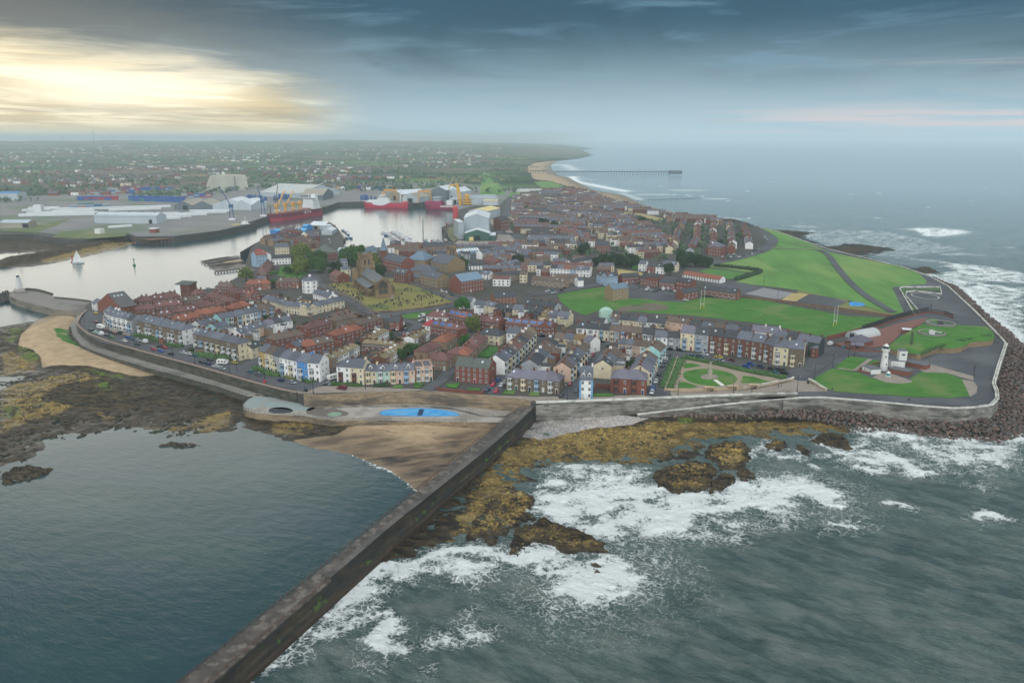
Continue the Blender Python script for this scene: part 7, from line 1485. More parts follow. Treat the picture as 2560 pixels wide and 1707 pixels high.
x, y = P1_('e 718,876', 0); yt = boat('sailing_yacht', x, y, R(10), 11, 'c8ccce', 'white yacht under sail in the golden harbour channel', None, mast=14, cab=True, cat='yacht')
MB().add([(-.5, 0, 2.4), (-.5, 0, 13.5), (4.6, .4, 2.4), (-.5, .08, 2.4), (-.5, .08, 13.5), (4.6, .48, 2.4)], [(0, 2, 1), (3, 4, 5), (0, 3, 5, 2), (1, 2, 5, 4)]).build('mainsail', [material('sailcloth', 'd6d8d6')], yt); MB().add([(-.8, 0, 12), (-5.6, -.2, 1.4), (-.9, .3, 2.2), (-.8, .06, 12), (-5.6, -.14, 1.4), (-.9, .36, 2.2)], [(0, 1, 2), (3, 5, 4)]).build('jib_sail', [material('sailcloth', 'd6d8d6')], yt)
def buoy(s_, c, lb): x, y = P1_(s_, 0); k_ = empty('channel_buoy', (x, y, 0), 0, lb, 'buoy'); MB().cyl((0, 0), 1.5, -.4, 1.0, 10).build('float', [pm('buoy_' + c, c)], k_); MB().cyl((0, 0), .5, 1.0, 5.5, 6, .35).box(-.6, .6, -.6, .6, 5.5, 6.8).build('top_mark', [pm('buoy_' + c, c)], k_)
buoy('e 666,865', 'a02a38', 'red channel buoy beside the white yacht'); buoy('e 1233,895', '1f7a3c', 'green channel buoy alone in the golden channel')
x, y = P1_('e 1310,692', 0); wb = boat('pilot_boat', x, y, R(5), 20, 'c25a34', 'bright orange pilot boat at the end of the timber quay', None, mast=9); x, y = P1_('e 1260,702', 0); boat('work_pontoon', x, y, 0, 10, '2a3f4a', 'dark work pontoon left of the orange pilot boat', None, cab=False)
MB().bar((0, 0, 1), (0, 0, 9), .3)
lattice('beacon_mast', 'e 178,800', 14, 1.6, 'thin beacon mast on the end of the rubble arm', zb=3); lattice('light_mast', 't 1000,960', 28, 1.2, 'tall thin lighting mast at the basin edge')
# turbines on the skyline
for i, (px, h_, far_) in enumerate(((266, 100, 8200), (188, 60, 11500), (192, 55, 11600), (237, 50, 11700), (290, 45, 11800), (314, 55, 11500), (362, 45, 11800), (1015, 0, 0))):
    if not h_: continue
    u = (px - 1280) / FPX; y = far_ * math.cos(math.atan(u)); x = u * y; zb = 90 if i else 75
    k_ = empty('wind_turbine', (x, y, zb - 5), 0, ('single large white wind turbine on the golden skyline' if i == 0 else f'small distant wind turbine on the skyline, {ORD[i - 1]} from the left'), 'turbine', None if i == 0 else 'distant turbines')
    tm = pm('turbine_grey', '6a6a62'); s_ = h_ / 100; MB().cyl((0, 0), 2.6 * s_, 0, 95 * s_, 8, 1.6 * s_).build('tower', [tm], k_); MB().box(-2 * s_, 2 * s_, -4 * s_, 4 * s_, 93 * s_, 97 * s_).build('nacelle', [tm], k_)
    for a in (90, 210, 330): MB().bar((0, -5 * s_, 95 * s_), (55 * s_ * math.cos(R(a)), -5 * s_, 95 * s_ + 55 * s_ * math.sin(R(a))), 2.6 * s_, .8).build('blade', [tm], k_)
# ================================================================ cars, lamps, people, trees, gardens
CARC = dict(white='c9cccd', silver='8f979e', dark='2a2e34', black='15181b', navy='1f2f55', blue='1f4f9c', teal='2f6675', red='a02434', maroon='5d1f2c', pink='b8304c', green='4f7a34', yellow='c8b448', mint='a9c4b8', grey='5d6468')
TYRE = material('tyre', '17181a'); CGL = material('car_glass', '161c22', '222a32', 1, .1, spec=.7)
def car_body(c, van=False):
    def f():
        mb = MB(); Lc_, w_, b = (5.0, .98, 1.05) if van else (4.3, .88, .82); x0, x1 = -Lc_ / 2, Lc_ / 2
        p = [(x0, .35), (x1, .35), (x1 + .02, .62), (x1 - .12, b * .82), (x1 - 1.15, b), (x0 + .3, b + .04), (x0 - .02, .7)]; n = len(p)
        for s in (1,): mb.add([(x, -w_, z) for x, z in p] + [(x, w_, z) for x, z in p], [tuple(range(n)), tuple(range(n, 2 * n))[::-1]] + [(i, n + i, n + (i + 1) % n, (i + 1) % n) for i in range(n)])
        h = 2.0 if van else 1.42; k = w_ * .86; mb.add([(x0 + .75, -k, h - .02), (x1 - 1.95, -k, h - .02), (x1 - 1.95, k, h - .02), (x0 + .75, k, h - .02), (x0 + .8, -k, h + .03), (x1 - 2.0, -k, h + .03), (x1 - 2.0, k, h + .03), (x0 + .8, k, h + .03)], [(4, 5, 6, 7), (0, 1, 5, 4), (1, 2, 6, 5), (2, 3, 7, 6), (3, 0, 4, 7)])
        if van: mb.box(x0 + .05, x1 - 2.2, -w_ * .97, w_ * .97, b, h - .03)
        return mk('body', mb, [material('car_' + c, CARC[c], CARC[c], 1, .3)])
    return cached(('car', c, van), f)
def car_glass(van):
    def f():
        Lc_, w_, b = (5.0, .98, 1.05) if van else (4.3, .88, .82); x0, x1 = -Lc_ / 2, Lc_ / 2; h = 1.98 if van else 1.40; mb = MB(); k = w_ * .85; b -= .02
        mb.add([(x0 + .3, -w_ * .93, b), (x1 - 1.2, -w_ * .93, b), (x1 - 1.2, w_ * .93, b), (x0 + .3, w_ * .93, b), (x0 + .78, -k, h), (x1 - 1.98, -k, h), (x1 - 1.98, k, h), (x0 + .78, k, h)], [(4, 5, 6, 7), (0, 1, 5, 4), (1, 2, 6, 5), (2, 3, 7, 6), (3, 0, 4, 7)]); return mk('windows', mb, [CGL])
    return cached(('cg', van), f)
def wheel_me():
    def f():
        n = 10; mb = MB(); mb.add([(.32 * math.cos(i * .628), s, .32 * math.sin(i * .628)) for s in (-.1, .1) for i in range(n)], [(i, (i + 1) % n, n + (i + 1) % n, n + i) for i in range(n)] + [tuple(range(n))[::-1], tuple(range(n, 2 * n))]); return mk('wheel', mb, [TYRE])
    return cached('whl', f)
def car(x, y, rz, c, label, group, van=False, z=ZL + .3):
    k_ = empty('parked_van' if van else 'parked_car', (x, y, z), rz, label, 'van' if van else 'car', group); inst('body', car_body(c, van), k_, (0, 0, 0)); inst('windows', car_glass(van), k_, (0, 0, 0)); a = 1.55 if van else 1.35
    for sx in (-a, a):
        for sy in (-.82, .82): inst('wheel', wheel_me(), k_, (sx, sy, .32))
    return k_
rc2 = random.Random(8)
for ds, dr, sp_ in (
  ('on the curving seafront road by the pier', 'o 300,1080 700,1220', 'o 140,775y 240,698tV 160,945m 55,1085d 135,1130M 240,1160wV 340,1185k 445,1222g 320,1092m 392,1118d 490,1152m 590,1132k'),
  ('on the seafront road before the first stone terrace', 'o 700,1220 1500,1480', 'o 730,1222b 820,1252t 925,1278s 1045,1302wV 912,1348d 670,1287w 1320,1388d 1410,1408r 1210,1442r 1340,1472b 1525,1527k 1750,1502w 1860,1527w 1985,1557t'),
  ('on the seafront road before the second stone terrace', 'q 0,930 1100,1200', 'q 45,948k 155,978n 185,905d 290,1018w 415,1062s 925,1118t 1075,1168G 1490,1278n 1705,1318s 2335,1340s 630,952y'),
  ('near the colourful terrace corner', 'r 230,1340 420,1200', 'r 265,1335d'), ('on the seafront forecourt', 'r 460,1400 640,1430', 'r 552,1425mV'),
  ('in the courtyard car park', 'r 1640,480 1740,400', 'r 1520,335k 1575,332w 1640,338m 1720,342k 1690,448r 1768,432w'), ('beside the green verge', 'r 1950,90 2100,60', 'r 2015,95wV 2010,172w'),
  ('in the lane by the big red villa', 'u 1250,1540 1420,1380', 'u 655,848w 545,985n 1365,1418b 1275,1503p 1432,1512w 1492,1452s b 1685,1243n 1765,1252p'),
  ('in the sloping street of bay windows', 'v 600,1520 1050,940', 'v 630,1492r 690,1422s 760,1328d 915,1108r 955,1062s 995,1008s 1050,953r c 235,1290d 368,1250G'),
  ('at the top of the terraces', 'v 1100,715 1300,725', 'v 1200,712k 110,612k'),
  ('beside the memorial garden hedge', 'c 1065,1265 1215,920', 'c 1065,1263w 1073,1226b 1100,1164w 1113,1131d 1131,1096d 1160,1023d 1181,981G 1196,954w 1217,921d'),
  ('before the tall terrace', 'c 1300,880 2200,1080', 'c 1225,866k 1320,876k 1420,926t 1500,936n 1548,913w 1675,937y 1692,972s 1790,966m 1970,1003b 1930,1027b 2060,1027n 2160,1047d 2255,1057k 2180,1082t d 150,1087k 90,1052d'),
  ('at the museum gate', 'd 560,830 640,800', 'd 575,818wV 700,847t 765,853k'),
  ('at the left corner of the green field', 'c 60,340 300,300', 'c 108,331w 155,326t 163,345w 230,326d 258,306m 412,279w'), ('on the green field', 'c 1300,412 1400,415', 'c 1370,413w'),
  ('in the estate car park', 'c 1000,330 1060,300', 'c 935,302G 1022,313wV 1062,322s 1085,328t 1108,326d 1140,312d 1172,314wV 1232,326d 1276,331w'),
  ('on the sloping church road', 'b 1200,310 1400,390', 'b 915,233w 957,229w 1262,328w 1298,340w 1360,364d'), ('in the street by the fish quay', 's 1080,1340 1180,1180', 's 1190,1180s 1160,1240w 1125,1305s 1095,1330w 1060,1385s 1360,1140w 1640,1180w 1660,1240s'),
  ('on the road beside the moor', 'n 60,345 350,260', 'n 20,342r 60,335d 85,322w 130,318s 150,322w 180,310d 232,298d 262,272n 280,268d 300,262s 325,278d 250,300w 345,165w 365,185w 352,175s 20,320w 70,308s 110,302w'),
  ('by the estate boat yard', 'p 100,620 200,600', 'p 150,610w 1130,630wV 1240,620k 965,278w 1460,1015r 1840,800w 1930,825w 2060,255n')):
    d0, d1 = PP(dr, ZL); ang = math.atan2(d1[1] - d0[1], d1[0] - d0[0]); cur = 'z'; it = []
    for t in sp_.split():
        if ',' not in t: cur = t; continue
        van = t.endswith('V'); t = t.rstrip('V'); cc = {'w': 'white', 's': 'silver', 'd': 'dark', 'k': 'black', 'n': 'navy', 'b': 'blue', 't': 'teal', 'r': 'red', 'm': 'maroon', 'p': 'pink', 'g': 'green', 'y': 'yellow', 'M': 'mint', 'G': 'grey'}[t[-1]]
        px = CROP[cur][0] + float(t[:-1].split(',')[0]) * CROP[cur][2]; it.append((px, *P1_(f'{cur} {t[:-1]}', ZL), cc, van))
    it.sort(); cnt = {}
    for i in it: cnt[(i[3], i[4])] = cnt.get((i[3], i[4]), 0) + 1
    seen = {}
    for px, x, y, cc, van in it:
        k = seen.get((cc, van), 0); seen[(cc, van)] = k + 1; nm = 'van' if van else 'car'
        lb = f'{cc} {nm} parked {ds}' if cnt[(cc, van)] == 1 else f'{ORD[k]} {cc} {nm} from the left parked {ds}'
        car(x, y, ang + (math.pi if rc2.random() < .5 else 0) + rc2.uniform(-.06, .06), cc, lb, 'vehicles parked ' + ds, van)
def caravan(s_, rz, lb):
    x, y = P1_(s_); k_ = empty('caravan', (x, y, ZL + .3), rz, lb, 'caravan'); m_ = material('caravan_white', 'cfd0cb', 'c4c5c0', 1, .4)
    p = [(-3, .5), (3, .5), (3.2, 1.3), (2.7, 2.5), (-2.8, 2.6), (-3.1, 1.4)]; MB().add([(x, -1.1, z) for x, z in p] + [(x, 1.1, z) for x, z in p], [tuple(range(6)), tuple(range(6, 12))[::-1]] + [(i, 6 + i, 6 + (i + 1) % 6, (i + 1) % 6) for i in range(6)]).build('body', [m_], k_)
    for x in (-1.6, .2, 1.8): MB().box(x - .5, x + .5, -1.14, -1.101, 1.4, 2.1).box(x - .5, x + .5, 1.101, 1.14, 1.4, 2.1).build('window', [GLASS], k_)
    for s in (-.9, .9): inst('wheel', wheel_me(), k_, (0, s, .3))
caravan('o 240,1045', R(-35), 'white caravan parked on the curving seafront road'); caravan('q 420,965', R(-10), 'white rounded caravan before the second stone terrace'); caravan('r 385,1245', R(50), 'long white caravan beside the white end terrace')
# red telephone box and bins
x, y = P1_('q 1190,1318'); k_ = empty('red_post', (x, y, ZL), 0, 'small red lifebuoy post on the seafront path', 'post'); MB().box(-.5, .5, -.3, .3, 0, 2.0).build('housing', [pm('post_red', 'a0202c')], k_)
for s_, lb in (('q 1958,1470', 'dark litter bin on the seafront pavement beside the lamps'), ('d 368,1170', 'dark litter bin at the end of the short stone wall'), ('b 22,1250', 'dark litter bin by the curving seafront wall')):
    x, y = P1_(s_); o = MB().cyl((x, y), .5, ZL, ZL + 1.3, 8).cyl((x, y), .56, ZL + 1.3, ZL + 1.45, 8).build('litter_bin', [material('bin_dark', '1c2226')]); tag(o, lb, 'bin')
# lamp posts
def lampme(): return cached('lamp', lambda: mk('post', MB().cyl((0, 0), .16, 0, 1.0, 8, .13).cyl((0, 0), .1, 1, 6.2, 6, .07).box(-.05, .9, -.05, .05, 6.1, 6.2), [material('lamp_black', '1c2430')]))
def lanme(): return cached('lan', lambda: mk('lantern', MB().cyl((.85, 0), .2, 5.65, 6.1, 8, .28).cyl((.85, 0), .28, 6.1, 6.25, 8, .1), [material('lantern_grey', '6c747a')]))
for i, (s_, ds) in enumerate((('a 190,610', 'by the pier end of the seafront wall'), ('a 420,760', 'beside the white crescent'), ('a 650,835', 'before the first stone terrace'), ('a 1000,950', 'near the gap between the stone terraces'), ('a 1203,995', 'before the second stone terrace'), ('a 1522,1078', 'opposite the cream gable'), ('a 1590,1060', 'at the mouth of the side road'),
    ('a 1846,1168', 'beside the red post'), ('a 2208,1245', 'left of the litter bin'), ('a 2290,1265', 'right of the litter bin'), ('b 565,1225', 'before the pastel terrace'), ('b 85,1262', 'by the forecourt corner'), ('c 286,1318', 'at the foot of the sloping street'), ('c 1303,1288', 'at the left end of the memorial garden'), ('c 1810,1268', 'before the garden entrance'),
    ('d 266,1242', 'on the paving left of the lighthouse lawn'), ('d 425,1135', 'at the lawn edge by the road'), ('d 592,1032', 'half way along the lawn edge'), ('d 738,932', 'at the far corner of the lawn'), ('d 793,922', 'at the lawn corner facing the museum'), ('c 2090,262', 'on the moor edge above the court'), ('d 88,400', 'beside the fenced play court'), ('d 1890,1100', 'on the asphalt behind the lawn'), ('d 1195,108', 'at the seaward edge of the moor'))):
    x, y = P1_(s_); k_ = empty('street_lamp', (x, y, ZL), rc2.uniform(0, 6), 'dark slim street lamp ' + ds, 'street lamp', 'street lamps of the headland'); inst('post', lampme(), k_, (0, 0, 0), sc=(1.3, 1.3, 1.25)); inst('lantern', lanme(), k_, (0, 0, 0), sc=(1.3, 1.3, 1.25))
# people: one continuous skinned figure each
def figure(top, leg):
    def f():
        me = bpy.data.meshes.new('fig'); v = [(0, 0, .95), (0, 0, 1.2), (0, 0, 1.42), (0, .01, 1.53), (0, .02, 1.68), (.1, 0, .9), (.12, .08, .5), (.11, -.02, .06), (.11, .1, .03), (-.1, 0, .9), (-.12, -.1, .5), (-.12, -.2, .07), (-.12, -.08, .03), (.2, 0, 1.4), (.27, -.02, 1.12), (.28, .08, .86), (-.2, 0, 1.4), (-.27, .02, 1.12), (-.28, .1, .86)]
        e = [(0, 1), (1, 2), (2, 3), (3, 4), (0, 5), (5, 6), (6, 7), (7, 8), (0, 9), (9, 10), (10, 11), (11, 12), (2, 13), (13, 14), (14, 15), (2, 16), (16, 17), (17, 18)]; me.from_pydata(v, e, [])
        o = bpy.data.objects.new('fig', me); COL.objects.link(o); md = o.modifiers.new('s', 'SKIN'); o.modifiers.new('u', 'SUBSURF').levels = 1
        rad = [.15, .15, .16, .06, .1, .1, .075, .05, .045, .1, .075, .05, .045, .075, .05, .04, .075, .05, .04]
        for i, r_ in enumerate(rad): me.skin_vertices[0].data[i].radius = (r_, r_ * .85 if i < 3 else r_)
        me.skin_vertices[0].data[0].use_root = True; dg = bpy.context.evaluated_depsgraph_get(); m2 = bpy.data.meshes.new_from_object(o.evaluated_get(dg)); bpy.data.objects.remove(o)
        m2.materials.clear()
        for m_ in (pm('cloth_' + top, top, .9), pm('cloth_' + leg, leg, .9), pm('skin', '9a7260', .7)): m2.materials.append(m_)
        for p in m2.polygons: z = p.center.z; p.material_index = 2 if z > 1.5 or (z < .9 and abs(p.center.x) > .22) else (0 if z > .93 else 1)
        return m2
    return cached(('fig', top, leg), f)
for s_, rz, c, lb in (('d 590,1238', 20, 'dark', 'person in dark clothes standing at the left edge of the lighthouse lawn'), ('d 1280,1338', 100, '1f2f55', 'person in a navy coat walking on the curved promenade, left of a pair'), ('d 1296,1332', 100, '33414a', 'person in grey walking on the curved promenade, right of a pair'),
    ('c 2222,1213', 10, '26282c', 'person in black standing near the garden wall, left of a pair'), ('c 2248,1212', 30, '3c2c2c', 'person in brown standing near the garden wall, right of a pair'), ('c 1980,1262', 200, '1f2226', 'person in dark clothes on the promenade before the memorial garden'), ('d 1888,1050', 0, '22262c', 'person in black on the asphalt behind the lawn'),
    ('d 2110,810', 0, '2c3438', 'person in dark grey by the outer promenade wall'), ('d 1250,515', 0, '1c2226', 'person in dark clothes at the tip of the moor'), ('c 2058,565', 60, 'b8b428', 'person in a yellow top on the green field'), ('d 1555,280', 0, '2a2c30', 'person in dark clothes by the planter corner'), ('c 1120,600', 0, '2a2c30', 'person in dark clothes at the field edge')):
    x, y = P1_(s_); o = bpy.data.objects.new('person', figure('22262c' if c == 'dark' else c, '1e2126')); COL.objects.link(o); o.location = (x, y, ZL + .3); o.rotation_euler = (0, 0, R(rz)); tag(o, lb, 'person')
# ---- trees
BARK = material('bark', '3a2f26'); 
def leafmat(n_, a, b): 
    return material('leaves_' + n_, a, b, .9, .95, c3=b, s3=.3, rnd=.1, detail=6)
LEAF = dict(d=leafmat('dark', '1f3322', '2f4728'), m=leafmat('mid', '33502a', '456434'), b=leafmat('bright', '2f5e26', '42722f'), y=leafmat('yellowish', '55652c', '6a7638'))
def crown(seed, c):
    def f():
        q = random.Random(seed); mb = MB(); lobes = [(q.uniform(-.5, .5), q.uniform(-.5, .5), q.uniform(.35, .85), q.uniform(.32, .5)) for _ in range(9)]
        for _ in range(1500):
            lx, ly, lz, lr = q.choice(lobes); a, b = q.uniform(0, 6.283), math.acos(q.uniform(-.7, 1)); r_ = lr * q.uniform(.72, 1.06); x, y, z = lx + r_ * math.sin(b) * math.cos(a), ly + r_ * math.sin(b) * math.sin(a), lz + r_ * math.cos(b) * .85
            s = q.uniform(.05, .1); u = Vector((q.uniform(-1, 1), q.uniform(-1, 1), q.uniform(-1, 1))).normalized(); w_ = u.cross(Vector((q.uniform(-1, 1), q.uniform(-1, 1), q.uniform(-.3, .3)))).normalized(); p = Vector((x, y, z))
            mb.add([p + u * s, p + w_ * s, p - u * s, p - w_ * s * .8], [(0, 1, 2, 3)])
        return mk('crown', mb, [LEAF[c]])
    return cached(('crown', seed, c), f)
def trunkme(): return cached('trunk', lambda: mk('trunk', MB().cyl((0, 0), .05, 0, .5, 7, .03).bar((0, 0, .4), (.3, .1, .8), .03).bar((0, 0, .4), (-.25, .2, .8), .03).bar((0, 0, .45), (.05, -.3, .85), .03), [BARK]))
NT = [0]
def tree(x, y, h_, c, label, group=None, z=ZL):
    NT[0] += 1; k_ = empty('tree', (x, y, z), NT[0] * 1.7, label, 'tree', group); s = h_ / 1.25; inst('trunk', trunkme(), k_, (0, 0, 0), sc=(s, s, s)); inst('crown', crown(NT[0] % 5, c), k_, (0, 0, 0), sc=(s * .62, s * .62, s)); OCC.append((x, y, h_ * .45))
for sp_, h_, c, ds, gp in (
    ('c 545,95 600,80 660,70 720,80 780,75 840,85 900,95 880,110 620,105 700,105 760,100 820,108', 11, 'd', 'in the dark wood behind the sandy allotment', 'trees of the dark wood'), ('c 1330,75 1370,95 1410,100 1460,95 1520,100 1580,105 1340,120 1230,175 1400,60', 12, 'd', 'in the dark clump beside the moor', 'trees of the dark clump'),
    ('b 1455,505', 12, 'b', 'alone beside the church road, round and bright', None), ('b 1545,695', 10, 'y', 'behind the red solar terrace', None), ('b 1475,820', 7, 'b', 'in the lane behind the red villa', None), ('b 960,925 900,950 1010,895', 8, 'm', 'in the courtyard garden', 'trees of the courtyard garden'),
    ('f 530,860 590,850 560,950 600,960 530,980', 16, 'y', 'around the grass patch', 'trees round the grass patch'), ('f 670,890 740,880 720,960 760,970', 15, 'm', 'across the road from the grass patch', 'trees across the road'), ('f 60,1040', 13, 'y', 'alone at the harbour slipways', None), ('f 300,1100 370,1085 420,975 450,965 480,975', 7, 'm', 'in the gardens left of the octagonal house', 'garden trees'),
    ('f 1040,870 1075,900 1000,900 1080,840 960,880', 16, 'm', 'left of the church tower', 'trees left of the church tower'), ('f 1220,890 1240,930', 13, 'y', 'right of the church tower', 'trees right of the church'), ('f 1290,980 1310,1000', 10, 'd', 'at the churchyard corner', 'trees at the churchyard corner'), ('f 1720,855 2000,900 2030,900 2060,920', 9, 'm', 'by the weathered tower', 'trees by the weathered tower'),
    ('g 570,750 600,755 685,785 1480,740 1510,745 420,620 350,1120 930,1020 960,1015', 12, 'd', 'scattered in the far town', 'trees of the far town'), ('f 240,130 850,1000 920,950 850,930 900,940', 8, 'd', 'in the gardens behind the church', 'trees behind the church')):
    pts = PP(sp_, ZL); n = len(pts); c_n = {'d': 'dark green', 'm': 'mid green', 'b': 'bright green', 'y': 'yellowish green'}[c]; order = sorted(range(n), key=lambda i: pts[i][0] / pts[i][1]); rank = {j: i for i, j in enumerate(order)}
    for i, (x, y) in enumerate(pts): tree(x, y, h_ * rc2.uniform(.85, 1.15), c, f'{c_n} tree {ds}' if n == 1 else f'{ORD[rank[i]]} {c_n} tree from left {ds}', gp)
def hedge(spec, w_, h_, label, c='m', z=ZL, dens=9, name='hedge'):
    pts = PP(spec, z); mb = MB(); q = random.Random(len(spec)); core = MB().wall(smooth_line(pts, 3), z, z + h_ * .75, w_ * .8)
    for a, b in zip(pts[:-1], pts[1:]):
        l = math.dist(a, b); nx, ny = -(b[1] - a[1]) / l, (b[0] - a[0]) / l
        for _ in range(int(l * dens)):
            t, o_ = q.random(), q.uniform(-.55, .55) * w_; s = q.uniform(.18, .4) * min(1.3, h_ / 1.4 + .3); p = Vector((a[0] + (b[0] - a[0]) * t + nx * o_, a[1] + (b[1] - a[1]) * t + ny * o_, z + h_ * q.uniform(.25, 1.1)))
            u = Vector((q.uniform(-1, 1), q.uniform(-1, 1), q.uniform(-1, 1))).normalized(); v_ = u.cross(Vector((q.uniform(-1, 1), q.uniform(-1, 1), .3))).normalized(); mb.add([p + u * s, p + v_ * s, p - u * s, p - v_ * s], [(0, 1, 2, 3)])
    core.add(mb.v, mb.f); o = core.build(name, [LEAF[c]]); tag(o, label, 'hedge')
for s_, w_, h_, lb, c in (('o 850,1165 1100,1205 1360,1290', 5, 2, 'dark garden hedge before the first stone terrace', 'm'), ('o 1440,1345 1600,1370 1740,1385', 4, 1.6, 'garden hedge before the white gable', 'm'), ('q -80,790 100,830 330,845 500,890', 5, 2.4, 'thick garden hedge before the second stone terrace', 'm'), ('q 990,1040 1180,1090 1280,1150 1480,1180', 5, 1.8, 'garden hedge before the yellow trimmed house', 'm'),
    ('q 1900,1260 2040,1295 2160,1270', 3, 1.4, 'garden hedge before the blue house', 'm'), ('q 1560,1190 1700,1230 1840,1205', 2.5, 1.2, 'reddish garden hedge before the white houses', 'y'), ('r 340,1330 600,1350 900,1370', 4, 1.4, 'garden hedge before the white and cream pair', 'm'), ('r 1150,1370 1430,1350', 4, 1.5, 'garden hedge before the mint house', 'd'), ('r 1900,1330 2040,1360', 3, 1.2, 'garden hedge before the cream villa pair', 'm'),
    ('c 1200,1215 1240,1100 1310,950', 8, 1.3, 'broad planted bank along the parked cars', 'm'), ('c 1350,940 1500,965 1700,1005 1900,1055 2100,1090 2280,1130', 4.5, 1.8, 'long planted bank between the memorial garden and the tall terrace', 'm'), ('c 1640,95 1800,110 1980,130 2060,150 1950,190 1840,225', 5, 3, 'long dark scrubby hedge at the moor corner', 'd'), ('c 890,115 1000,130', 4, 3, 'clipped bright hedge beside the dark wood', 'b'),
    ('b 1020,225 1120,250 1230,290', 4, 2, 'green hedge along the sandstone school', 'b'), ('d 1420,900 1500,860 1700,800 1900,760 2040,730', 2.5, 1.2, 'shaggy grass edge on the rim of the battery mound', 'm'), ('c 1530,375 1700,385 1860,395', 3, 1.6, 'shrub line behind the field beside the red row', 'd'), ('v 360,350 500,370 620,390', 3, 1.6, 'dark bushes behind the red solar terrace', 'd'),
    ('r 1290,430 1380,470', 5, 1.6, 'round dark bushes in the courtyard', 'm'), ('u 1080,980 1200,900 1330,820', 9, 1.0, 'overgrown green garden behind the red villa', 'b'), ('u 440,870 560,800 680,720', 5, .8, 'narrow green gardens beside the lane', 'm'), ('s 760,1190 900,1180', 10, 3, 'green bushes among the fish quay houses', 'm'), ('p 1240,350 1400,320', 8, 3, 'bushes beside the stepped red row', 'm')):
    hedge(s_, w_, h_, lb, c, z=ZL + (3 if 'battery' in lb else 0))
for s_ in ('b 1850,1235 1940,1240 1930,1275 1820,1270', 'b 2080,1250 2170,1255 2150,1290 2060,1288', 'b 1300,1180 1440,1170 1400,1215 1330,1210', 'b 1500,1215 1610,1220 1620,1240 1500,1235', 'b 820,1190 905,1190 905,1215 820,1215', 'b 1020,1150 1100,1170 1060,1215 1010,1210', 'c 585,1180 680,1180 685,1210 590,1210', 'c 530,1265 700,1270 720,1290 520,1290', 'b 1640,900 1700,830 1790,840 1740,940', 'b 570,1170 620,1180'):
    if len(s_.split()) > 4: lay('garden_lawn', s_, LAWN, z=ZL + .35)
parapet('garden_wall', PP('b 1225,1210 1225,1235 1450,1255 1640,1270 1655,1245', ZL), ZL, ZL + 1.4, .35, [material('fence_red', '7a4438', '6a3c33')], None, 'long red fence round the garden of the big red villa', 'wall')
parapet('garden_wall', PP('c 540,1260 545,1210 690,1220', ZL), ZL, ZL + 2.2, .35, [wm('R')], None, 'red brick yard wall between the tall house and the red villa', 'wall')
for s_, lb in (('a 870,1215', ''),): pass
qy = random.Random(44); twn = PP('a 420,640 700,740 1100,860 1620,960 1850,850 b 50,900 300,1050 1000,960 1350,1010 1750,1050 2000,1000 c 300,1050 700,1080 1000,1050 1250,820 2300,900 d 330,850 100,740 c 1400,660 700,620 400,620 b 2100,520 1500,560 1350,500 900,580 600,560 300,480 a 1850,340 1700,400 1300,420 1000,440 700,470', ZL)
tw = np.array(twn); nsh = nbu = 0; shm = [mk('walls', MB().box(-1.5, 1.5, -1.1, 1.1, 0, 2.1).prism([(-1.6, -1.2), (1.6, -1.2), (1.6, 1.2), (-1.6, 1.2)], 2.1, [2.15, 2.15, 2.6, 2.6], 1), [wm(a), rm(b)]) for a, b in (('R', 'd'), ('T', 'd'), ('W', 's'), ('N', 'r'), ('O', 'b'))]; OC2 = np.array(OCC)
for _ in range(60000):
    if nsh >= 230 and nbu >= 170: break
    x, y = qy.uniform(tw[:, 0].min(), tw[:, 0].max()), qy.uniform(tw[:, 1].min(), tw[:, 1].max()); ax_, ay_ = np.array([x]), np.array([y])
    if sdf(ax_, ay_, twn)[0] < 0 or (np.hypot(OC2[:, 0] - x, OC2[:, 1] - y) < OC2[:, 2] + 1.6).any() or any(ldist(ax_, ay_, l_)[0] < w_ / 2 + 2 for l_, w_ in ROADS) or any(sdf(ax_, ay_, p)[0] > -2 for n_, p in LAYS if n_ in ('churchyard', 'green_field', 'green_verge', 'garden_ground', 'pavement', 'forecourt', 'garden_lawn', 'car_park')): continue
    OC2 = np.vstack([OC2, [x, y, 1.4]])
    if nsh < 230 and qy.random() < .6:
        nsh += 1; k = qy.randrange(5); o = bpy.data.objects.new('garden_shed', shm[k]); COL.objects.link(o); o.location = (x, y, ZL); o.rotation_euler = (0, 0, qy.choice((.5, .6, 2.1, -.3)) + qy.uniform(-.1, .1)); o.scale = (qy.uniform(.8, 1.7), qy.uniform(.8, 1.3), 1)
        tag(o, ('red brick', 'tan brick', 'white', 'dark brick', 'orange brick')[k] + ' outbuilding in a back yard among the terraces', 'shed', 'outbuildings in the back yards')
    elif nbu < 170:
        nbu += 1; s = qy.uniform(1.2, 2.6); o = bpy.data.objects.new('garden_bush', crown(nbu % 5, 'md'[nbu % 2])); COL.objects.link(o); o.location = (x, y, ZL - s * .15); o.scale = (s, s, s); tag(o, ('mid', 'dark')[nbu % 2] + ' green bush growing in a back yard among the terraces', 'bush', 'bushes in the back yards')
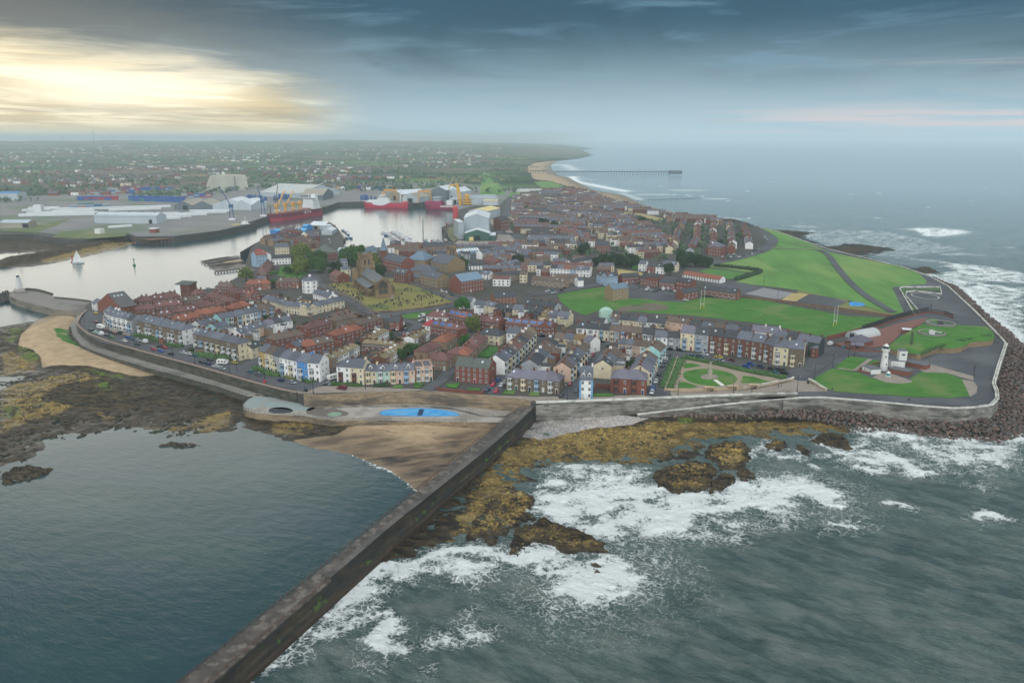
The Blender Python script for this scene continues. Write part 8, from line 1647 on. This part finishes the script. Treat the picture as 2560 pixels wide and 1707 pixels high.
# ---- boulders of the rock armour
BO = [material('boulder_' + n_, a, b, .5, .9, rnd=.25, detail=8, bump=.2) for n_, a, b in (('red', '594740', '6c584e'), ('grey', '4d4744', '615a55'), ('brown', '483c36', '5c4e46'))]
def bould(seed):
    def f():
        q = random.Random(seed + 50); bm = bmesh.new()
        for _ in range(16):
            a, b = q.uniform(0, 6.28), math.acos(q.uniform(-1, 1)); r_ = q.uniform(.75, 1.1); bm.verts.new((r_ * math.sin(b) * math.cos(a), r_ * math.sin(b) * math.sin(a) * .8, r_ * math.cos(b) * .7))
        r_ = bmesh.ops.convex_hull(bm, input=bm.verts); bmesh.ops.delete(bm, geom=[v for v in bm.verts if not v.link_faces], context='VERTS'); me = bpy.data.meshes.new('boulder'); bm.to_mesh(me); bm.free(); me.materials.append(BO[seed % 3]); return me
    return cached(('bo', seed), f)
cand = []; qb = random.Random(31)
for spec, sp_, s0 in (('k 0,478 300,470 600,478 900,498 1300,520 1700,548 1950,552 2080,505 2140,300 2352,300 2352,650 2150,705 2000,692 1700,682 1450,645 1200,612 880,622 600,562 300,545 0,540', 1.75, 1.15), ('j 1300,243 1600,250 2000,244 2323,240 2323,270 1600,276 1350,262', 2.0, .95),
    ('n 2200,1090 2135,1270 2175,1400 2352,1400 2480,1100 2352,1000 2250,890 2050,738 1900,590 1840,545 1760,512 1640,462 1650,475 1800,592 1950,740 2130,925 2225,1000', 2.1, 1.2)):
    pl = PP(spec, 1.5); a_ = np.array(pl); xs, ys = np.meshgrid(np.arange(a_[:, 0].min(), a_[:, 0].max(), sp_), np.arange(a_[:, 1].min(), a_[:, 1].max(), sp_)); rs_ = np.random.RandomState(3); xs = xs + rs_.uniform(-.6, .6, xs.shape); ys = ys + rs_.uniform(-.6, .6, ys.shape); m_ = sdf(xs, ys, pl) > -.4; dsh = sdf(xs[m_], ys[m_], SHORE_R)
    cand += [(x, y, d_, s0) for x, y, d_ in zip(xs[m_], ys[m_], dsh)]
cand.sort(key=lambda c: c[0] ** 2 + c[1] ** 2); extra_ = bmesh.new(); ev, ef, em = [], [], []
for i, (x, y, d_, s0) in enumerate(cand):
    s = s0 * qb.uniform(.6, 1.25); zz_ = min(3.2, max(-.2, d_ * .2)) + .3 + qb.uniform(-.3, .5); sd_ = qb.randrange(9)
    if i < 300:
        o = bpy.data.objects.new('boulder', bould(sd_)); COL.objects.link(o); o.location = (x, y, zz_); o.rotation_euler = (qb.uniform(0, 6), qb.uniform(0, 6), qb.uniform(0, 6)); o.scale = (s, s, s); tag(o, ('reddish', 'grey brown', 'dark brown')[sd_ % 3] + ' boulder in the rock armour below the curved sea wall', 'boulder', 'boulders of the rock armour')
    else:
        me = bould(sd_); M_ = Matrix.Translation((x, y, zz_)) @ Matrix.Rotation(qb.uniform(0, 6), 4, 'Z') @ Matrix.Rotation(qb.uniform(0, 6), 4, 'X') @ Matrix.Scale(s, 4); b0 = len(ev); ev += [tuple(M_ @ v.co) for v in me.vertices]; ef += [tuple(b0 + k for k in p.vertices) for p in me.polygons]; em += [sd_ % 3] * len(me.polygons)
o = mesh_obj('boulders', ev, ef, BO, None, em); tag(o, 'mass of brown boulders along the seaward side of the headland', 'boulders', kind='stuff')
# ---- rock outcrops standing in the surf
def outcrop(spec, h_, label, yel=.3, seed=0, st=.6):
    pl = PP(spec, 1.0); a_ = np.array(pl); Xg, Yg = np.meshgrid(np.arange(a_[:, 0].min() - 2, a_[:, 0].max() + 2, st), np.arange(a_[:, 1].min() - 2, a_[:, 1].max() + 2, st)); d = sdf(Xg, Yg, pl) + 2.0 * fbm(Xg / 6 + seed, Yg / 6, 5, gain=.62); wdt = max(2.5, d.max())
    tilt = .22 * h_ * np.clip(((Xg - a_[:, 0].mean()) * .6 + (Yg - a_[:, 1].mean())) / (wdt * 2.2), -1, 1); Zg = -1.6 + ss(d, -1.3, 1.3) * (1.6 + h_ * .48) + ss(d, 0, 3) * tilt + ss(d, -.5, 2) * (1.25 * fbm(Xg / 4.5 + seed, Yg / 2.2, 6, gain=.72) - .5 * ss(fbm(Xg / 5 + 9, Yg / 3.5, 3), .15, .3)); zn = np.zeros(Xg.shape + (4,)); zn[..., 2] = yel * ss(d, 0, 3); z2 = np.zeros(Xg.shape + (4,)); z2[..., 3] = 1
    o = grid_mesh('rock_outcrop', Xg, Yg, Zg, SM, dict(zone=zn, zone2=z2), keep=d > -1.8, smooth=False); tag(o, label, 'rock')
for i, (s_, h_, lb, yl) in enumerate((('j -120,1130 -60,960 0,930 60,850 200,778 330,768 420,835 385,930 330,990 180,1080 60,1092', 2.0, 'wide dark ledge with a pool beside the breakwater', .5), ('j 350,1000 450,968 570,1000 700,1050 800,1085 900,1150 945,1205 900,1225 780,1195 600,1195 500,1155 400,1130 330,1180 300,1240 225,1225 205,1160 260,1060', 2.6, 'long dark weed covered rock pointing into the surf', .42), ('j 1240,625 1350,590 1560,552 1680,560 1715,620 1700,700 1650,775 1560,780 1500,750 1450,785 1330,740 1280,745 1270,690', 2.4, 'broad dark rock with a pool at the edge of the surf', .42),
    ('j 1665,790 1680,700 1740,632 1820,650 1880,700 1800,730 1760,770', 2.2, 'dark pointed rock right of the broad one', .2), ('j 1850,600 1920,590 2010,665 2015,700 1900,690 1850,650', 2.2, 'small dark wedge of rock seaward of the yellow rock', .25), ('j 1620,500 1650,445 1760,415 1900,415 1970,455 1950,550 1870,610 1750,612 1700,560', 2.6, 'rounded yellow brown rock above the surf', .5),
    ('j 2060,445 2130,400 2230,400 2255,440 2200,470 2100,468', 1.8, 'isolated brown rock in the foam below the sea wall', .45), ('k 295,745 390,748 470,805 430,832 340,800', 1.8, 'small black slab of rock in the foam', .1), ('k 450,705 520,650 620,635 720,650 800,700 822,775 760,785 640,760 540,735', 2.4, 'big dark knobbly rock beside the boulders', .1),
    ('j 790,1290 830,1240 880,1280 910,1340 850,1400 800,1380', 1.0, 'low rock washed by foam', .4), ('j 700,1420 740,1405 780,1435 720,1450', .8, 'tiny dark rock in the nearest foam', .1), ('k 305,1290 330,1245 365,1245 380,1280 350,1305', 1.6, 'round pale rock alone in the swell', .6), ('k 30,1150 110,1150 130,1180 50,1185', .8, 'small reddish rock in the white water', .3),
    ('m 20,1440 0,1390 60,1330 200,1300 380,1318 340,1370 200,1420', 1.1, 'oval dark weedy reef at the left of the calm bay', .15), ('m 1130,1165 1240,1130 1480,1160 1300,1185', .5, 'low weedy reef in the calm bay', .3), ('j -10,1150 30,1090 160,1085 140,1140', .8, 'low rock at the foot of the breakwater', .4), ('d 1370,100 1480,95 1590,150 1440,160', 1.4, 'flat brown reef off the seaward promenade', .4))):
    outcrop(s_, h_, lb, yl, i)
ev, ef = [], []; ql = random.Random(12)
for spec, shp, slope, n_, smin, smax in (('m 0,700 560,640 930,700 1180,690 1640,900 1700,1000 1540,1085 1180,1110 850,1040 560,1105 300,1140 200,1270 0,1290', SHORE_L, .03, 1500, .35, 1.3), ('j -200,1240 -60,1000 60,700 250,560 700,560 1230,560 1650,440 2323,380 2323,300 1800,320 1200,330 700,420 300,560 100,760', SHORE_R, .045, 1100, .3, 1.0), ('j -150,1250 -60,1100 60,1080 300,1060 420,900 350,760 200,760 60,900', SHORE_R, .045, 160, .5, 1.6), ('i 340,270 640,270 860,300 760,350 560,340', SHORE_L, .03, 160, .4, 1.1)):
    pl = PP(spec, .8); a_ = np.array(pl); xs, ys = np.random.RandomState(n_).uniform(a_[:, 0].min(), a_[:, 0].max(), n_ * 3), np.random.RandomState(n_ + 1).uniform(a_[:, 1].min(), a_[:, 1].max(), n_ * 3); cl = fbm(xs / 14, ys / 9, 3); m_ = (sdf(xs, ys, pl) > 0) & (cl > -.05); dsh = sdf(xs[m_], ys[m_], shp)
    for x, y, d_ in list(zip(xs[m_], ys[m_], dsh))[:n_]:
        s = smin + (smax - smin) * ql.random() ** 2.2; me = bould(ql.randrange(9)); M_ = Matrix.Translation((x, y, min(1.7, d_ * slope) + .05)) @ Matrix.Rotation(ql.uniform(0, 6), 4, 'Z') @ Matrix.Diagonal((s * ql.uniform(1, 2.2), s, s * .6, 1)); b0 = len(ev); ev += [tuple(M_ @ v.co) for v in me.vertices]; ef += [tuple(b0 + k for k in p.vertices) for p in me.polygons]
o = mesh_obj('shore_rocks', ev, ef, material('shore_rock', '1c1814', '4c4130', .8, .9, c3='2c3018', s3=.1)); tag(o, 'loose dark rocks strewn over the weed covered foreshore', 'rocks', kind='stuff')
# ---- the farther town and the suburbs, too many to count
OCCA = np.array(OCC); exl_ = [p for n_, p in LAYS if n_ in ('churchyard', 'moor', 'green_field', 'green_verge', 'grass_patch', 'car_park', 'play_court', 'dry_grass', 'yard', 'bowling_green', 'allotment', 'green_slope', 'sandy_field', 'shipyard_apron', 'east_promenade', 'dock_yard')]
WL = 'WCNRWTNGTC'; RL = 'sdrsbdrsr'; mats_ = [wm(c) for c in WL] + [rm(c) for c in RL] + [GLASS]; FV, FF, FM = [], [], []
def mini(x, y, rz, w_, d_, e, wi, ri, z):
    ris = d_ * .32; c, s = math.cos(rz), math.sin(rz); P = [(-w_ / 2, -d_ / 2, 0), (w_ / 2, -d_ / 2, 0), (w_ / 2, d_ / 2, 0), (-w_ / 2, d_ / 2, 0), (-w_ / 2, -d_ / 2, e), (w_ / 2, -d_ / 2, e), (w_ / 2, d_ / 2, e), (-w_ / 2, d_ / 2, e), (-w_ / 2, 0, e + ris), (w_ / 2, 0, e + ris)]
    F = [((0, 1, 5, 4), wi), ((2, 3, 7, 6), wi), ((1, 2, 6, 9, 5), wi), ((3, 0, 4, 8, 7), wi), ((4, 5, 9, 8), ri), ((6, 7, 8, 9), ri)]
    for k in (-.28, .28):
        for q in (.28, .72): n = len(P); P += [(k * w_ - .6, -d_ / 2 - .04, e * q - .6), (k * w_ + .6, -d_ / 2 - .04, e * q - .6), (k * w_ + .6, -d_ / 2 - .04, e * q + .6), (k * w_ - .6, -d_ / 2 - .04, e * q + .6)]; F.append(((n, n + 1, n + 2, n + 3), len(mats_) - 1))
    n = len(P); P += [(w_ / 2 - 1 + a, b, e + ris - 1 + t) for t in (0, 2.2) for a, b in ((0, -.6), (.8, -.6), (.8, .6), (0, .6))]; F += [((n, n + 1, n + 5, n + 4), 3), ((n + 1, n + 2, n + 6, n + 5), 3), ((n + 2, n + 3, n + 7, n + 6), 3), ((n + 3, n, n + 4, n + 7), 3), ((n + 4, n + 5, n + 6, n + 7), 3)]
    b0 = len(FV); FV.extend((x + a * c - b * s, y + a * s + b * c, z + h) for a, b, h in P)
    for f_, m_ in F: FF.append(tuple(b0 + k for k in f_)); FM.append(m_)
qf = random.Random(77); cnt_ = 0
for spec, ang, rsp in (('g 330,620 200,740 300,880 380,940 60,1000 60,1100 400,1130 640,1120 860,1010 1040,1010 1060,860 900,700 700,640 500,600', -8, 21), ('g 300,620 560,640 900,700 1100,900 1500,1070 1700,1060 1750,900 1500,720 1250,640 900,600 560,520 300,500 240,540', 12, 21), ('g 1700,1060 1830,1030 2100,1030 2352,1010 n 300,290 330,180 330,120 g 2250,745 1700,720 1750,900', 74, 20),
    ('g 560,500 900,600 1250,640 1700,720 2250,745 2200,700 2050,690 1750,665 1480,598 1250,545 1050,465 850,415 700,430 560,440', -14, 22), ('g 300,480 280,440 560,430 560,500', 5, 22), ('s 330,1300 330,1240 960,1020 1130,1090 1180,1130 1420,1110 1430,1350 1180,1380 960,1300 640,1300', 60, 17), ('t 190,1040 900,1010 1450,1040 1900,1010 2352,980 2352,1330 1900,1300 1800,1180 1480,1210 1000,1190 700,1150', 3, 20), ('b 0,100 230,130 440,60 460,200 200,230 60,180', 20, 20), ('p 600,330 1100,330 1500,700 1250,700', 12, 22), ('g 40,1090 640,1120 640,1240 200,1340 0,1240', -6, 20), ('g 640,1120 1040,1070 1300,1200 900,1230 650,1200', -6, 20)):
    pl = PP(spec, ZL); cx, cy = np.mean(pl, 0); a = R(ang); ca_, sa_ = math.cos(a), math.sin(a); q = [((x - cx) * ca_ + (y - cy) * sa_, -(x - cx) * sa_ + (y - cy) * ca_) for x, y in pl]; x0, x1 = min(p[0] for p in q), max(p[0] for p in q); y0, y1 = min(p[1] for p in q), max(p[1] for p in q); y = y0; XY = []
    while y < y1:
        x = x0
        while x < x1:
            run = qf.randint(3, 11); wi, ri = qf.randrange(len(WL)), len(WL) + qf.randrange(len(RL)); e = qf.choice((5, 5.6, 5.6, 6.5)); w_ = qf.uniform(5.5, 7.5); jog = qf.uniform(-1.5, 1.5)
            for k in range(run):
                XY.append((x, y + jog + .006 * (x - x0) ** 1.2 * math.sin(x / 90), w_, e + qf.uniform(-.2, .2), wi if qf.random() < .7 else qf.randrange(len(WL)), ri if qf.random() < .75 else len(WL) + qf.randrange(len(RL)))); x += w_
            x += qf.uniform(5, 16)
        y += rsp * qf.uniform(.85, 1.15)
    wx = np.array([cx + p[0] * ca_ - p[1] * sa_ for p in XY]); wy = np.array([cy + p[0] * sa_ + p[1] * ca_ for p in XY]); ok = (sdf(wx, wy, pl) > 2) & (sdf(wx, wy, LANDP) > 9)
    for p in exl_: ok &= sdf(wx, wy, p) < -5
    for ln, wd in ROADS: ok &= ldist(wx, wy, ln) > wd / 2 + 5
    for i in np.nonzero(ok)[0]:
        if len(OCCA) and (np.hypot(OCCA[:, 0] - wx[i], OCCA[:, 1] - wy[i]) < OCCA[:, 2] + 5.5).any(): continue
        _, _, w_, e, wi, ri = XY[i]; mini(wx[i], wy[i], a, w_, 8.2, e, wi, ri, ZL); cnt_ += 1
for _ in range(5200):
    az_, rr_ = R(qf.uniform(-36, 1)), 1900 * (4.2 ** qf.random()); x, y = rr_ * math.sin(az_), rr_ * math.cos(az_); dn = float(fbm(np.array([x / 420.]), np.array([y / 420.]), 3)[0])
    if dn < .02 + .1 * qf.random() or x > -60 + 0 * y: continue
    h_ = 8 + float(rise_at(x, y)); mini(x, y, qf.choice((0.2, .2, 1.8)), qf.uniform(8, 22), 9, 6, qf.choice((0, 2, 3, 3, 5, 7, 9)), len(WL) + qf.randrange(len(RL)), h_); cnt_ += 1
o = mesh_obj('distant_houses', FV, FF, mats_, None, FM); tag(o, 'dense mass of small terraced houses filling the farther town', 'houses', kind='stuff')
# distant sheds scattered in the suburbs, and far woods
qw = random.Random(5); tv, tf = [], []
for _ in range(9000):
    far_ = _ > 2200
    if far_: az_, rr_ = R(qw.uniform(-36, 6)), 1750 * (4.6 ** qw.random())
    else: az_, rr_ = R(qw.uniform(-14, 16)), qw.uniform(700, 1900)
    x, y = rr_ * math.sin(az_), rr_ * math.cos(az_)
    if far_:
        if float(fbm(np.array([x / 300. + 50]), np.array([y / 300.]), 3)[0]) < -.05: continue
        if x > -10 + y * .012: continue
        z0, hh = 8 + float(rise_at(x, y)), qw.uniform(7, 15)
    else:
        if float(sdf(np.array([x]), np.array([y]), TOWNP)[0]) < 0 or any(float(sdf(np.array([x]), np.array([y]), p)[0]) > -3 for p in exl_): continue
        z0, hh = ZL, qw.uniform(3, 7)
    for k in range(5 if far_ else 9):
        b0 = len(tv); px, py, pz = x + qw.gauss(0, hh * .35), y + qw.gauss(0, hh * .35), z0 + hh * qw.uniform(.25, .8); s = hh * qw.uniform(.25, .45)
        vs = [Vector((qw.uniform(-1, 1), qw.uniform(-1, 1), qw.uniform(-1, 1))).normalized() * s for _q in range(4)]; tv += [(px + v.x, py + v.y, max(z0, pz + v.z)) for v in vs]; tf += [(b0, b0 + 1, b0 + 2), (b0, b0 + 2, b0 + 3), (b0, b0 + 3, b0 + 1), (b0 + 1, b0 + 3, b0 + 2)]
o = mesh_obj('woodland', tv, tf, [leafmat('far', '3f5540', '4d6346')]); tag(o, 'dark green woods and garden trees spread between the distant houses', 'woodland', kind='stuff')
# ---------------------------------------------------------------- haze: one closed box of even thin air round everything
hm = bpy.data.materials.new('haze'); hm.use_nodes = True; t = hm.node_tree; t.nodes.clear()
ho = t.nodes.new('ShaderNodeOutputMaterial'); hv = t.nodes.new('ShaderNodeVolumePrincipled')
hv.inputs['Color'].default_value = (.78, .93, 1.0, 1); hv.inputs['Density'].default_value = 1.15e-4; hv.inputs['Anisotropy'].default_value = .25
t.links.new(hv.outputs[0], ho.inputs['Volume'])
hz = MB().box(-60000, 60000, -2500, 60000, -5, 190).build('haze', hm); tag(hz, kind='stuff')
